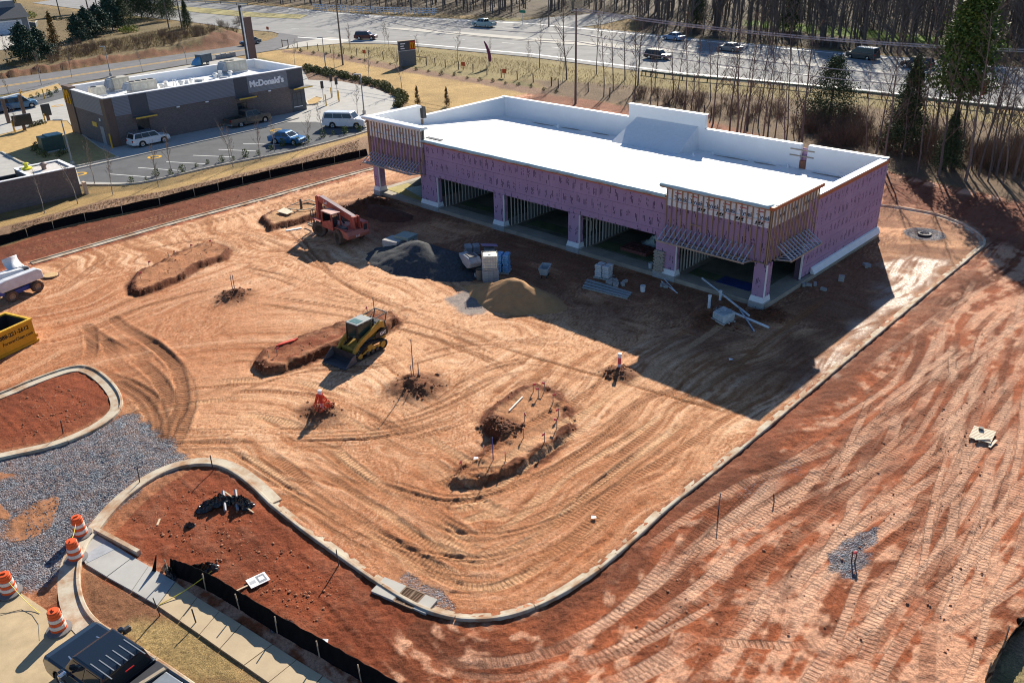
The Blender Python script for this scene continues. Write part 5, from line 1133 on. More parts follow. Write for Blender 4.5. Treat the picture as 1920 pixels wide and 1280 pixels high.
for (pr, pf, lv, nm, lab, kind, L, W, H, col, cat) in (((1270,78),(1246,75),True,"crossover_car","pale blue car on the far highway lane behind bare trees",'sedan',4.7,1.8,1.48,(.18,.30,.50),"car"),
   ((1212,111),(1244,114),False,"crossover_car","black car on the near highway lane behind bare trees",'suv',4.7,1.85,1.6,(.02,.025,.028),"car"),
   ((1377,99),(1350,96),True,"sedan_car","grey silver car on the highway behind a thin trunk",'sedan',4.7,1.8,1.48,(.22,.24,.26),"car"),
   ((1628,114),(1594,110),True,"large_suv","dark green grey van with pale roof on the far highway lane",'van',5.3,2.0,1.95,(.05,.065,.07),"van"),
   ((1728,131),(1700,128),True,"crossover_car","black crossover on the far highway lane behind the conifer",'suv',4.8,1.9,1.7,(.02,.02,.025),"car")):
    c, y = wheels_at(pr, pf, W, lv); car(nm, lab, cat, c, y, kind, L, W, H, paint("paint_"+"".join("%02d" % int(q*99) for q in col), col), detail=False, roofm=silver if kind == 'van' else None)

# the black pickup near the street kerb, seen from above
A, B_ = G(243, 1250, 1.95), G(170, 1200, 1.95); d = (B_-A); yaw = math.atan2(d.y, d.x)
blk = paint("paint_black_blue", (.018, .028, .045), .4, .22)
rc = (A+B_)/2; u2 = Vector((math.cos(yaw), math.sin(yaw), 0)); cpos = rc-u2*.12; cpos.z = .03
bp = car("pickup_truck", "black crew cab pickup truck with grey bed box parked on the street", "truck", cpos, yaw, 'truck', 6.0, 2.05, 1.95, blk, wr=.40)
hz_ = 1.95*.60
for k in range(6):
    y0 = -.62+k*.25; l0 = .85 if k in (0, 5) else .6
    MB().box(-.10-l0, -.10+l0*.4, y0-.02, y0+.02, 1.945, 1.966).build("roof_rib", mat("rib_grey", (.20, .22, .25), .35, .1), bp, bevel=.006)
for s in (-1, 1): MB().hexa([(1.7, s*.55, 1.17), (2.55, s*.42, 1.14), (2.55, s*.46, 1.14), (1.7, s*.60, 1.17)], [(1.7, s*.55, 1.235), (2.55, s*.42, 1.185), (2.55, s*.46, 1.185), (1.7, s*.60, 1.235)]).build("hood_crease", chrome(), bp)
for s in (-1, 1): MB().box(1.05, 1.22, s*1.08, s*1.36, 1.30, 1.52).build("tow_mirror", chrome() if s > 0 else steel_d(), bp, bevel=.04); MB().bar((1.12, s*.95, 1.32), (1.12, s*1.15, 1.36), .06, .06).build("mirror_arm", steel_d(), bp)
alu = mat("tread_plate", (.42, .45, .48), .35, .1, 6, metal=.8)
MB().box(-1.62, -1.05, -.92, .92, 1.05, 1.42).build("tool_box", steel_d(), bp, bevel=.02); MB().box(-2.55, -1.66, -.78, .80, .80, 1.40).build("bed_box", alu, bp, bevel=.02); MB().box(-2.52, -1.70, -.74, .76, 1.402, 1.425).build("bed_box_lid", mat("lid_grey", (.36, .38, .39), .4, .1, 5, metal=.6), bp)
hs = MB(); hs.path([(-1.5+.35*math.cos(t), .55+.28*math.sin(t), 1.46+.02*math.sin(3*t)) for t in [i*math.pi/8 for i in range(14)]], .035, 6); hs.build("hose_coil", rubber(), bp)
MB().bar((-1.60, -.8, 1.47), (-1.35, .7, 1.47), .14, .06).build("plank", wood_grey(), bp)
MB().box(-.98, -.95, -.16, .16, 1.84, 1.87).build("brake_lamp", mat("red_lens", (.4, .015, .012)), bp)
hitch = MB().box(-3.25, -3.0, -.06, .06, .42, .52); hitch.build("tow_hitch", steel_d(), bp)
# ================================================================ machines
# --- telescopic handler
A, B_ = G(637, 458), G(601, 443); d = (B_-A).normalized(); yaw = math.atan2(d.y, d.x); n = Vector((-d.y, d.x, 0))
pos = (A+B_)/2-n*1.05; pos.z = gz(pos.x, pos.y)*0+.0
coral = mat("faded_red_paint", (.46, .10, .07), .6, .28, 3); coral_l = mat("faded_red_light", (.52, .16, .11), .55, .12, 2)
th = thing("telescopic_handler", "faded red telescopic handler with its boom lowered beside the building", "telehandler", tuple(pos), yaw)
def bigwheel(par, x, y, r, wd, turn=0.0, rim=(.40, .34, .30)):
    t = bpy.data.objects.new("wheel", None); COL.objects.link(t); t.parent = par; t.location = (x, y, r); t.rotation_euler = (R(90), 0, turn)
    MB().lathe([(r*.55, -wd/2), (r*.9, -wd/2), (r*.97, -wd*.38), (r*.97, wd*.38), (r*.9, wd/2), (r*.55, wd/2), (r*.55, -wd/2)], 24).build("tyre", dirt_rub(), t)
    lg = MB()
    for k in range(20):
        an = 2*math.pi*k/20; s = 1 if k % 2 else -1
        lg.bar((r*.95*math.cos(an), r*.95*math.sin(an), s*wd*.48), (r*.98*math.cos(an+.18), r*.98*math.sin(an+.18), 0), r*.10, r*.09, up=(math.cos(an), math.sin(an), 0))
    lg.build("tread_lugs", dirt_rub(), t)
    MB().lathe([(r*.56, -wd*.30), (r*.56, wd*.30), (r*.45, wd*.26), (r*.40, wd*.05), (r*.18, wd*.05), (r*.16, wd*.16)], 20).build("rim", mat("rim_%d" % int(rim[0]*100), rim, .7, .2, 4), t)
    return t
WB = (B_-A).length
for x in (-WB/2, WB/2):
    for s in (-1, 1): bigwheel(th, x, s*1.0, .66, .42, R(28) if x > 0 else R(-8))
MB().prism_y([(-2.3, .75), (-2.3, 1.25), (-1.7, 1.45), (1.6, 1.05), (2.0, .85), (2.0, .6), (-1.9, .6)], -.55, .55).build("chassis", coral, th, bevel=.04)
MB().box(-WB/2-.12, -WB/2+.12, -.9, .9, .5, .75).build("rear_axle", steel_d(), th); MB().box(WB/2-.12, WB/2+.12, -.9, .9, .5, .75).build("front_axle", steel_d(), th)
MB().prism_y([(-2.75, .65), (-2.85, .95), (-2.6, 1.25), (-1.4, 1.35), (-1.2, 1.0), (-1.5, .65)], -1.05, 1.05).build("counterweight", coral_l, th, bevel=.05)
MB().box(-2.7, -1.0, -1.12, -.56, 1.0, 1.75).build("engine_cover", coral, th, bevel=.06); MB().box(-2.72, -2.69, -.9, -.58, 1.1, 1.6).build("rear_grille", steel_d(), th)
MB().box(-2.2, -1.2, .57, 1.0, 1.05, 1.5).build("fuel_tank", steel_d(), th, bevel=.04); MB().tube((-1.2, -.85, 1.7), (-1.2, -.85, 2.2), .05, .05).build("exhaust", steel_d(), th)
cb = MB(); cy0, cy1, cx0, cx1 = .28, 1.08, -.75, .75
for x, y_ in ((cx0, cy0), (cx0, cy1), (cx1, cy0), (cx1, cy1)): cb.bar((x, y_, 1.0), (x*.92, y_, 2.35), .09, .09)
cb.bar((cx0, cy1, 1.55), (cx1, cy1, 1.3), .07, .07); cb.box(cx0, cx1, cy0, cy1, .98, 1.08); cb.build("cab_frame", coral, th)
MB().box(cx0-.05, cx1+.02, cy0-.05, cy1+.06, 2.35, 2.43).build("cab_roof", mat("cab_roof_pink", (.62, .38, .32), .6), th, bevel=.03); MB().box(-.45, .05, .42, .92, 1.1, 1.5).box(-.5, -.38, .42, .92, 1.5, 2.0).build("seat", steel_d(), th); MB().box(.72, .735, cy0+.06, cy1-.06, 1.4, 2.3).build("windscreen", glass_d(), th); MB().prism_y([(-.7, 1.1), (.7, 1.1), (.7, 1.5), (-.2, 1.75), (-.7, 1.75)], 1.085, 1.11).build("cab_side_panel", coral, th)
bx0, bx1 = Vector((-2.35, -.12, 2.0)), Vector((2.55, -.12, 2.75))
MB().bar(bx0, bx1, .40, .52).build("boom", coral, th, bevel=.03); MB().bar(bx0+Vector((.1, 0, .275)), bx1+Vector((-.1, 0, .275)), .36, .03).build("boom_top_plate", mat("plate_grey_pink", (.30, .22, .24), .6), th)
MB().bar(bx1-Vector((.3, 0, .05)), bx1+Vector((.55, 0, .03)), .30, .40).build("inner_boom", coral_l, th, bevel=.02); MB().prism_y([(-2.6, 1.3), (-2.5, 2.3), (-2.15, 2.3), (-1.8, 1.3)], -.42, -.34).build("boom_bracket", coral, th); MB().prism_y([(-2.6, 1.3), (-2.5, 2.3), (-2.15, 2.3), (-1.8, 1.3)], .10, .18).build("boom_bracket", coral, th)
MB().tube((-.8, -.12, 1.2), (.7, -.12, 2.3), .08, .08, 10).build("lift_cylinder", steel_d(), th); MB().hexa([(2.95, -.35, .75), (3.25, -.35, .70), (3.25, .12, .70), (2.95, .12, .75)], [(2.75, -.32, 2.95), (3.15, -.32, 2.9), (3.15, .08, 2.9), (2.75, .08, 2.95)]).build("boom_head", coral, th)
ca = MB(); ca.box(3.27, 3.34, -.85, .65, 1.25, 1.33).box(3.27, 3.34, -.85, .65, .55, .63)
for k in range(7): ca.box(3.27, 3.32, -.83+k*.24, -.79+k*.24, .6, 1.75)
ca.box(3.27, 3.33, -.85, .65, 1.70, 1.76); ca.build("fork_carriage", steel_d(), th)
for y_ in (-.6, .35): MB().box(3.35, 4.5, y_-.06, y_+.06, .30, .36).box(3.33, 3.40, y_-.06, y_+.06, .30, 1.2).build("fork", steel_d(), th)
for x in (-1.8, 1.75): MB().hexa([(x-.75, .85, 1.38), (x+.75, .85, 1.38), (x+.75, 1.2, 1.38), (x-.75, 1.2, 1.38)], [(x-.6, .85, 1.43), (x+.6, .85, 1.43), (x+.6, 1.2, 1.43), (x-.6, 1.2, 1.43)]).build("fender", coral, th)
lettering("Lull", .38, sign_w, th, (1.95, .095, 2.5), rz=R(180), depth=.004, shear=.2); lettering("Lull", .26, sign_w, th, (-2.87, .35, .78), rz=R(-90), depth=.004, shear=.2)

# --- compact track loader
A, B_ = G(715, 655), G(676, 676); d = (B_-A).normalized(); yaw = math.atan2(d.y, d.x); n = Vector((-d.y, d.x, 0))
pos = (A+B_)/2-n*.85; pos.z = 0
yel = mat("machine_yellow", (.42, .245, .04), .6, .3, 4); blackp = mat("machine_black", (.022, .022, .024), .5, .2, 3)
cl = thing("track_loader", "yellow and black compact track loader with its bucket on the ground", "loader", tuple(pos), yaw)
for s in (-1, 1):
    y0, y1 = (s*.98, s*.58) if s > 0 else (s*.58, s*.98); y0, y1 = min(y0, y1), max(y0, y1)
    out = [(-1.35, .30), (-1.15, .08), (1.05, .08), (1.30, .28), (1.25, .42), (.25, .86), (-.05, .88), (-1.30, .55)]
    inn = [(x*.90, z*.80+.09) for x, z in out]
    b = MB(); k = len(out)
    for P, yy in ((out, y0), (out, y1), (inn, y0), (inn, y1)): b.v += [(x, yy, z) for x, z in P]
    for i in range(k): j = (i+1) % k; b.f += [(i, j, k+j, k+i), (2*k+i, 3*k+i, 3*k+j, 2*k+j), (i, 2*k+i, 2*k+j, j), (k+i, k+j, 3*k+j, 3*k+i)]
    tr = b.build("rubber_track", rubber(), cl)
    lg = MB()
    for i in range(k):
        a_, c_ = Vector((out[i][0], 0, out[i][1])), Vector((out[(i+1) % k][0], 0, out[(i+1) % k][1])); m_ = max(1, int((c_-a_).length/.17))
        for q in range(m_):
            p = a_.lerp(c_, (q+.5)/m_); dd = (c_-a_).normalized(); nn = Vector((dd.z, 0, -dd.x)); lg.bar((p.x, y0+.02, p.z), (p.x, y1-.02, p.z), .09, .07, up=(nn.x, 0, nn.z))
    lg.build("track_lug", mat("lug_rubber", (.05, .045, .042), .9), tr)
    for (x, z, r) in ((-1.02, .36, .22), (.95, .30, .19), (.10, .66, .20), (-.5, .24, .13), (-.1, .24, .13), (.3, .24, .13)):
        o = MB().lathe([(r, -.08), (r, .08), (r*.4, .10)], 16).build("roller", yel if r > .15 else steel_d(), cl); o.location = (x, (y0+y1)/2+s*.10, z); o.rotation_euler = (R(-90)*s, 0, 0)
    MB().prism_y([(-.95, .30), (.85, .30), (.1, .58), (-.75, .45)], s*.84, s*.90).build("track_frame", yel, cl)
    # lift arm: tower at the rear, sweeping down to the bucket
    ap = [(-1.45, 1.25), (-1.42, 1.72), (-1.15, 1.82), (.35, 1.30), (.95, .95), (1.32, .52), (1.25, .35), (1.05, .40), (.72, .78), (.2, 1.02), (-1.1, 1.42)]
    MB().prism_y(ap, s*.60, s*.76).build("lift_arm", yel, cl, bevel=.015)
    MB().prism_y([(-1.70, .70), (-1.62, 1.62), (-1.15, 1.60), (-.85, .95), (-.9, .70)], s*.66, s*.58).build("rear_tower", blackp, cl)
    MB().tube((-.6, s*.68, .95), (.6, s*.68, .98), .05, .05, 8).build("lift_cylinder", steel_d(), cl)
    MB().prism_y([(-1.65, .85), (-1.6, 1.30), (-.6, 1.16), (-.55, .85)], s*.77, s*.80).build("side_decal", blackp, cl)
    lettering("CAT", .26, sign_w, cl, ((-.95, .806, .93) if s > 0 else (-1.5, -.806, .93)), rz=R(180) if s > 0 else 0, depth=.004, bold=.01)
MB().prism_y([(-1.65, .45), (-1.7, 1.45), (-.85, 1.50), (-.6, .95), (1.0, .55), (1.0, .35), (-1.2, .35)], -.565, .565).build("chassis", yel, cl, bevel=.03)
MB().box(-1.62, -.92, -.50, .50, 1.52, 1.60).build("engine_hood", blackp, cl, bevel=.02); MB().box(-1.74, -1.71, -.5, .5, .6, 1.4).build("rear_door", blackp, cl)
gf = MB()
for y_ in (-.5, .5): gf.bar((-1.75, y_, 1.5), (-1.95, y_, 2.05), .05, .05); gf.bar((-1.95, y_, 2.05), (-.95, y_, 2.0), .05, .05)
gf.bar((-1.95, -.5, 2.05), (-1.95, .5, 2.05), .06, .06); gf.build("rear_guard", mat("guard_dark", (.10, .10, .10), .6), cl)
cf = MB()
for x, y_ in ((-.72, -.48), (-.72, .48), (.55, -.48), (.62, .48)): cf.bar((x, y_, .9), (x-.08, y_, 2.05), .08, .08)
cf.bar((.5, -.48, 1.3), (-.7, -.48, 1.3), .05, .05); cf.bar((.5, .48, 1.3), (-.7, .48, 1.3), .05, .05); cf.build("cab_frame", blackp, cl)
MB().box(-.74, .56, -.50, .50, 2.05, 2.12).build("cab_roof", mat("dusty_grey_roof", (.33, .35, .34), .5, .12), cl, bevel=.03); MB().box(-.1, .42, -.36, .36, 2.122, 2.13).build("roof_window", mat("tinted_green", (.13, .22, .21), .2), cl)
for s in (-1, 1): MB().box(-.68, .48, s*.47, s*.482, 1.32, 2.02).build("side_glass", mat("cab_glass", (.02, .045, .042), .08), cl)
MB().box(.51, .525, -.42, .42, 1.15, 2.02).build("front_glass", mat("cab_glass", (0, 0, 0)), cl); MB().box(-.4, .1, -.25, .25, .95, 1.2).box(-.45, -.33, -.25, .25, 1.2, 1.75).build("seat", blackp, cl)
cr = MB().bar((.95, -.6, .62), (.95, .6, .62), .14, .14); cr.build("cross_member", yel, cl)
bk = MB(); BWd = 1.0
prof = [(1.35, .62), (1.30, .10), (1.55, .03), (2.25, .0)]
for (p, q) in zip(prof[:-1], prof[1:]): bk.hexa([(p[0], -BWd, p[1]), (q[0], -BWd, q[1]), (q[0], BWd, q[1]), (p[0], BWd, p[1])], [(p[0]+.02, -BWd, p[1]+.035), (q[0]+.01, -BWd, q[1]+.035), (q[0]+.01, BWd, q[1]+.035), (p[0]+.02, BWd, p[1]+.035)])
bk.build("bucket", mat("bucket_steel", (.075, .07, .075), .5, .3, 4, metal=.5), cl)
for s in (-1, 1): MB().prism_y([(1.30, .05), (1.33, .64), (1.60, .55), (2.22, .03)], s*(BWd-.0), s*(BWd-.04)).build("bucket_cheek", mat("bucket_wear", (.13, .11, .11), .5, .3), cl)
for k in range(8): MB().hexa([(2.22, -.93+k*.255, .0), (2.22, -.84+k*.255, .0), (2.40, -.86+k*.255, .0), (2.40, -.91+k*.255, .0)], [(2.22, -.93+k*.255, .05), (2.22, -.84+k*.255, .05), (2.40, -.86+k*.255, .02), (2.40, -.91+k*.255, .02)]).build("bucket_tooth", steel_d(), cl)

# --- boom lift at the left edge
A, B_ = G(24, 567), G(76, 546); d = (B_-A).normalized(); yaw = math.atan2(d.y, d.x); n = Vector((-d.y, d.x, 0)); pos = (A+B_)/2+n*.95; pos.z = 0
bl = thing("boom_lift", "white and blue boom lift with open cover at the site edge", "boom lift", tuple(pos), yaw)
liftw = mat("lift_white", (.62, .64, .68), .45, .14, 2); liftb = mat("lift_blue", (.03, .07, .34), .45, .15, 3)
wb = (B_-A).length
for x in (-wb/2, wb/2):
    for s in (-1, 1): bigwheel(bl, x, s*.95, .50, .36, 0, (.42, .30, .20))
MB().box(-wb/2-.3, wb/2+.3, -.72, .72, .42, .82).build("chassis", liftb, bl, bevel=.04); MB().lathe([(.55, 0), (.55, .2)], 20, (0, 0, .83)).build("turret_ring", steel_d(), bl)
bl.scale = (.92, .92, .84)
for s, nm in ((-1, "hood"), (1, "hood")): MB().prism_y([(-1.75, 1.05), (-1.9, 1.45), (-1.75, 1.95), (-1.2, 2.02), (1.45, 2.02), (1.75, 1.8), (1.8, 1.05)], s*.45, s*1.08).build(nm, liftw, bl, bevel=.08, seg=3)
MB().prism_y([(-1.6, 1.04), (1.6, 1.04), (1.6, 1.4), (-1.6, 1.4)], -.44, .44).build("turntable", liftb, bl)
cv = MB(); m_ = 10
for i in range(m_+1): a_ = R(10+i*9); cv.v += [(.2, .65+.75*math.sin(a_)-.2, 2.03+.75*(1-math.cos(a_))), (1.45, .65+.75*math.sin(a_)-.2, 2.03+.75*(1-math.cos(a_)))]
for i in range(m_): k = 2*i; cv.f.append((k, k+1, k+3, k+2))
o = cv.build("open_cover", liftw, bl, smooth=True); o.modifiers.new("s", 'SOLIDIFY').thickness = .03
MB().bar((1.1, 0, 1.85), (-6.5, 0, 2.75), .34, .42).build("boom", liftw, bl, bevel=.03); MB().bar((.9, 0, 1.55), (-2.8, 0, 2.02), .22, .26).build("lower_boom", liftb, bl); MB().tube((.3, 0, 1.45), (-1.4, 0, 1.8), .07, .07, 10).build("lift_cylinder", steel_d(), bl); MB().box(.9, 1.3, -.22, .22, 1.3, 2.1).build("boom_pivot", steel_d(), bl)

# --- roll-off dumpster
A, B_ = G(71, 640), G(0, 674); d = (B_-A).normalized(); yaw = math.atan2(-d.y, -d.x); n = Vector((-math.sin(yaw), math.cos(yaw), 0))
dp = thing("roll_off_dumpster", "yellow roll-off dumpster with black lettering at the site edge", "dumpster", tuple(A+Vector((0, 0, 0))), yaw)
dy = mat("dumpster_yellow", (.62, .31, .015), .5, .12, 1.5); DL, DW, DH = 6.2, 2.4, 1.55
MB().box(-DL, 0, 0, .07, .18, DH).build("side_panel", dy, dp); MB().box(-DL, 0, DW-.07, DW, .18, DH).build("side_panel", dy, dp); MB().box(-.07, -.002, .07, DW-.07, .18, DH).build("end_panel", dy, dp); MB().box(-DL, -DL+.07, .07, DW-.07, .18, DH).build("end_gate", dy, dp); MB().box(-DL+.07, -.07, .07, DW-.07, .16, .30).build("floor", steel_d(), dp)
rm = MB(); rm.box(-DL-.03, .05, -.06, .12, DH, DH+.10).box(-DL-.03, .05, DW-.12, DW+.06, DH, DH+.10).box(-.12, .05, .12, DW-.12, DH, DH+.10).box(-DL-.03, -DL+.12, .12, DW-.12, DH, DH+.10); rm.build("rim", mat("dumpster_rim", (.72, .42, .03), .5), dp)
MB().box(-DL, .12, -.03, .10, .02, .17).build("skid_rail", dy, dp); MB().box(-DL, .12, DW-.1, DW+.03, .02, .17).build("skid_rail", dy, dp); MB().box(.0, .10, -.06, .02, .35, .55).build("tie_hook", dy, dp)
dk = mat("dumpster_inner", (.03, .03, .035), .8); MB().box(-DL+.075, -.075, .072, .08, .3, DH).box(-DL+.075, -.075, DW-.08, DW-.072, .3, DH).box(-.08, -.0725, .08, DW-.08, .3, DH).build("inner_lining", dk, dp)
lettering("888-221-2612", .36, blackm, dp, (-2.35, -.006, 1.08), depth=.004, bold=.010); lettering("ForeverClean.com", .28, blackm, dp, (-2.25, -.006, .66), depth=.004, bold=.004); lettering("FOREVER", .36, blackm, dp, (-4.45, -.006, 1.08), depth=.004, bold=.010); lettering("DUMPSTERS", .34, blackm, dp, (-4.55, -.006, .64), depth=.004, bold=.008)
tr = MB()
for k in range(26): x, y_ = rnd.uniform(-DL+.5, -.5), rnd.uniform(.4, DW-.4); tr.bar((x, y_, .45), (x+rnd.uniform(-.6, .6), y_+rnd.uniform(-.5, .5), rnd.uniform(.5, .9)), rnd.uniform(.05, .3), rnd.uniform(.02, .15))
o = tr.build("debris_heap", mat("debris_dark", (.07, .07, .08), .8, .5, 3)); o.parent = dp
# ================================================================ things standing about the site
def height_at(base, top):
    """height of a vertical thing whose foot and top are known in the photograph"""
    g = G(*base); v = _d*F_PX+_r*(top[0]-960)+_u*(640-top[1]); return CAM_H+v.z*(math.hypot(g.x, g.y)/math.hypot(v.x, v.y))
def heap(name, label, px, rx, ry, h, rot, m, seed, peaks=((0, 0, 1.0),), ridge=.0, n=56):
    g = G(*px); b = MB(); xs = np.linspace(-1.25, 1.25, n); X, Y = np.meshgrid(xs, xs); x, y = X.ravel(), Y.ravel(); z = np.zeros_like(x)-.25
    for (cx, cy, s) in peaks:
        d = np.hypot((x-cx), (y-cy))*(1+.22*(fbm(np.arctan2(y-cy, x-cx)*1.2+9, x*0+seed, seed, 2)-.5)*2); z = np.maximum(z, s*(1.0-d/(.95*math.sqrt(s))))
    z = np.where(z > .86, .86+(z-.86)*.35, z)+(fbm(x*3+seed, y*3, seed, 4)-.5)*.13+(fbm(x*11+seed, y*11, seed, 2)-.5)*.05
    z = np.maximum(z*h, -.12)
    for i in range(n*n): b.v.append((x[i]*rx, y[i]*ry, z[i]))
    for j in range(n-1):
        for i in range(n-1):
            k = j*n+i
            if max(z[k], z[k+1], z[k+n], z[k+n+1]) > -.10: b.f.append((k, k+1, k+n+1, k+n))
    o = b.build(name, m, smooth=True); o.location = (g.x, g.y, 0); o.rotation_euler = (0, 0, rot); return tag(o, label, "pile")
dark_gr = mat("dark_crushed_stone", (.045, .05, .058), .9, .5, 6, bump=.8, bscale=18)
sandm = mat("builders_sand", (.40, .22, .10), .95, .14, 2, bump=.35, bscale=30)
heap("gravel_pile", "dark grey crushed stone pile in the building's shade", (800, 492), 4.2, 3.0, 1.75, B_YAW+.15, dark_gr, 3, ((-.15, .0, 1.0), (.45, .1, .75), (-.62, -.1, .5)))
heap("sand_pile", "tan sand pile with a sharp crest at the shade edge", (962, 562), 3.6, 2.5, 1.7, B_YAW+.3, sandm, 8, ((.0, .05, 1.0), (-.55, .25, .45)))
heap("soil_mound", "low dark soil mound beside the telescopic handler", (705, 398), 3.4, 2.0, .7, B_YAW, mat("fresh_dark_soil", (.10, .035, .018), .95, .4, 3, bump=.6, bscale=10), 5, ((0, 0, 1.0), (.5, .1, .7), (-.5, 0, .6)))
greyw = mat("grey_crate_wood", (.42, .40, .38), .85, .2, 5); palw = mat("pallet_wood", (.60, .47, .32), .85, .2, 6)
def at_obj(o, px, py, rz=0.0, dz=0.0): g = on(px, py); o.location = (g.x, g.y, g.z+dz); o.rotation_euler = (0, 0, rz); return o
def pallet(parent, z, l=1.15, w_=1.0, m=None, top=7):
    m = m or palw
    for k in range(top): x = -l/2+.05+k*(l-.1)/(top-1); MB().box(x-.05, x+.05, -w_/2, w_/2, z+.105, z+.125).build("deck_board", m, parent)
    for y_ in (-w_/2+.05, 0, w_/2-.05): MB().box(-l/2, l/2, y_-.045, y_+.045, z+.02, z+.104).build("stringer", m, parent)
# crate with sheets on top
t = thing("timber_crate", "pale timber crate carrying a stack of grey green sheets", "crate", tuple(on(741, 470)), B_YAW+.2); pallet(t, 0, 1.5, 1.3, greyw, 6)
MB().box(-.72, .72, -.62, .62, .13, 1.0).build("crate_box", greyw, t); MB().box(-.05, 1.35, .1, 1.35, 1.005, 1.2).build("sheet_stack", mat("green_grey_sheet", (.27, .30, .26), .7), t)
for k in range(5): MB().box(-.05+k*.28, .2+k*.28, .08, 1.37, 1.202, 1.23).build("top_board", mat("top_green", (.33, .36, .31), .7), t)
MB().box(-.02, .06, .9, 1.3, .0, 1.0).box(1.2, 1.3, .9, 1.3, 0, 1.0).build("support", greyw, t)
# liquid tote on a block cube
t = thing("block_cube", "grey cube of concrete blocks under the caged tote", "block stack", tuple(on(920, 528)), B_YAW+R(48)); pallet(t, 0, 1.15, 1.1, greyw)
blk_me = MB().box(-.19, .19, -.09, .09, 0, .185).mesh("block"); blk_me.materials.append(block_m)
for z in range(5):
    for i in range(3):
        for j in range(6):
            if i in (0, 2) or j in (0, 5) or z == 4: share(blk_me, "block", None, t, (-.39+i*.39, -.47+j*.188, .128+z*.19))
tt = thing("liquid_tote", "white caged liquid tote standing on the block cube", "tank", (t.location.x, t.location.y, on(920, 528).z+1.08), B_YAW+R(48))
MB().box(-.5, .5, -.5, .5, .12, 1.05).build("tank", mat("tote_plastic", (.66, .62, .52), .5), tt, bevel=.06); MB().lathe([(.12, 1.05), (.12, 1.1)], 12).build("cap", sign_w, tt); pallet(tt, 0, 1.08, 1.08, galv(), 5)
cg = MB()
for k in range(7):
    u_ = -.54+k*.18
    for s in (-1, 1): cg.tube((u_, s*.545, .1), (u_, s*.545, 1.08), .013, .013, 5, False); cg.tube((s*.545, u_, .1), (s*.545, u_, 1.08), .013, .013, 5, False)
for k in range(5):
    z = .12+k*.24
    for s in (-1, 1): cg.tube((-.55, s*.55, z), (.55, s*.55, z), .013, .013, 5, False); cg.tube((s*.55, -.55, z), (s*.55, .55, z), .013, .013, 5, False)
cg.build("cage", galv(), tt)
# blue wrapped bags
def bag_stack(px, py, rows, cols, m, label, nm, sx=.62, sy=.42, sz=.16, rz=0.0, pal=True):
    t = thing(nm, label, "bag stack", tuple(on(px, py)), rz); pallet(t, 0, cols*sx+.05, 1.0, greyw)
    bm_ = MB().hexa([(-sx/2+.03, -sy/2+.02, 0), (sx/2-.03, -sy/2+.02, 0), (sx/2-.03, sy/2-.02, 0), (-sx/2+.03, sy/2-.02, 0)], [(-sx/2+.05, -sy/2+.05, sz), (sx/2-.05, -sy/2+.05, sz), (sx/2-.05, sy/2-.05, sz), (-sx/2+.05, sy/2-.05, sz)])
    me = bm_.mesh("bag"); me.materials.append(m)
    for z in range(rows):
        for i in range(cols):
            for j in range(2):
                o = share(me, "bag", None, t, (-(cols-1)*sx/2+i*sx+rnd.uniform(-.03, .03), -.22+j*.44+rnd.uniform(-.03, .03), .126+z*sz), (0, 0, rnd.uniform(-.06, .06))); bv = o.modifiers.new("b", 'BEVEL'); bv.width = .05; bv.segments = 2
    return t
bag_stack(944, 510, 8, 2, mat("blue_wrap", (.16, .36, .62), .4, .3, 5), "blue and white wrapped bag stack beside the caged tote", "bag_stack", .5, .5, .17, B_YAW+.5)
bag_stack(1132, 520, 6, 2, mat("pale_bag", (.50, .51, .52), .7, .12, 4), "pale stacked cement bags in front of the third bay", "bag_stack", .6, .44, .15, B_YAW+.2)
bag_stack(886, 474, 3, 2, mat("dusty_bag", (.36, .34, .36), .7, .15, 4), "low dusty bag pallet behind the cement mixer", "bag_stack", .62, .46, .18, B_YAW+.9)
o = MB().slab4((-.62, -.62, 0), (.62, -.62, 0), (.62, .62, .0), (-.62, .62, .0), .03).build("sheathing_offcut", SHT, uv=True); o.location = Vector(on(918, 480))+Vector((0, 0, .9)); o.rotation_euler = (R(-12), R(6), B_YAW+R(50)); tag(o, "loose purple sheathing sheet lying on blocks behind the tote", "board")
t = thing("block_stack", "low block stack carrying the loose purple sheet", "block stack", tuple(on(918, 482)), B_YAW+R(50))
for z in range(4):
    for i in range(2):
        for j in range(3): share(blk_me, "block", None, t, (-.2+i*.4, -.2+j*.2, z*.19))
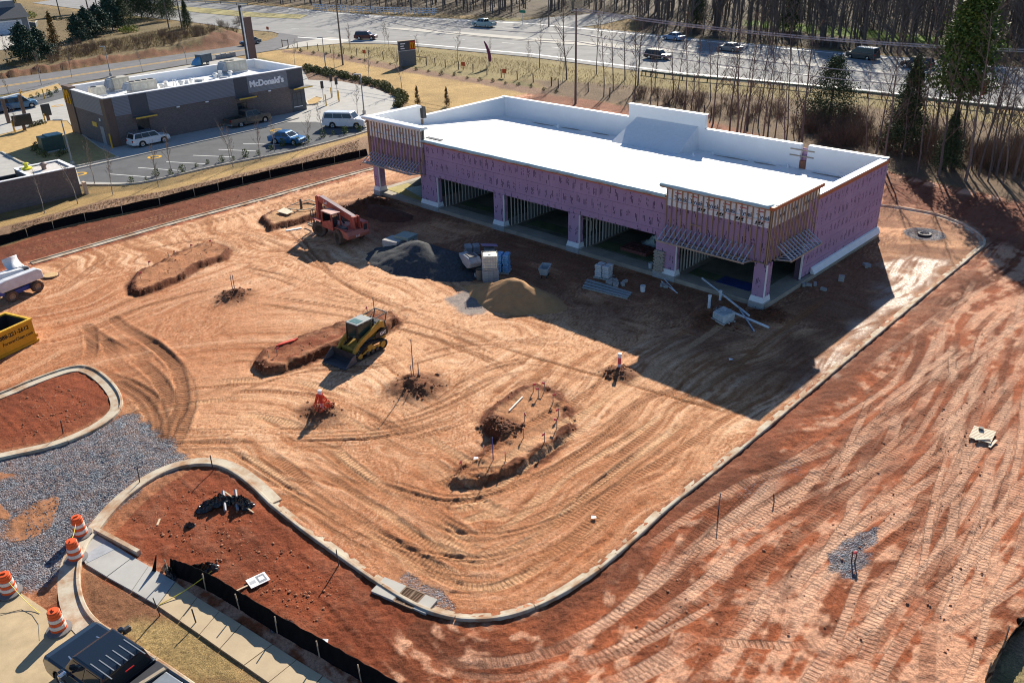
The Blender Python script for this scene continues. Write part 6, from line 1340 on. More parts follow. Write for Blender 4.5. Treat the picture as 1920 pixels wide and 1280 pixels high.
# cement mixer
t = thing("cement_mixer", "dusty grey towable cement mixer beside the block cube", "mixer", tuple(on(884, 512)), B_YAW+R(160)); mixm = mat("mixer_grey", (.36, .36, .38), .6, .25, 4)
MB().prism_y([(-.8, .75), (-.95, 1.15), (-.6, 1.45), (.45, 1.45), (.8, 1.1), (.55, .70), (-.3, .55)], -.5, .5).build("drum", mixm, t, bevel=.12, seg=3); MB().box(-.55, .35, -.3, .3, 1.44, 1.5).build("hopper_grate", steel_d(), t); MB().box(.85, 1.45, -.35, .35, .65, 1.2).build("engine_cover", mixm, t, bevel=.05); MB().bar((-.6, 0, .5), (2.2, 0, .45), .1, .1).build("drawbar", steel_d(), t)
for s in (-1, 1): wheel(t, .2, s*.68, .32, .2, False)
MB().box(.05, .35, -.6, .6, .28, .36).build("axle", steel_d(), t)
def bucket(px, py, m, lab, r_=.15, h=.37, dz=0.0):
    t = thing("bucket", lab, "bucket", tuple(on(px, py)+Vector((0, 0, dz)))); b = MB(); n_ = 16
    b.lathe([(r_*.86, 0), (r_, h), (r_+.012, h), (r_+.012, h-.03)], n_); o = MB().lathe([(r_*.86, 0), (r_, h)], n_); me = b
    q = MB(); k = 0
    for rr, z in ((r_*.86, 0), (r_, h), (r_*.94, h), (r_*.80, .04)):
        for i in range(n_): q.v.append((rr*math.cos(2*math.pi*i/n_), rr*math.sin(2*math.pi*i/n_), z))
    for j in range(3):
        for i in range(n_): q.f.append((j*n_+i, j*n_+(i+1) % n_, (j+1)*n_+(i+1) % n_, (j+1)*n_+i))
    q.f.append(tuple(3*n_+i for i in range(n_))); q.f.append(tuple(range(n_))[::-1]); q.build("shell", m, t)
    MB().path([(r_*math.cos(a), r_*math.sin(a)*.2-.0, h-.03+r_*.9*math.sin(a)) for a in [math.pi*i/8 for i in range(9)]], .006, 4).build("handle", steel_d(), t)
whp = mat("white_plastic", (.72, .73, .74), .4); grp = mat("grey_plastic", (.30, .33, .36), .5)
bucket(1205, 546, whp, "white bucket on the soil below the stone pier", .19, .44); bucket(893, 521, grp, "grey bucket on the soil below the cement mixer"); bucket(900, 524, mat("wood_barrel", (.20, .17, .14), .8), "dark brown barrel between the mixer and the block cube", .28, .8); bucket(890, 509, mat("pale_plastic", (.50, .55, .58), .5), "pale bucket hanging under the cement mixer chute", .13, .3, .5)
bucket(1219, 509, mat("pale_plastic", (0, 0, 0)), "pale bucket on the slab edge against the stone pier", .16, .4, .30)
# mortar tub
t = thing("mortar_tub", "empty grey mortar tub standing alone on the soil", "tub", tuple(on(1022, 519)), B_YAW+R(118)); tb = MB()
for (l, w_, z) in ((.95, .50, .30), (1.25, .72, .85), (1.15, .63, .85), (.88, .44, .36)): tb.v += [(-l/2, -w_/2, z), (l/2, -w_/2, z), (l/2, w_/2, z), (-l/2, w_/2, z)]
for j in range(3):
    for i in range(4): tb.f.append((j*4+i, j*4+(i+1) % 4, j*4+4+(i+1) % 4, j*4+4+i))
tb.f += [(12, 13, 14, 15), (3, 2, 1, 0)]; tb.build("pan", mat("tub_grey", (.40, .43, .44), .6), t)
for x in (-.35, .35):
    for y_ in (-.18, .18): MB().box(x-.04, x+.04, y_-.04, y_+.04, 0, .32).build("leg", steel_d(), t)
# lumber bundle, pipes and trash around the right half of the building
def plank(p0, p1, w_, h, m, name, label, cat, z0=.04, z1=None, group=None):
    a, b = on(*p0), on(*p1); a.z += z0; b.z += z0 if z1 is None else z1; o = MB().bar(a, b, w_, h).build(name, m); return tag(o, label, cat, group)
gl = [mat("grey_green_lumber", (.36, .38, .35), .8, .15, 5), mat("blue_grey_lumber", (.30, .35, .38), .8, .15, 5)]
for k in range(7): plank((1092+k*1.5, 540-k*2.5), (1176+k*1.5, 561-k*1.8), .10, .07, gl[k % 2], "metal_track", "long pale framing track in the bundle before the third bay", "track", .05+.05*(k % 2), group="bundle of long framing tracks")
pvc = mat("pvc_white", (.72, .76, .80), .35)
def pipe(p0, p1, r_, label, z0=None, z1=None, m=None, name="pipe"):
    a, b = on(*p0), on(*p1); a.z += r_ if z0 is None else z0; b.z += r_ if z1 is None else z1; return tag(MB().tube(a, b, r_, r_, 10).build(name, m or pvc), label, "pipe")
pipe((1316, 530), (1404, 595), .07, "long white plastic pipe leaning over the slab edge", .35, .07); pipe((1366, 586), (1441, 616), .08, "white plastic pipe lying by the wrapped bundle")
pipe((1384, 582), (1414, 622), .05, "thin blue grey pipe crossing the white pipes", .22, .05, blued); pipe((1386, 580), (1412, 621), .04, "thin dark blue pipe under the crossing pipe", .12, .04, mat("pipe_blue", (.05, .10, .22), .5))
pipe((1244, 522), (1268, 549), .035, "thin white pipe beside the pier footing, nearer the slab"); pipe((1240, 528), (1270, 550), .035, "thin white pipe leaning beside the pier footing")
def stub(px, py, h, r_, lab): o = MB().lathe([(r_, -.1), (r_, h), (r_*1.25, h+.001), (r_*1.25, h+.09), (r_*.4, h+.12)], 12).build("pipe_stub", pvc); o.location = on(px, py); return tag(o, lab, "pipe")
stub(1329, 578, .85, .10, "short white capped pipe stub standing in the soil"); stub(1350, 562, .6, .09, "white pipe stub under the leaning pipe")
t = thing("wrapped_bundle", "pale plastic wrapped bundle on a pallet before the corner pier", "bundle", tuple(on(1355, 606)), B_YAW-.3); pallet(t, 0, 1.2, 1.0, greyw)
MB().hexa([(-.55, -.45, .13), (.6, -.5, .13), (.55, .45, .13), (-.6, .5, .13)], [(-.6, -.4, .55), (.45, -.45, .62), (.6, .5, .75), (-.5, .42, .8)]).build("wrapped_load", mat("plastic_wrap", (.42, .48, .50), .3, .2, 5), t, bevel=.08, seg=3)
st = MB()
for k in range(22): a = (rnd.uniform(-.5, .4), rnd.uniform(-.4, .4), .75); st.bar(a, (a[0]+rnd.uniform(-.2, .4), a[1]+rnd.uniform(-.3, .3), .75+rnd.uniform(.0, .12)), .02, .02)
st.build("strapping", mat("strap_blue", (.20, .30, .38), .4), t)
def block_pile(px, py, n_, lab, spread=.5, m=None):
    t = thing("block_rubble", lab, "rubble", tuple(on(px, py)))
    me = MB().box(-.2, .2, -.1, .1, -.02, .17).mesh("block"); me.materials.append(m or block_m)
    for k in range(n_): share(me, "block", None, t, (rnd.uniform(-spread, spread), rnd.uniform(-spread, spread), rnd.uniform(0, .05)), (rnd.uniform(-.1, .1), 0, rnd.uniform(0, 3)))
block_pile(1156, 530, 12, "scattered broken blocks and offcuts beside the cement bags", .75, greyw); block_pile(1624, 500, 4, "small block heap near the side wall, farther along", .25)
t = thing("block_stack", "two stacked blocks on the soil beside the side wall", "block stack", tuple(on(1577, 526)), B_YAW+.4)
for z in range(2): [share(blk_me, "block", None, t, (0, -.1+j*.2, z*.19)) for j in range(2)]
block_pile(1520, 538, 4, "few loose block pieces by the side door opening", .7); block_pile(1243, 538, 3, "blocks at the foot of the half clad stone pier", .25)
t = thing("work_table", "plain timber work table inside the second bay", "table", tuple(BW(-18.0, 4.5, .312)), B_YAW); MB().box(-.6, .6, -.4, .4, .85, .90).build("top", palw, t)
for x in (-.5, .5):
    for y_ in (-.3, .3): MB().box(x-.04, x+.04, y_-.04, y_+.04, 0, .85).build("leg", palw, t)
t = thing("brick_pallet", "low red brick pallet inside the third bay", "brick stack", tuple(BW(-11.8, 2.9, .332)), B_YAW); redb = mat("red_block", (.16, .06, .05), .85, .2, 4)
for i in range(8):
    for j in range(5): MB().box(-1.2+i*.3, -.92+i*.3, -.75+j*.3, -.47+j*.3, 0, .24+.02*((i*j) % 3)).build("brick", redb, t)
t = thing("plastic_heap", "crumpled clear plastic heap behind the brick pallet", "plastic", tuple(BW(-11.4, 5.0, .332)), 0)
b = MB(); n_ = 14
for j in range(n_):
    for i in range(n_): x, y_ = (i/(n_-1)-.5)*2, (j/(n_-1)-.5)*2; b.v.append((x*1.3, y_*.9, max(0, 1-x*x-y_*y_)*.9*rnd.uniform(.4, 1.1)))
for j in range(n_-1):
    for i in range(n_-1): k = j*n_+i; b.f.append((k, k+1, k+n_+1, k+n_))
b.build("sheet", mat("clear_plastic", (.42, .50, .50), .25, .2, 3), t)
# fork-lift pallet lying in the field
t = thing("timber_pallet", "pale broken timber pallet lying on the red clay field", "pallet", tuple(on(1841, 818)), heading((1830, 840), (1850, 798)))
for k in range(9): MB().box(-.6+k*.145-.05, -.6+k*.145+.05, -.5, .5, .12, .145).build("deck_board", mat("pallet_pale", (.72, .62, .48), .8, .12, 5), t)
for y_ in (-.44, 0, .44): MB().box(-.66, .62, y_-.04, y_+.04, .02, .118).build("stringer", palw, t)
MB().bar((-.9, -.5, .05), (-.1, -.65, .1), .12, .03).build("loose_board", MATS["pallet_pale"], t); MB().bar((-.75, .2, .16), (-.3, -.4, .2), .12, .03).build("loose_board", MATS["pallet_pale"], t); MB().box(.3, .5, .05, .25, .146, .26).build("scrap", steel_d(), t)

# ---- traffic drums
org = mat("drum_orange", (.72, .10, .02), .5, .1); wht = mat("drum_white", (.70, .67, .62), .45, .08)
def drum(px, py, lab, tape=False):
    g = on(px, py); g.z = max(g.z, .05) if px < 60 else g.z+.03
    t = thing("traffic_drum", lab, "traffic drum", tuple(g), rnd.uniform(0, 6)); MB().lathe([(.46, 0), (.46, .06), (.32, .09), (.30, .10)], 20).build("rubber_base", mat("drum_base", (.16, .15, .15), .8), t)
    zz = [.07, .20, .36, .50, .66, .80, .93]; rr = [.30, .29, .275, .26, .245, .235, .225]
    for k in range(6):
        MB().lathe([(rr[k], zz[k]+.004), (rr[k]-.004, zz[k+1]-.01), (rr[k+1]-.012, zz[k+1])], 20).build("orange_band" if k % 2 == 0 or k == 5 else "white_band", org if k % 2 == 0 or k == 5 else wht, t)
    MB().lathe([(.215, .93), (.20, .97), (.06, .98)], 20).build("top", org, t); MB().box(-.09, .09, -.02, .02, .975, 1.03).build("handle", org, t)
    return t
D = [drum(153, 1003, "orange and white traffic drum at the gravel edge beside the kerb end"), drum(144, 1048, "orange and white traffic drum standing on the kerb beside the sidewalk ramp"), drum(20, 1112, "orange and white traffic drum alone at the street pavement corner"), drum(112, 1181, "orange and white traffic drum in front of the black pickup")]
tape = mat("caution_tape", (.75, .62, .05), .5)
def rope(a, b, sag, r_, m, name, label, cat, n_=10):
    a, b = Vector(a), Vector(b); P = [a.lerp(b, k/n_)-Vector((0, 0, sag*4*(k/n_)*(1-k/n_))) for k in range(n_+1)]; return tag(MB().path([tuple(p) for p in P], r_, 5).build(name, m), label, cat)
rope(D[0].location+Vector((0, 0, .9)), D[1].location+Vector((0, 0, .95)), .12, .012, tape, "caution_tape", "yellow caution tape between the two kerb side drums", "tape"); rope(D[2].location+Vector((0, 0, .85)), on(75, 1150)+Vector((0, 0, .04)), .2, .012, tape, "caution_tape", "yellow caution tape trailing from the lone drum", "tape")
rope(on(402, 1089)+Vector((0, 0, .55)), on(300, 1135)+Vector((0, 0, .07)), .1, .018, tape, "caution_tape", "yellow tape across the sidewalk from the silt fence", "tape")
crk = MB().path([tuple(G(x, y, .022)) for x, y in ((-20, 1152), (15, 1148), (40, 1142), (60, 1152), (72, 1170), (74, 1200))], .012, 4).build("hose", steel_d()); tag(crk, "thin dark hose lying across the street pavement", "hose")

# ---- silt fences
geo = mat("black_geotextile", (.006, .006, .007), .85, .4, 3, spec=.1)
def silt_fence(px, h, label, post_step=2.0, lean=.12, jag=.03, mat_=None):
    P = spline([on(*p) for p in px], 8); r_ = thing("silt_fence", label, "fence", (0, 0, 0)); b = MB(); n_ = len(P)
    for i, p in enumerate(P):
        t_ = (P[min(i+1, n_-1)]-P[max(i-1, 0)]); t_.z = 0; t_.normalize(); nl = Vector((-t_.y, t_.x, 0)); hh = h*(1+rnd.uniform(-jag, jag)*2); w_ = rnd.uniform(-.05, .05)
        b.v += [(p.x, p.y, p.z-.06), (p.x+nl.x*(lean*.5+w_), p.y+nl.y*(lean*.5+w_), p.z+hh*.5), (p.x+nl.x*lean, p.y+nl.y*lean, p.z+hh)]
    for i in range(n_-1): k = 3*i; b.f += [(k, k+3, k+4, k+1), (k+1, k+4, k+5, k+2)]
    o = b.build("fabric", mat_ or geo, r_); o.modifiers.new("s", 'SOLIDIFY').thickness = .015
    acc = 9
    for i in range(n_-1):
        acc += (P[i+1]-P[i]).length
        if acc > post_step: acc = 0; MB().bar(P[i]-Vector((0, 0, .2)), P[i]+Vector((rnd.uniform(-.05, .05), 0, h*1.25)), .04, .04).build("post", wood_grey(), r_)
    return r_
silt_fence([(-60, 476), (0, 460), (120, 425), (300, 385), (480, 340), (690, 292)], .7, "long black silt fence along the bank below the restaurant lot", 2.4, .2)
silt_fence([(318, 1078), (345, 1086), (400, 1112), (450, 1143), (520, 1186), (600, 1232), (690, 1284), (800, 1350)], .66, "black silt fence beside the sidewalk", 2.0, .25)
silt_fence([(1930, 1150), (1905, 1182), (1880, 1210), (1858, 1250), (1838, 1300), (1825, 1345)], .7, "curved black silt fence at the grassy corner", 2.2, .15)
tag(MB().tube(G(1912, 1166, .3), G(1950, 1158, .3), .16, .16, 12).build("drain_pipe", geo), "short black drain pipe end on the silt fence", "pipe")
def crumple(px, py, rx, ry, h, label, seed, rz=0.0):
    g = on(px, py); n_ = 26; b = MB(); rg = random.Random(seed)
    for j in range(n_):
        for i in range(n_):
            x, y_ = (i/(n_-1)-.5)*2, (j/(n_-1)-.5)*2; q = max(0, 1-x*x-y_*y_); z = h*q*(.35+1.0*float(fbm(np.array([x*3.3+seed]), np.array([y_*3.3]), seed, 3)[0]))*rg.uniform(.75, 1.15)
            b.v.append((x*rx*rg.uniform(.95, 1.05), y_*ry*rg.uniform(.95, 1.05), z))
    for j in range(n_-1):
        for i in range(n_-1):
            k = j*n_+i; x, y_ = (i/(n_-1)-.5)*2, (j/(n_-1)-.5)*2
            if x*x+y_*y_ < 1.02+.25*math.sin(3*math.atan2(y_, x)+seed): b.f.append((k, k+1, k+n_+1, k+n_))
    o = b.build("plastic_sheet", mat("black_plastic", (.014, .014, .016), .22, .3, 3, spec=.5)); o.location = g+Vector((0, 0, .02)); o.rotation_euler = (0, 0, rz); return tag(o, label, "plastic")
crumple(405, 948, .95, .38, .55, "crumpled black plastic sheeting near the curved kerb", 3, .45); crumple(452, 945, .75, .35, .55, "folded black plastic heap under the lying wooden stake", 11, -.5); crumple(375, 1071, .8, .3, .4, "black plastic scrap at the end of the silt fence", 17, .3); crumple(318, 1076, .55, .16, .45, "torn black silt fabric standing at the sidewalk edge", 23, -.7); crumple(356, 986, .25, .16, .2, "small black plastic scrap alone on the red soil", 29)
tag(MB().hexa([G(284, 1072, .0), G(292, 1074, 0), G(293, 1071, 0), G(285, 1069, 0)], [G(292, 1040, .75)+Vector((0, 0, 0)), G(293.5, 1040.5, .75), G(293.6, 1040, .76), G(292, 1039.6, .76)]).build("fence_flap", geo), "upright torn black flap of silt fabric at the sidewalk", "plastic")
for k, (x, y) in enumerate(((421, 950), (444, 948))):
    tag(MB().tube(on(x, y-18)+Vector((0, 0, .35)), on(x+2, y+10)+Vector((0, 0, .08)), .07, .07, 8).build("fabric_roll", mat("grey_roll", (.24, .24, .27), .4, .4, 8)), ("grey wrapped roll across the crumpled black sheeting", "grey wrapped roll beside the lying wooden stake")[k], "roll")
plank((424, 931), (476, 962), .06, .04, palw, "wooden_stake", "pale wooden stake lying over the black plastic heap", "stake", .28, .04)
tag(MB().bar(on(295, 985)+Vector((0, 0, .03)), on(300, 973)+Vector((0, 0, .03)), .08, .03).build("wood_scrap", palw), "short wood scrap on the red soil bed", "scrap")
t = thing("fallen_sign", "fallen white sign on a wooden stake lying on red soil", "sign", tuple(on(485, 1089)), heading((448, 1106), (482, 1090))); MB().box(-.42, .38, -.30, .30, .06, .085).build("panel", sign_w, t); MB().box(-1.25, .1, -.035, .035, .02, .058).build("stake", palw, t)
MB().box(-.05, .30, -.24, .24, .0855, .0885).build("print_block", mat("print_grey", (.22, .24, .27), .6), t); MB().box(.02, .23, -.10, .12, .089, .0905).build("print_patch", sign_w, t); MB().box(-.36, -.12, -.10, .10, .0855, .0885).build("print_patch", mat("print_pale", (.45, .47, .5), .6), t)
for px, py, lab in ((1113, 971, "white scrap of paper on the tan court"), (610, 1203, "white scrap of paper by the silt fence"), (893, 868, "white scrap on the edge of the cut island"), (1370, 675, "tiny white scrap in the building shade")): g = on(px, py); o = MB().slab4((-.12, -.08, 0), (.12, -.09, .03), (.1, .09, .0), (-.1, .08, .04), .01).build("paper_scrap", sign_w); o.location = g+Vector((0, 0, .05)); tag(o, lab, "scrap")
# ---- stakes, flags and stubs
pinkm = mat("pink_ribbon", (.70, .10, .12), .6); rebar = mat("rusty_rebar", (.13, .07, .05), .8)
def stake(px, py, h, lab, m=None, flag=True, r_=.018, grp=None, lean=(0, 0)):
    g = on(px, py); t = thing("survey_stake", lab, "stake", tuple(g), rnd.uniform(0, 6), grp); MB().bar((0, 0, -.15), (lean[0], lean[1], h), r_*2, r_*2).build("rod", m or wood_grey(), t)
    if flag: MB().box(-.012, .012, -.02, .16, h-.16, h-.03).build("ribbon", pinkm, t); MB().tube((lean[0], lean[1], h-.12), (lean[0], lean[1], h-.06), .035, .035, 6).build("ribbon_knot", pinkm, t)
g1, g2, g3 = "stakes on the upper left island", "stakes on the long middle island", "stakes on the cut corner island"
for p in ((317, 484), (360, 474), (398, 466), (280, 500), (265, 528), (330, 486)): stake(*p, .55, "pink ribboned survey stake on the upper island", grp=g1)
for p in ((505, 678), (521, 672), (690, 596)): stake(*p, .5, "pink ribboned survey stake on the long island beside the loader", grp=g2)
for p in ((1000, 740), (1010, 748), (1021, 738), (1037, 760), (1047, 786), (1044, 808), (1021, 836), (984, 796), (982, 826), (908, 856), (866, 886), (948, 870)): stake(*p, .55, "pink ribboned survey stake on the cut corner island", grp=g3)
stake(925, 868, 1.3, "taller blue topped stake on the cut corner island", mat("blue_stake", (.06, .08, .30), .6), False)
for px, py, h, lab in ((437, 548, 1.2, "grey conduit stub on the small dark mound, left one"), (441, 549, 1.1, "grey conduit stub on the small dark mound, right one"), (776, 714, 2.3, "tall thin conduit rod in the middle soil mound"), (773, 718, .8, "short conduit stub in the middle soil mound, left of the rod"), (786, 718, .8, "short conduit stub in the middle soil mound, right of the rod"), (703, 592, 1.0, "thin rod at the end of the long island"), (1347, 957, .9, "dark wooden post standing beside the long kerb"), (1597, 1052, .55, "rusty rod in the cluster beside the blue stone strip, leaning"), (1602, 1055, .5, "rusty rod in the cluster beside the blue stone strip, upright")):
    o = MB().tube((0, 0, -.2), (rnd.uniform(-.04, .04), 0, h), .03, .025, 7).build("rod", rebar if px > 1500 else mat("conduit_grey", (.20, .19, .20), .6)); o.location = on(px, py); tag(o, lab, "rod")
tag(MB().bar(on(1596, 1052)+Vector((0, 0, .45)), on(1603, 1054)+Vector((0, 0, .52)), .05, .1).build("ribbon", pinkm), "pink ribbon tied round the rusty rods", "ribbon")
for px, py, h, lab in ((262, 905, 1.0, "dark stake on the wide entrance kerb edge"), (400, 882, .9, "dark stake behind the kerb near its highest bend"), (635, 1060, .9, "dark stake behind the lower curved kerb"), (118, 812, .8, "dark stake in the entrance island"), (300, 1152, .9, "crooked dark stake at the dry grass strip"), (368, 1168, .7, "dark stake at the sidewalk joint"), (1452, 938, .4, "short dark stub on the clay field")):
    o = MB().bar((0, 0, -.1), (rnd.uniform(-.1, .1), rnd.uniform(-.05, .05), h), .04, .04).build("stake", mat("dark_stake", (.06, .05, .05), .8)); o.location = on(px, py); tag(o, lab, "stake")
def standpipe(px, py, h, lab, net):
    t = thing("standpipe", lab, "pipe", tuple(on(px, py))); MB().lathe([(.09, -.1), (.09, h), (.12, h), (.12, h+.10), (.04, h+.12)], 14).build("pipe", mat("pipe_white", (.70, .70, .74), .5), t); MB().lathe([(.10, h*.3), (.105, h*.8)], 14).build("tape_wrap", pinkm, t)
    if net:
        nm = mat("orange_mesh", (.72, .07, .02), .6); b = MB(); k_ = 24
        for j in range(5):
            for i in range(k_): a = 2*math.pi*i/k_; rr = (.46-.08*j)*(1+.25*math.sin(3*a+j)); b.v.append((rr*math.cos(a), rr*math.sin(a), .03+h*.85*j/4))
        for j in range(4):
            for i in range(k_): b.f.append((j*k_+i, j*k_+(i+1) % k_, (j+1)*k_+(i+1) % k_, (j+1)*k_+i))
        o = b.build("safety_mesh", nm, t); wf = o.modifiers.new("w", 'WIREFRAME'); wf.thickness = .035
standpipe(605, 772, .95, "white standpipe wrapped in bright orange safety mesh", True); standpipe(1161, 692, .8, "white standpipe with pink tape at the shadow tip", False)
for k in range(3): o = plank((520+k*4, 659-k*3), (554+k*3, 648-k*2), .08, .08, mat("orange_pipe", (.62, .06, .03), .5), "orange_conduit", "short orange conduit on the long island, one of three", "pipe", .05, group="orange conduits on the long island")
plank((955, 776), (980, 750), .07, .07, mat("white_stick", (.72, .66, .56), .6), "timber_batten", "pale timber batten lying on the cut corner island", "batten"); plank((537, 433), (566, 428), .25, .05, sign_w, "white_plank", "white plank on the tan soil near the telescopic handler", "plank"); plank((578, 421), (592, 426), .12, .08, palw, "timber_plank", "short timber plank behind the handler's wheel", "plank")
t = thing("conduit_loop", "pale bent conduit lines across the formed trench island", "pipe", (0, 0, 0)); MB().path([tuple(on(x, y)+Vector((0, 0, .12))) for x, y in ((537, 392), (548, 400), (566, 402), (585, 398), (597, 391))], .05, 6).build("bend", mat("buff_conduit", (.66, .58, .42), .6), t); MB().path([tuple(on(x, y)+Vector((0, 0, .16))) for x, y in ((538, 390), (560, 388), (582, 385), (596, 388))], .05, 6).build("bend", MATS["buff_conduit"], t)
MB().slab4(on(520, 405)+Vector((0, 0, .15)), on(540, 411)+Vector((0, 0, .15)), on(552, 406)+Vector((0, 0, .15)), on(534, 398)+Vector((0, 0, .15)), .05).build("form_board", MATS["buff_conduit"], t); o = MB().tube((0, 0, 0), (0, 0, .9), .12, .1, 8).build("stub", steel_d(), t); o.location = on(566, 396)
t = thing("manhole_cover", "round plywood disc lid beside the boom lift", "lid", tuple(on(95, 518)), 0); MB().lathe([(.55, 0), (.55, .12), (.52, .14)], 20).build("disc", mat("ply_disc", (.55, .36, .17), .8), t); MB().lathe([(.62, -.05), (.62, .08)], 20).build("ring", mat("soil_ring", (.12, .06, .04), .9), t)
t = thing("manhole_ring", "dark manhole ring set in stone near the far kerb bend", "manhole", tuple(G(1733, 441, -.15)), 0); q = MB(); n_ = 20
for rr, z in ((.52, 0), (.52, .18), (.36, .18), (.36, 0)):
    for i in range(n_): q.v.append((rr*math.cos(2*math.pi*i/n_), rr*math.sin(2*math.pi*i/n_), z))
for j in range(3):
    for i in range(n_): q.f.append((j*n_+i, j*n_+(i+1) % n_, (j+1)*n_+(i+1) % n_, (j+1)*n_+i))
q.build("ring", mat("cast_iron", (.05, .05, .055), .7), t)
MB().lathe([(.35, .0), (.35, .03)], 20).build("pit", MATS["pit_black"], t)
# loose stones and clods so that nothing lies perfectly clean
cl_me = []
for k in range(5):
    b = bmesh.new(); bmesh.ops.create_icosphere(b, subdivisions=1, radius=1)
    for v in b.verts: v.co *= rnd.uniform(.65, 1.2); v.co.z *= .7
    me = bpy.data.meshes.new("clod"); b.to_mesh(me); b.free(); cl_me.append(me)
def scatter(name, label, m, pts, r0, r1):
    V, Fc = [], []
    for (x, y, z) in pts:
        me = cl_me[rnd.randrange(5)]; s = rnd.uniform(r0, r1)*(rnd.random()**1.5+.35); a = rnd.uniform(0, 6); k = len(V); ca, sa = math.cos(a), math.sin(a)
        V += [(x+(v.co.x*ca-v.co.y*sa)*s, y+(v.co.x*sa+v.co.y*ca)*s, z+v.co.z*s) for v in me.vertices]; Fc += [tuple(i+k for i in p.vertices) for p in me.polygons]
    me = bpy.data.meshes.new(name); me.from_pydata(V, [], Fc); me.materials.append(m); o = bpy.data.objects.new(name, me); COL.objects.link(o); o['kind'] = 'stuff'; o['label'] = label
def rnd_in(poly, n_, z=True):
    P = GP(poly); xs = [p.x for p in P]; ys = [p.y for p in P]; X = np.random.RandomState(n_).uniform(min(xs), max(xs), n_*4); Y = np.random.RandomState(n_+1).uniform(min(ys), max(ys), n_*4); d = sdist(P, X, Y, 1); k = d > 0; X, Y = X[k][:n_], Y[k][:n_]; H_ = hfield(X, Y); return list(zip(X, Y, H_+.005))
def ring(P, n_):
    out = []; rs = np.random.RandomState(n_+len(P))
    for k in range(n_): i = rs.randint(len(P)); a, b = P[i], P[(i+1) % len(P)]; f = rs.rand(); out.append((a[0]+(b[0]-a[0])*f+rs.normal()*.16, a[1]+(b[1]-a[1])*f+rs.normal()*.16))
    A_ = np.array(out); return list(zip(A_[:, 0], A_[:, 1], hfield(A_[:, 0], A_[:, 1])))
def mnd(px, r, n_):
    rs = np.random.RandomState(int(px[0])); g = G(*px); A_ = np.array([g.x, g.y])+rs.normal(size=(n_, 2))*r*.42; return list(zip(A_[:, 0], A_[:, 1], hfield(A_[:, 0], A_[:, 1])))
clay_m = mat("clay_clod", (.34, .14, .075), .95, .4, 3)
scatter("soil_clods", "loose clods of clay scattered over the site", clay_m, rnd_in([(190, 985), (290, 900), (390, 876), (466, 912), (556, 990), (718, 1106), (600, 1225), (345, 1080)], 700)+rnd_in([(1400, 842), (1520, 745), (1640, 650), (1660, 660), (1430, 860), (1260, 985), (1100, 1110), (1090, 1095)], 800)+rnd_in([(0, 745), (130, 697), (215, 742), (178, 798), (0, 854)], 350)+rnd_in([(1200, 520), (1420, 590), (1640, 470), (1660, 540), (1500, 700), (1200, 600)], 300)+rnd_in([(1000, 1180), (1900, 620), (1900, 1270), (1000, 1270)], 500)+sum([rnd_in(p, 160) for p in ([(479, 684), (560, 636), (702, 588), (748, 603), (590, 675), (494, 700)], [(244, 540), (305, 491), (412, 459), (431, 470), (338, 528), (262, 553)], [(845, 907), (960, 820), (1073, 780), (1052, 830), (880, 910)])], [])+sum([ring(P, 230) for P in ISLES], [])+rnd_in([(0, 466), (120, 431), (300, 390), (480, 345), (690, 299), (700, 310), (500, 363), (300, 420), (58, 486), (0, 500)], 900), .02, .065)
scatter("mound_clods", "dark clods heaped on the small soil mounds", mat("dark_clod", (.13, .045, .02), .95, .4, 3), sum([mnd(px, r, 90) for px, r, hh in MOUNDS], []), .03, .14)
scatter("crushed_stone", "loose crushed stone spread at the site entrance", mat("stone_chip", (.15, .165, .19), .9, .6, 2), rnd_in([(0, 866), (105, 844), (182, 810), (232, 780), (330, 852), (285, 897), (205, 966), (140, 1042), (90, 1100), (0, 1060)], 2600)+rnd_in([(1556, 1068), (1592, 1018), (1645, 982), (1640, 1008), (1572, 1070)], 160), .015, .045)
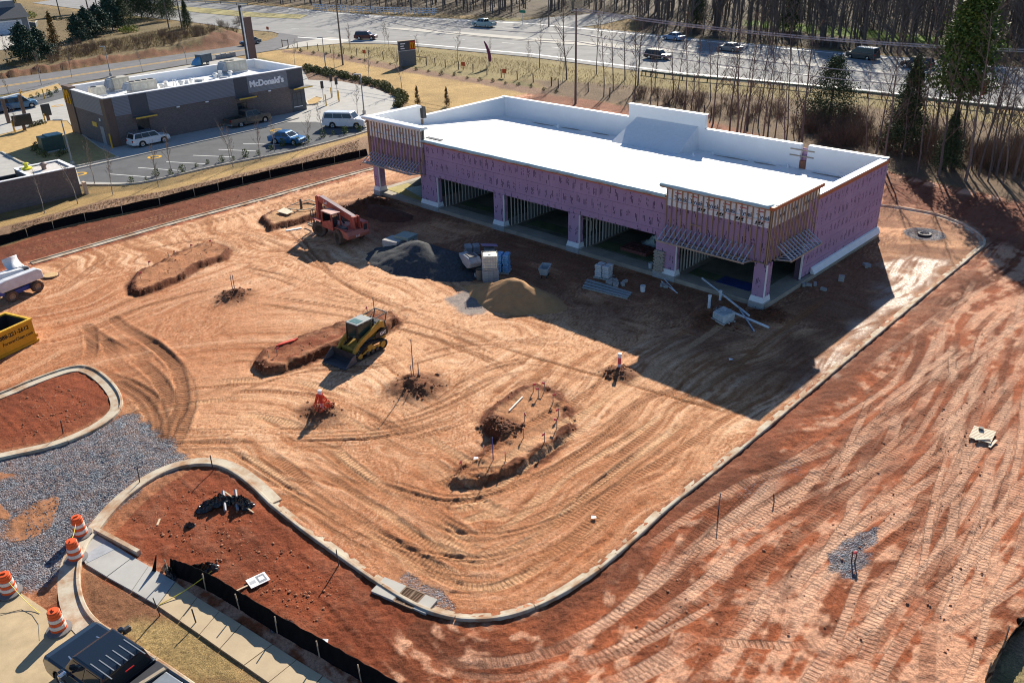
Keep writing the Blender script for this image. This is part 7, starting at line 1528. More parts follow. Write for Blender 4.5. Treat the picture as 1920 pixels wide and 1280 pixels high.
# ================================================================ trees, hedges, poles and the far side of the road
bark = mat("bark_grey_brown", (.17, .135, .115), .95, .25, 3); twig = mat("twig_brown", (.15, .11, .09), .95, .2, 2); bark_d = mat("bark_dark", (.125, .105, .095), .95, .25, 2); twig_f = mat("far_twigs", (.16, .135, .125), .95, .2, 1); bark_p = mat("bark_pale", (.34, .31, .27), .95, .2, 3)
def limb(b, p, d, L, r, n_, rg, bend=.25, sides=3):
    pts = [Vector(p)]; d = Vector(d).normalized(); r0 = r
    for i in range(n_):
        q = pts[-1]+d*(L/n_); b.tube(pts[-1], q, r0*(1-i/n_*.7), r0*(1-(i+1)/n_*.7), sides, False); pts.append(q); d = (d+Vector((rg.uniform(-bend, bend), rg.uniform(-bend, bend), rg.uniform(-bend*.3, bend*.7)))).normalized()
    return pts
def bare_tree_meshes(seed, h, r, nb, ns, spread, start=.3, up=.9, twigs=3, mb=None, mt=None, sides=5, tw=.008):
    rg = random.Random(seed); tb = MB(); p = Vector((0, 0, -.2)); d = Vector((rg.uniform(-.04, .04), rg.uniform(-.04, .04), 1)); seg = 7; trunk = [p]
    for i in range(seg): q = trunk[-1]+d*(h+.2)/seg; tb.tube(trunk[-1], q, r*(1-i/seg*.88), r*(1-(i+1)/seg*.88), sides, False); trunk.append(q); d = (d+Vector((rg.uniform(-.11, .11), rg.uniform(-.11, .11), .06))).normalized()
    cb = MB()
    for k in range(nb):
        f = start+(1-start)*((k+rg.random())/nb); x = f*seg; i = min(int(x), seg-1); o = trunk[i].lerp(trunk[i+1], x-i); a = rg.uniform(0, 2*math.pi); L = h*spread*(1.15-f*.75)*rg.uniform(.6, 1.15); rr = max(r*.42*(1-f*.75), tw*1.4)
        P = limb(cb, o, (math.cos(a), math.sin(a), up*rg.uniform(.7, 1.4)), L, rr, 3, rg)
        for j in range(ns):
            g = rg.uniform(.25, 1)*3; i2 = min(int(g), 2); o2 = P[i2].lerp(P[i2+1], g-i2); a2 = a+rg.uniform(-1.4, 1.4); Q = limb(cb, o2, (math.cos(a2), math.sin(a2), up*rg.uniform(.5, 1.6)), L*rg.uniform(.3, .55), max(rr*.5, tw), 2, rg, .3)
            for _ in range(twigs): g2 = rg.uniform(.3, 1)*2; i3 = min(int(g2), 1); o3 = Q[i3].lerp(Q[i3+1], g2-i3); a3 = a2+rg.uniform(-1.2, 1.2); cb.tube(o3, o3+Vector((math.cos(a3), math.sin(a3), up*rg.uniform(.4, 1.6))).normalized()*L*rg.uniform(.12, .28), tw, tw*.4, 3, False)
    a = tb.mesh("trunk"); a.materials.append(mb or bark); c = cb.mesh("crown"); c.materials.append(mt or twig); return a, c
def put_tree(ms, px, py, label, cat="tree", group=None, s=1.0, name="bare_tree", world=None, rz=None):
    g = world or on(px, py); t = thing(name, label, cat, tuple(g), rnd.uniform(0, 6.28) if rz is None else rz, group); t.scale = (s, s, s*rnd.uniform(.92, 1.1)); share(ms[0], "trunk", None, t, (0, 0, 0)); share(ms[1], "crown", None, t, (0, 0, 0)); return t
def quads_mesh(name, C, N, S, m, rg):
    """leaf faces: centres, sizes"""
    n_ = len(C); a = rg.normal(size=(n_, 3)); a /= np.linalg.norm(a, axis=1)[:, None]; b = np.cross(a, rg.normal(size=(n_, 3))); b /= np.linalg.norm(b, axis=1)[:, None]+1e-9
    a = a*S[:, None]; b = b*(S*.55)[:, None]; V = np.stack([C-a, C-b*.9, C+a, C+b*.9], 1).reshape(-1, 3); me = bpy.data.meshes.new(name); me.from_pydata(V.tolist(), [], (np.arange(n_*4).reshape(-1, 4)).tolist()); me.materials.append(m); return me
def leaf_mat(name, c0, c1):
    m = bpy.data.materials.new(name); m.use_nodes = True; nt = m.node_tree; b = nt.nodes["Principled BSDF"]; b.inputs["Roughness"].default_value = .7; b.inputs["Specular IOR Level"].default_value = .2
    gi = nt.nodes.new("ShaderNodeNewGeometry"); nt.links.new(ramp(nt, gi.outputs["Random Per Island"], [(0, c0), (1, c1)]), b.inputs["Base Color"]); return m
cedar = leaf_mat("cedar_leaf", (.025, .042, .022), (.09, .125, .055)); cedar_b = leaf_mat("blue_cedar_leaf", (.02, .045, .035), (.06, .11, .075)); pine = leaf_mat("pine_needle", (.03, .06, .015), (.13, .19, .04)); shrub_l = leaf_mat("shrub_leaf", (.03, .06, .015), (.14, .19, .05)); browny = leaf_mat("bronze_leaf", (.08, .045, .02), (.24, .13, .05)); brown_l = leaf_mat("dry_leaf", (.06, .045, .03), (.22, .15, .09))
def conifer_meshes(seed, h, rad, n_, leaf, low=.06, power=1.0, size=.16, clump=60):
    rg = np.random.RandomState(seed); tb = MB().tube((0, 0, -.2), (0, 0, h*.97), .035*h*.6, .02, 7, False); C = []
    for k in range(clump):
        f = low+(1-low)*rg.rand()**.9; rr = rad*(1-f)**power*rg.uniform(.55, 1.1)+.05; a = rg.uniform(0, 6.283); c = np.array([math.cos(a)*rr*.62, math.sin(a)*rr*.62, f*h]); m_ = n_//clump; sp = np.array([rr*.42+.12, rr*.42+.12, h*.05+.1])
        q = rg.normal(size=(m_, 3))*sp*.55+c; C.append(q)
    C = np.concatenate(C); S = rg.uniform(.5, 1.2, len(C))*size; a = tb.mesh("trunk"); a.materials.append(bark_d); return a, quads_mesh("crown", C, None, S, leaf, rg)
def shrub_mesh(seed, r, h, n_, leaf, size=.06):
    rg = np.random.RandomState(seed); a = rg.uniform(0, 6.283, n_); f = rg.rand(n_); rr = r*np.sqrt(rg.rand(n_))*(.45+.75*np.sin(np.pi*np.clip(f*.9+.08, 0, 1)))*(1+.25*np.sin(3*a+seed)); C = np.stack([np.cos(a)*rr, np.sin(a)*rr, f*h*(1-.25*(rr/r)**2)+.03], 1); return quads_mesh("foliage", C, None, rg.uniform(.6, 1.3, n_)*size, leaf, rg)
stem_me = MB().tube((0, 0, -.1), (0, 0, .35), .03, .015, 5, False).tube((0, 0, .05), (.1, .05, .4), .02, .01, 4, False).mesh("stem"); stem_me.materials.append(bark)
def put_shrub(me, px, py, lab, grp, s=1.0, world=None, cat="shrub"):
    g = world or on(px, py); t = thing("shrub", lab, cat, tuple(g), rnd.uniform(0, 6.28), grp); t.scale = (s, s, s*rnd.uniform(.85, 1.15)); share(me, "foliage", None, t, (0, 0, 0)); share(stem_me, "stem", None, t, (0, 0, 0)); return t
def brush_mesh(seed, r, h, n_):
    rg = random.Random(seed); b = MB()
    for k in range(n_):
        a = rg.uniform(0, 6.283); q = rg.random()*r*.5; o = Vector((math.cos(a)*q, math.sin(a)*q, 0)); e = o+Vector((math.cos(a)*r*rg.uniform(.1, .8), math.sin(a)*r*rg.uniform(.1, .8), h*rg.uniform(.4, 1.05))); m_ = o.lerp(e, .5)+Vector((rg.uniform(-.1, .1), rg.uniform(-.1, .1), .1)); b.tube(o, m_, .014, .010, 3, False); b.tube(m_, e, .010, .005, 3, False)
        for _ in range(2): b.tube(m_, m_+Vector((rg.uniform(-.35, .35)*r, rg.uniform(-.35, .35)*r, h*rg.uniform(.15, .45))), .008, .004, 3, False)
    me = b.mesh("twigs"); me.materials.append(mat("brush_brown", (.16, .11, .08), .95, .3, 2)); return me

# ---- slim bare trees between the building and the highway
slim = [bare_tree_meshes(100+k, 10.5+k % 4*1.2, (.10, .14, .085)[k % 3], 20, 5, (.17, .24, .14)[k % 3], .28, 1.15, 3, bark if k % 2 else bark_d, twig, tw=.011) for k in range(9)]
rg = random.Random(21)
spots = [(1012,128),(1062,150),(1118,140),(1150,170),(1172,150),(1132,182),(1190,205),(1196,160),(1220,195),(1228,170),(1262,180),(1265,220),(1285,205),(1292,240),(1310,215),(1332,190),(1337,232),(1350,220),(1368,245),(1382,250),(1387,260),(1394,255),(1400,240),(1410,262),(1422,230),(1430,265),(1440,250),(1452,265),(1468,300),(1475,262),(1488,250),(1502,280),(1620,300),(1640,300),(1656,310),(1665,250),(1690,300),(1700,290),(1720,325),(1735,300),(1760,330),(1780,320),(1800,300),(1810,340),(1822,318),(1835,330),(1842,300),(1852,340),(1860,320),(1868,330),(1880,345),(1890,310),(1900,335),(1912,345),(1918,325),(1870,290),(1830,280),(1790,285),(1750,280),(1930,300),(1945,340),(1960,320),(1985,350)]
for i, (x, y) in enumerate(spots):
    pale = (1610 < x < 1740 and i % 2 == 0)
    put_tree(slim[i % 9], x, y, "slim bare tree in the strip between the building and the highway" if x < 1560 else "slim bare tree in the thicket at the end of the building strip", group="slim bare trees along the highway verge" if x < 1560 else "bare trees in the roadside thicket", s=rg.uniform(.72, 1.15))
brush = [brush_mesh(60+k, 1.1, 1.6, 46) for k in range(3)]
def put_brush(px, py, lab, grp, s): g = on(px, py); t = thing("brush_clump", lab, "brush", tuple(g), rnd.uniform(0, 6), grp); t.scale = (s, s, s); share(brush[rnd.randrange(3)], "twigs", None, t, (0, 0, 0)); share(stem_me, "stem", None, t, (0, 0, 0))
for k in range(80): f = k/79; x = 1185+735*f+rg.uniform(-12, 12); put_brush(x, 178+.165*(x-1185)+rg.uniform(-12, 14)+(20 if x > 1500 else 0), "leafless brown brush clump along the highway verge", "brush along the highway verge", rg.uniform(.6, 1.35))
for k in range(90): x = rg.uniform(1510, 1950); put_brush(x, 238+.16*(x-1520)+rg.uniform(-25, 30), "tangled brown brush clump in the roadside thicket", "brush in the roadside thicket", rg.uniform(.9, 1.7))
c1 = conifer_meshes(5, 7.8, 4.6, 9500, cedar, .08, .55, .13, 170); c2 = conifer_meshes(6, 9.5, 3.0, 13000, cedar, .04, .75, .14, 220); c3 = conifer_meshes(7, 5.5, 3.3, 7000, cedar_b, .03, .5, .19, 120); c4 = conifer_meshes(8, 16, 4.6, 13000, pine, .42, .45, .20, 170); c5 = conifer_meshes(9, 6, 1.3, 2600, leaf_mat("rusty_cedar", (.05, .06, .02), (.26, .13, .04)), .05, .8, .14, 60)
put_tree(c1, 1553, 232, "broad dark cedar with feathery crown beyond the building corner", name="cedar_tree"); put_tree(c2, 1692, 283, "narrow dark cone shaped cedar in the roadside thicket", name="cedar_tree"); put_tree(c4, 1775, 302, "tall green pine rising over the roadside thicket", name="pine_tree"); put_tree(c2, 1772, 318, "short dark cedar under the tall pine", name="cedar_tree", s=.62)
# left hillside evergreens
put_tree(c3, 52, 118, "dense blue green cedar beside the house driveway", name="cedar_tree", s=1.15); put_tree(c3, 78, 108, "rounded blue green cedar leaning on the driveway cedar", name="cedar_tree", s=1.05); put_tree(c5, 106, 92, "rusty orange topped cedar on the hillside lawn", name="cedar_tree", s=1.25); put_tree(c3, 26, 36, "dark evergreen behind the house corner", name="cedar_tree", s=1.1)
for i, (x, y, s) in enumerate(((150, 78, .95), (168, 72, 1.1), (190, 66, 1.2), (212, 58, 1.35), (236, 55, .9))): put_tree(c3 if i != 4 else c1, x, y, "dark evergreen in the hillside hedge clump", name="cedar_tree", group="evergreens clumped on the hillside", s=s)
for i, (x, y, s) in enumerate(((225, 30, 1.2), (246, 34, 1.3), (266, 34, 1.2), (286, 32, 1.3), (304, 33, 1.2), (318, 38, .9))): put_tree(c1, x, y, "%s dark cedar from the thin pines in the row below the road" % nth(i), name="cedar_tree", group="cedars below the far road", s=s)
put_tree(c5 if False else c2, 352, 53, "single dark cedar beside the red bank and the road", name="cedar_tree", s=.62); put_tree(c4, 166, 22, "thin pine standing near the far road, taller one", name="pine_tree", s=.7); put_tree(c4, 184, 24, "thin pine standing near the far road, bushier one", name="pine_tree", s=.62)
for k in range(80): x = rg.uniform(60, 450); put_brush(x, 128-.155*x+rg.uniform(-18, 8), "rusty brown brush clump on the left hillside", "brush on the left hillside", rg.uniform(.6, 1.3))
gs = shrub_mesh(77, .9, 1.1, 380, leaf_mat("yellow_green_leaf", (.12, .17, .02), (.32, .36, .06)), .1)
for x, y in ((44, 34), (60, 34), (176, 36), (236, 62), (250, 60)): put_shrub(gs, x, y, "bright yellow green shrub on the left hillside", "yellow green shrubs on the hillside", 1.6)
dsh = shrub_mesh(78, .7, .8, 260, cedar, .1)
for k in range(6): put_shrub(dsh, 90+k*12.5, 36+k*.8, "%s dark rounded shrub from the house in the hillside row" % nth(k), "row of dark rounded shrubs", 1.1)
# ---- young bare trees and shrubs of the restaurant planting
orn = [bare_tree_meshes(300+k, 4.2, .05, 18, 4, .28, .35, 1.7, 3, bark_p, mat("young_twigs", (.22, .17, .14), .95, .2), tw=.008) for k in range(3)]
lab1 = "young bare tree in the planting strip below the restaurant lot"
for i, (x, y) in enumerate(((84, 400), (146, 382), (178, 347), (212, 366), (297, 350), (322, 330), (437, 313), (432, 300), (488, 300), (515, 285), (578, 278), (606, 258))): put_tree(orn[i % 3], x, y, "%s young bare tree from the trash enclosure in the strip below the lot" % nth(i), group="young trees below the restaurant lot", s=rg.uniform(.85, 1.1), name="young_tree")
for i, (x, y) in enumerate(((671, 218), (553, 122), (627, 129), (693, 158), (754, 172), (722, 85), (659, 100), (656, 92), (730, 96), (787, 112), (858, 116), (918, 124), (992, 136), (1055, 155), (1050, 140), (20, 186), (78, 160), (135, 146), (268, 136), (351, 120))):
    put_tree(orn[i % 3], x, y, "young bare tree on the lawn and verge beyond the restaurant", group="young trees on the restaurant lawn", s=rg.uniform(.9, 1.25), name="young_tree")
put_tree(orn[0], 14, 118, "small bare tree beside the house driveway", s=1.1, name="young_tree"); put_tree(orn[1], 31, 254, "staked young tree in the mulch ring by the menu board", s=.8, name="young_tree")
sh = [shrub_mesh(k, .32, .75, 150, shrub_l, .075) for k in range(3)]; sh2 = [shrub_mesh(20+k, .42, .6, 150, leaf_mat("mixed_leaf", (.05, .06, .02), (.20, .20, .07)), .085) for k in range(3)]
for i in range(19): f = i/18; x = 252+f*420; y = 343-f*99+rg.uniform(-3, 3); x += rg.uniform(-7, 7); put_shrub(sh[i % 3], x, y, "%s small green shrub from the trash enclosure in the lot kerb row" % nth(i), "shrubs along the restaurant lot kerb", rg.uniform(.55, 1.5))
hp = [(572, 130), (600, 136), (640, 145), (680, 155), (715, 165), (742, 178), (752, 190), (742, 202)]
hl = spline([on(*p) for p in hp], 8)
for i, p in enumerate(hl):
    for o_ in (0, 1): put_shrub(sh2[i % 3], 0, 0, "low green shrub in the curved hedge bed by the pale drive", "shrubs in the curved hedge bed", rg.uniform(.9, 1.4), Vector((p.x+rg.uniform(-.5, .5)+o_*.2, p.y+o_*1.1+rg.uniform(-.3, .3), 0)))
for i in range(26): x, y = rg.uniform(575, 650), 0; y = 132+(x-575)*.12+rg.uniform(-1, 7); put_shrub(sh2[i % 3], x, y, "low green shrub massed at the pale drive's lamp post", "shrubs massed by the lamp post", rg.uniform(.8, 1.3))
for i in range(22): x = 540+i*24; y = 93+max(0, (x-540))*.158+rg.uniform(-2, 2); put_shrub(sh2[i % 3], x, y, "%s brown green shrub from the road corner in the fence mulch line" % nth(i), "shrubs along the fence posts", rg.uniform(.6, 1.0))
for x, y in ((58, 240), (63, 238), (68, 237), (74, 235), (80, 234)): put_shrub(sh2[0], x, y, "clipped low shrub between the two menu boards", "shrubs between the menu boards", 1.1)
for x, y in ((66, 285), (78, 292), (86, 296), (112, 295), (120, 290), (70, 280)): put_shrub(sh2[1], x, y, "low dark shrub around the green utility box", "shrubs around the utility box", 1.2)
for x, y in ((20, 190), (60, 186), (72, 182), (92, 178), (106, 174), (96, 182)): put_shrub(sh[1], x, y, "small shrub in the planting bed by the side road", "shrubs in the side road bed", 1.1)
for x, y in ((783, 200), (838, 200)): put_tree(c5, x, y, "small young conifer on the lawn behind the left tower", name="young_conifer", s=.42, group="young conifers on the lawn")
# ---- dry tufts
def tufts(name, label, poly, n_, h, m, seed):
    pts = rnd_in(poly, n_); V, Fc = [], []; rg_ = random.Random(seed)
    for (x, y, z) in pts:
        for k in range(5): a = rg_.uniform(0, 6.28); l = h*rg_.uniform(.5, 1.2); dx, dy = math.cos(a)*.012, math.sin(a)*.012; tx, ty = x+rg_.uniform(-.12, .12), y+rg_.uniform(-.12, .12); q = len(V); V += [(x-dy, y+dx, z-.02), (x+dy, y-dx, z-.02), (tx, ty, z+l)]; Fc.append((q, q+1, q+2))
    me = bpy.data.meshes.new(name); me.from_pydata(V, [], Fc); me.materials.append(m); o = bpy.data.objects.new(name, me); COL.objects.link(o); o['kind'] = 'stuff'; o['label'] = label
straw = leaf_mat("straw_blades", (.22, .15, .06), (.58, .44, .22))
tufts("dry_grass", "dry straw coloured grass on the strip beside the sidewalk", [(250, 1165), (330, 1152), (420, 1216), (520, 1285), (350, 1290), (262, 1228), (218, 1192)], 9000, .09, straw, 1)
tufts("corner_grass", "dry olive grass in the corner behind the curved silt fence", [(1925, 1185), (1895, 1215), (1868, 1265), (1845, 1310), (2000, 1400), (2100, 1250)], 5000, .12, leaf_mat("olive_blades", (.10, .10, .03), (.40, .33, .14)), 2)
tufts("verge_grass", "rough straw grass on the highway verge", [(600, 90), (735, 88), (1000, 115), (1280, 152), (1600, 182), (1920, 220), (1920, 250), (1600, 215), (1280, 185), (1000, 150), (760, 120)], 9000, .32, straw, 3)
tufts("hillside_grass", "rough brown grass on the left hillside", [(0, 130), (120, 115), (300, 90), (440, 55), (330, 50), (150, 85), (0, 120)], 7000, .5, leaf_mat("hill_blades", (.14, .10, .04), (.36, .27, .13)), 4)
tufts("pine_straw", "pine straw mulch on the bank above the silt fence", [(0, 428), (200, 377), (500, 317), (690, 257), (690, 288), (480, 336), (300, 380), (120, 420), (0, 455)], 8000, .12, leaf_mat("mulch_blades", (.10, .055, .035), (.42, .27, .17)), 5)

# ---- far woods
far = [bare_tree_meshes(500+k, 17+k % 3*2, .17, 20, 4, .26, .12, 1.1, 2, bark_d, twig_f, 5, .028) for k in range(6)]
wp = []
fe = GP(HW_FAR); fe[0] = G(400, 2)
def beyond(px, off): 
    a = G(px, np.interp(px, [x for x, _ in HW_FAR], [y for _, y in HW_FAR])); d = Vector((a.x-B_C.x*0, a.y, 0)); n_ = Vector((.30, .95, 0)).normalized(); return a+n_*off
cand = []
for k in range(700):
    px = rg.uniform(960, 2250); off = 3.5+rg.random()**1.25*85; p = beyond(px, off)
    if px < 1185 and off < 22: continue
    cand.append((off, p))
cand.sort(key=lambda q: q[0])
for i, (off, p) in enumerate(cand[:190]): put_tree(far[i % 6], 0, 0, "tall bare tree at the edge of the woods across the highway", group="bare trees across the highway", s=rg.uniform(.75, 1.15), world=p)
rest_w = [p for _, p in cand[190:]]
for k in range(380):
    px = rg.uniform(300, 1000); p = G(px, np.interp(px, [300, 453, 590, 720, 1000], [-6, 3, 12, 20, 30])); p = p+Vector((rg.uniform(-3, 3), rg.random()**1.3*95, 0)); rest_w.append(p)
base_np = []
for tm_, cm_ in far:
    A_ = np.array([v.co[:] for v in tm_.vertices]+[v.co[:] for v in cm_.vertices]); F_ = [tuple(p.vertices) for p in tm_.polygons]+[tuple(i+len(tm_.vertices) for i in p.vertices) for p in cm_.polygons]; base_np.append((A_, np.array(F_)))
VV, FF, k0 = [], [], 0
for i, p in enumerate(rest_w):
    A_, F_ = base_np[i % 6]; a = rg.uniform(0, 6.28); s = rg.uniform(.75, 1.15); Rm = np.array([[math.cos(a), -math.sin(a), 0], [math.sin(a), math.cos(a), 0], [0, 0, 1]]); VV.append(A_ @ Rm.T*s+np.array([p.x, p.y, 0])); FF.append(F_+k0); k0 += len(A_)
V_ = np.concatenate(VV).astype(np.float32); F_ = np.concatenate(FF).astype(np.int32)
me = bpy.data.meshes.new("woodland"); me.vertices.add(len(V_)); me.vertices.foreach_set("co", V_.ravel()); me.loops.add(F_.size); me.loops.foreach_set("vertex_index", F_.ravel()); me.polygons.add(len(F_)); me.polygons.foreach_set("loop_start", np.arange(len(F_), dtype=np.int32)*4); me.polygons.foreach_set("loop_total", np.full(len(F_), 4, np.int32)); me.update(calc_edges=True); me.materials.append(twig_f)
o = bpy.data.objects.new("woodland", me); COL.objects.link(o); o['kind'] = 'stuff'; o['label'] = "far bare winter woodland behind the highway"
for i, (x, off, s) in enumerate(((1290, 16, 1.0), (1330, 20, 1.1), (1480, 24, 1.0), (1545, 30, 1.1), (1880, 30, 1.2), (1180, 40, 1.1))): put_tree(c4 if i % 2 else c2, 0, 0, "dark evergreen standing among the bare woods across the highway", name="pine_tree", group="evergreens in the far woods", s=s*1.1, world=beyond(x, off))
# ---- poles, lamps, wires
polem = mat("pole_wood", (.16, .13, .11), .9, .2, 3)
def lamp_post(base, top, lab, arm):
    h = height_at(base, top); g = on(*base); t = thing("lamp_post", lab, "lamp post", tuple(g), arm); MB().lathe([(.22, 0), (.22, .5), (.12, .52)], 10).build("foot", con_pale, t); MB().tube((0, 0, .5), (0, 0, h), .09, .06, 8).build("pole", mat("pole_grey", (.24, .26, .29), .5), t); MB().box(-.08, .85, -.17, .17, h-.02, h+.10).build("lamp_head", mat("pole_grey", (0, 0, 0)), t)
lamp_post((137, 311), (110, 226), "grey lamp post beside the trash enclosure", R(180)); lamp_post((208, 143), (198, 88), "grey lamp post behind the restaurant along the side road", R(170)); lamp_post((611, 130), (603, 71), "grey lamp post in the massed shrubs", R(180)); lamp_post((683, 214), (675, 140), "grey lamp post beside the long white vehicle", R(180))
def pole(base, h, lab, arms=True, rz=0.0):
    g = on(*base); t = thing("utility_pole", lab, "utility pole", tuple(g), rz); MB().tube((0, 0, -.2), (0, 0, h), .17, .11, 9).build("shaft", polem, t)
    if arms: MB().box(-1.1, 1.1, -.06, .06, h-.5, h-.38).build("crossarm", polem, t); [MB().lathe([(.05, 0), (.07, .06), (.04, .16)], 8, (x, 0, h-.38)).build("insulator", galv(), t) for x in (-1, -.5, .5, 1)]
    return g, h
hwd = heading((735, 83), (1600, 173))
p1 = pole((1079, 195), height_at((1079, 195), (1077, 15)), "wooden utility pole behind the building's back wall", True, hwd+R(90)); p2 = pole((643, 122), 13.5, "wooden utility pole on the golden lawn", True, hwd+R(90)); pole((317, 54), 10, "wooden utility pole on the left hillside, upper one", False); pole((342, 57), 10.5, "wooden utility pole beside the single cedar", False); pole((1029, 51), 10.5, "wooden utility pole at the side street corner", True, hwd); pole((1604, 86), 12, "wooden utility pole at the far woods edge", True, hwd); pole((113, 30), 9, "thin wooden pole near the far road", False)
wirem = mat("wire", (.42, .42, .44), .5)
dirh = Vector((math.cos(hwd), math.sin(hwd), 0)); nxt = p1[0]+dirh*62; prv = p1[0]-dirh*60; nh = Vector((-dirh.y, dirh.x, 0))
for k, (o_, dz) in enumerate(((-1.0, -.2), (-.5, -.2), (.5, -.2), (1.0, -.2), (0, -3.2), (0, -4.2))):
    lab = ("outer wire on the near side of the roadside poles", "second wire on the near side of the roadside poles", "second wire on the far side of the roadside poles", "outer wire on the far side of the roadside poles", "upper communication cable on the roadside poles", "lower communication cable on the roadside poles")[k]
    a = p1[0]+nh*o_; a.z = p1[1]+dz; b = nxt+nh*o_; b.z = p1[1]+dz-1.0; r_ = .028 if k < 4 else .04; n_ = 14
    P = [a.lerp(b, j/n_)-Vector((0, 0, 1.0*4*(j/n_)*(1-j/n_))) for j in range(n_+1)]
    c = p2[0]+nh*o_; c.z = p2[1]+dz; Q = [c.lerp(a, j/n_)-Vector((0, 0, 1.2*4*(j/n_)*(1-j/n_))) for j in range(n_)] if k >= 4 else []
    tag(MB().path([tuple(q) for q in Q+P], r_, 4).build("overhead_wire", wirem), lab, "wire")
# ---- fence posts, guard rail, rail fence
fp = [(558, 91), (577, 93), (597, 96), (620, 99), (644, 101), (669, 104), (692, 108), (719, 112), (745, 115), (816, 124), (835, 127), (860, 131), (887, 136), (913, 141), (940, 146), (970, 150), (1000, 155), (1034, 162), (1047, 165), (1103, 173), (1143, 183), (1187, 191), (1233, 199), (1254, 206), (1282, 209), (1320, 217), (1333, 222), (1383, 232), (1402, 238), (1440, 246), (1498, 262)]
post_me = MB().box(-.06, .06, -.06, .06, -.2, 1.35).mesh("post"); post_me.materials.append(mat("dark_post_wood", (.11, .075, .06), .9, .2, 4))
for i, (x, y) in enumerate(fp): o = share(post_me, "fence_post", None, None, on(x, y), (rnd.uniform(-.04, .04), rnd.uniform(-.04, .04), .3)); tag(o, "%s dark wooden fence post from the road corner brace frame" % nth(i), "fence post", "fence posts along the verge")
for (x, y, x2, y2, lab) in ((530, 89, 541, 89, "timber brace frame at the fence end by the road corner"), (780, 120, 800, 123, "timber brace frame beside the monument sign")):
    t = thing("brace_frame", lab, "fence", tuple(on(x, y))); d = on(x2, y2)-on(x, y); MB().box(-.07, .07, -.07, .07, -.2, 1.5).build("post", MATS["dark_post_wood"], t); o = MB().box(-.07, .07, -.07, .07, -.2, 1.5).build("post", MATS["dark_post_wood"], t); o.location = d; MB().bar((0, 0, 1.3), (d.x, d.y, 1.3), .1, .1).build("rail", MATS["dark_post_wood"], t)
for x, y, lab in ((684, 108, "small orange sign on the verge left of the monument sign"), (869, 132, "small orange sign on the verge near the feather flag"), (946, 146, "small orange sign on the verge, last in the line"), (503, 62, "small red sign on the rounded road corner")): t = thing("verge_sign", lab, "sign", tuple(on(x, y)), hwd+.1); MB().box(-.03, .03, -.02, .02, 0, .8).build("stake", wood_grey(), t); MB().box(-.4, .4, -.05, -.021, .7, 1.35).build("panel", mat("sign_orange", (.55, .10, .03), .6), t)
def flag(px, py, lab, m):
    t = thing("feather_flag", lab, "flag", tuple(on(px, py)), hwd); MB().tube((0, 0, -.1), (0, 0, 1.0), .03, .03, 6).build("pole", galv(), t); b = MB(); n_ = 10
    for i in range(n_+1): f = i/n_; z = .9+f*3.2; w_ = .75*math.sin(math.pi*min(1, .18+f*.8))**.6; x0 = -.9*f**2; b.v += [(x0, .04*math.sin(f*6), z), (x0+w_, .06*math.sin(f*6+1), z+.1*f)]
    for i in range(n_): b.f.append((2*i, 2*i+1, 2*i+3, 2*i+2))
    o = b.build("banner", m, t); o.modifiers.new("s", 'SOLIDIFY').thickness = .01
flag(916, 126, "purple feather flag on the highway verge", mat("flag_purple", (.16, .03, .09), .7)); flag(1834, 192, "red feather flag beside the guard rail in the thicket", mat("flag_red", (.42, .05, .05), .7))
gr_ = thing("guard_rail", "long dark steel guard rail along the near highway edge", "guard rail", (0, 0, 0)); GR = spline(GP([(1204, 140), (1280, 149), (1440, 163), (1600, 179), (1760, 197), (1920, 216), (2100, 238)]), 6)
MB().sweep([(p.x, p.y, .42) for p in GR], [(0, 0), (.07, .08), (.02, .16), (.07, .24), (0, .32), (-.03, .32), (-.03, 0)]).build("beam", mat("rail_steel", (.10, .15, .14), .5, .15, 2, metal=.4), gr_)
acc = 9; gp_me = MB().box(-.08, .08, -.1, -.03, -.2, .75).mesh("post"); gp_me.materials.append(steel_d())
for i in range(len(GR)-1):
    seg = (GR[i+1]-GR[i]).length
    for k in range(max(1, int(seg/2.2))): q = GR[i].lerp(GR[i+1], k/max(1, int(seg/2.2))); d = GR[i+1]-GR[i]; share(gp_me, "post", None, gr_, q, (0, 0, math.atan2(d.y, d.x)))
wf_ = thing("rail_fence", "white three rail fence across the highway before the woods", "fence", (0, 0, 0)); WF = spline(GP([(588, 19), (660, 23), (740, 26), (820, 28)]), 6); whf = mat("fence_white", (.66, .69, .75), .5, .05)
for z in (.45, .95, 1.45): MB().path([(p.x, p.y, z) for p in WF], .09, 4).build("rail", whf, wf_)
for i in range(len(WF)-1):
    for k in range(2): q = WF[i].lerp(WF[i+1], k/2); MB().box(q.x-.09, q.x+.09, q.y-.09, q.y+.09, -.1, 1.65).build("post", whf, wf_)
GR2 = spline(GP([(330, 3), (400, 7), (465, 11)]), 5); t = thing("guard_rail", "far guard rail before the woods at the left end of the highway", "guard rail", (0, 0, 0)); MB().sweep([(p.x, p.y, .4) for p in GR2], [(0, 0), (.08, .15), (0, .3), (-.03, .3), (-.03, 0)]).build("beam", galv(), t); [MB().box(p.x-.08, p.x+.08, p.y-.08, p.y+.08, -.1, .7).build("post", steel_d(), t) for p in GR2[::2]]
t = thing("street_sign", "green street name sign at the side street corner", "sign", tuple(on(980, 47)), hwd); MB().tube((0, 0, 0), (0, 0, 2.6), .05, .05, 6).build("post", galv(), t); MB().box(-.9, .9, -.03, .03, 2.6, 3.2).build("panel", mat("sign_green", (.02, .16, .10), .5), t)
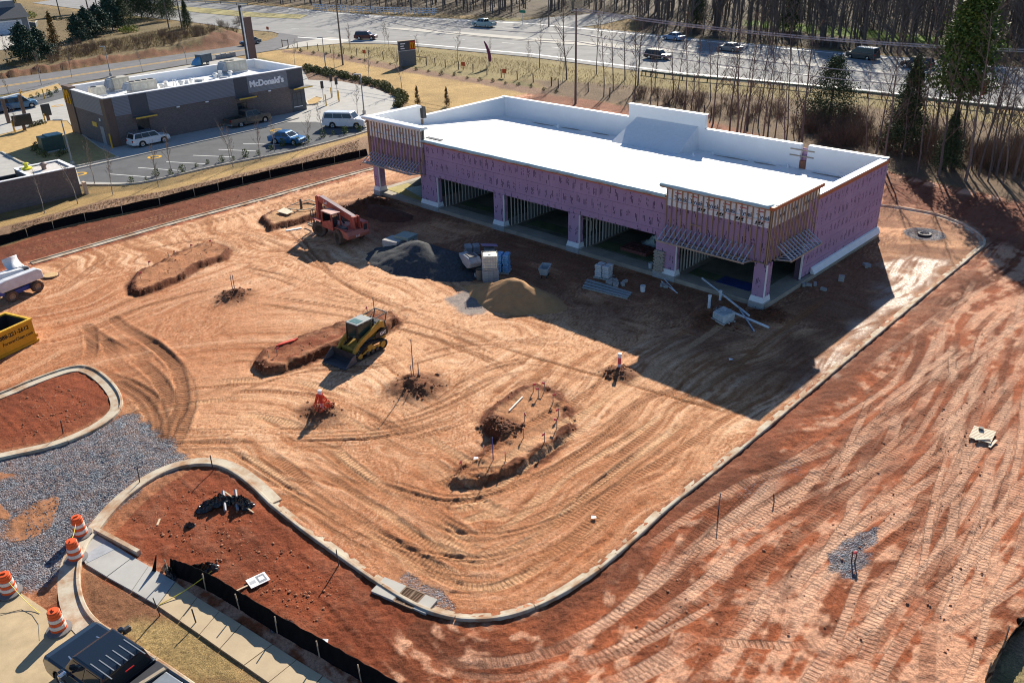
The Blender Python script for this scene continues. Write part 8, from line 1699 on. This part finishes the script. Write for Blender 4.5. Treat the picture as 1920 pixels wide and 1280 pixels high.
t = thing("utility_trailer", "small dark trailer with blue tarp behind the restaurant", "trailer", tuple(on(382, 122)), heading((362, 122), (392, 116))); MB().box(-1.0, 1.5, -.8, .8, .5, 1.9).build("box", mat("slate_blue", (.09, .12, .15), .6), t); MB().hexa([(-2.4, -.7, .2), (-1.0, -.7, .2), (-1.0, .7, .2), (-2.4, .7, .2)], [(-2.1, -.5, .9), (-1.0, -.6, 1.5), (-1.0, .6, 1.5), (-2.1, .5, .9)]).build("tarp", mat("tarp_blue", (.10, .30, .52), .5), t, bevel=.1); [wheel(t, .3, s*.8, .32, .2, False) for s in (-1, 1)]
t = thing("block_wall", "low dark block stack behind the restaurant near the pylon", "wall", tuple(on(424, 108)), M_YAW); [MB().box(-2+k*1.0, -1.05+k*1.0, -.3, .3, 0, .7+.1*(k % 2)).build("block", block_m, t) for k in range(4)]
# ---- house at the top left
hb = on(58, 60); hs_ = thing("house", "grey siding house corner with a pale garage door", "house", tuple(hb), heading((0, 66), (58, 60))); sid = mat("grey_siding", (.24, .26, .29), .8, .1, 1); hd_ = heading((0, 66), (58, 60))
MB().box(-9, 0, 0, 8, 0, 3.6).build("wall", sid, hs_); MB().box(-7.2, -1.8, -.06, -.002, 0, 2.7).build("garage_door", mat("garage_blue_white", (.55, .62, .72), .5), hs_); MB().box(-7.5, -1.5, -.10, -.003, 2.72, 3.0).box(-1.78, -1.5, -.10, -.003, 0, 2.71).box(-7.5, -7.22, -.10, -.003, 0, 2.71).build("door_trim", sign_w, hs_)
for k in range(1, 4): MB().box(-7.2, -1.8, -.072, -.0605, k*.67, k*.67+.02).build("panel_joint", mat("joint_grey", (.3, .34, .4), .6), hs_)
rf = MB(); rf.v = [(-9.5, -.6, 3.5), (.5, -.6, 3.5), (.5, 8.5, 3.5), (-9.5, 8.5, 3.5), (-9.5, 4, 6.4), (.5, 4, 6.4)]; rf.f = [(0, 1, 5, 4), (2, 3, 4, 5), (1, 2, 5), (3, 0, 4), (3, 2, 1, 0)]; rf.build("roof", mat("shingle_grey", (.10, .105, .12), .9, .3, 6), hs_); MB().box(-6, -1.2, 3.0, 6.5, 4.6, 7.2).build("upper_storey", sid, hs_); MB().box(-1.19, -1.15, 3.8, 5.2, 5.3, 6.6).build("window", glass_d(), hs_); MB().box(-.12, .06, -.12, .06, 0, 3.5).build("corner_board", sign_w, hs_)
rw_ = thing("retaining_wall", "dark low retaining wall beside the house lawn", "wall", (0, 0, 0)); q = [on(*p) for p in ((34, 46), (52, 49), (68, 51), (72, 47))]; MB().sweep([(p.x, p.y, 0) for p in q], [(0, -.1), (.3, -.1), (.3, 1.0), (0, 1.0)]).build("wall", mat("wall_dark", (.10, .11, .11), .9), rw_); MB().sweep([(p.x, p.y, 1.003) for p in q], [(-.05, 0), (.35, 0), (.35, .1), (-.05, .1)]).build("cap", con_pale, rw_)
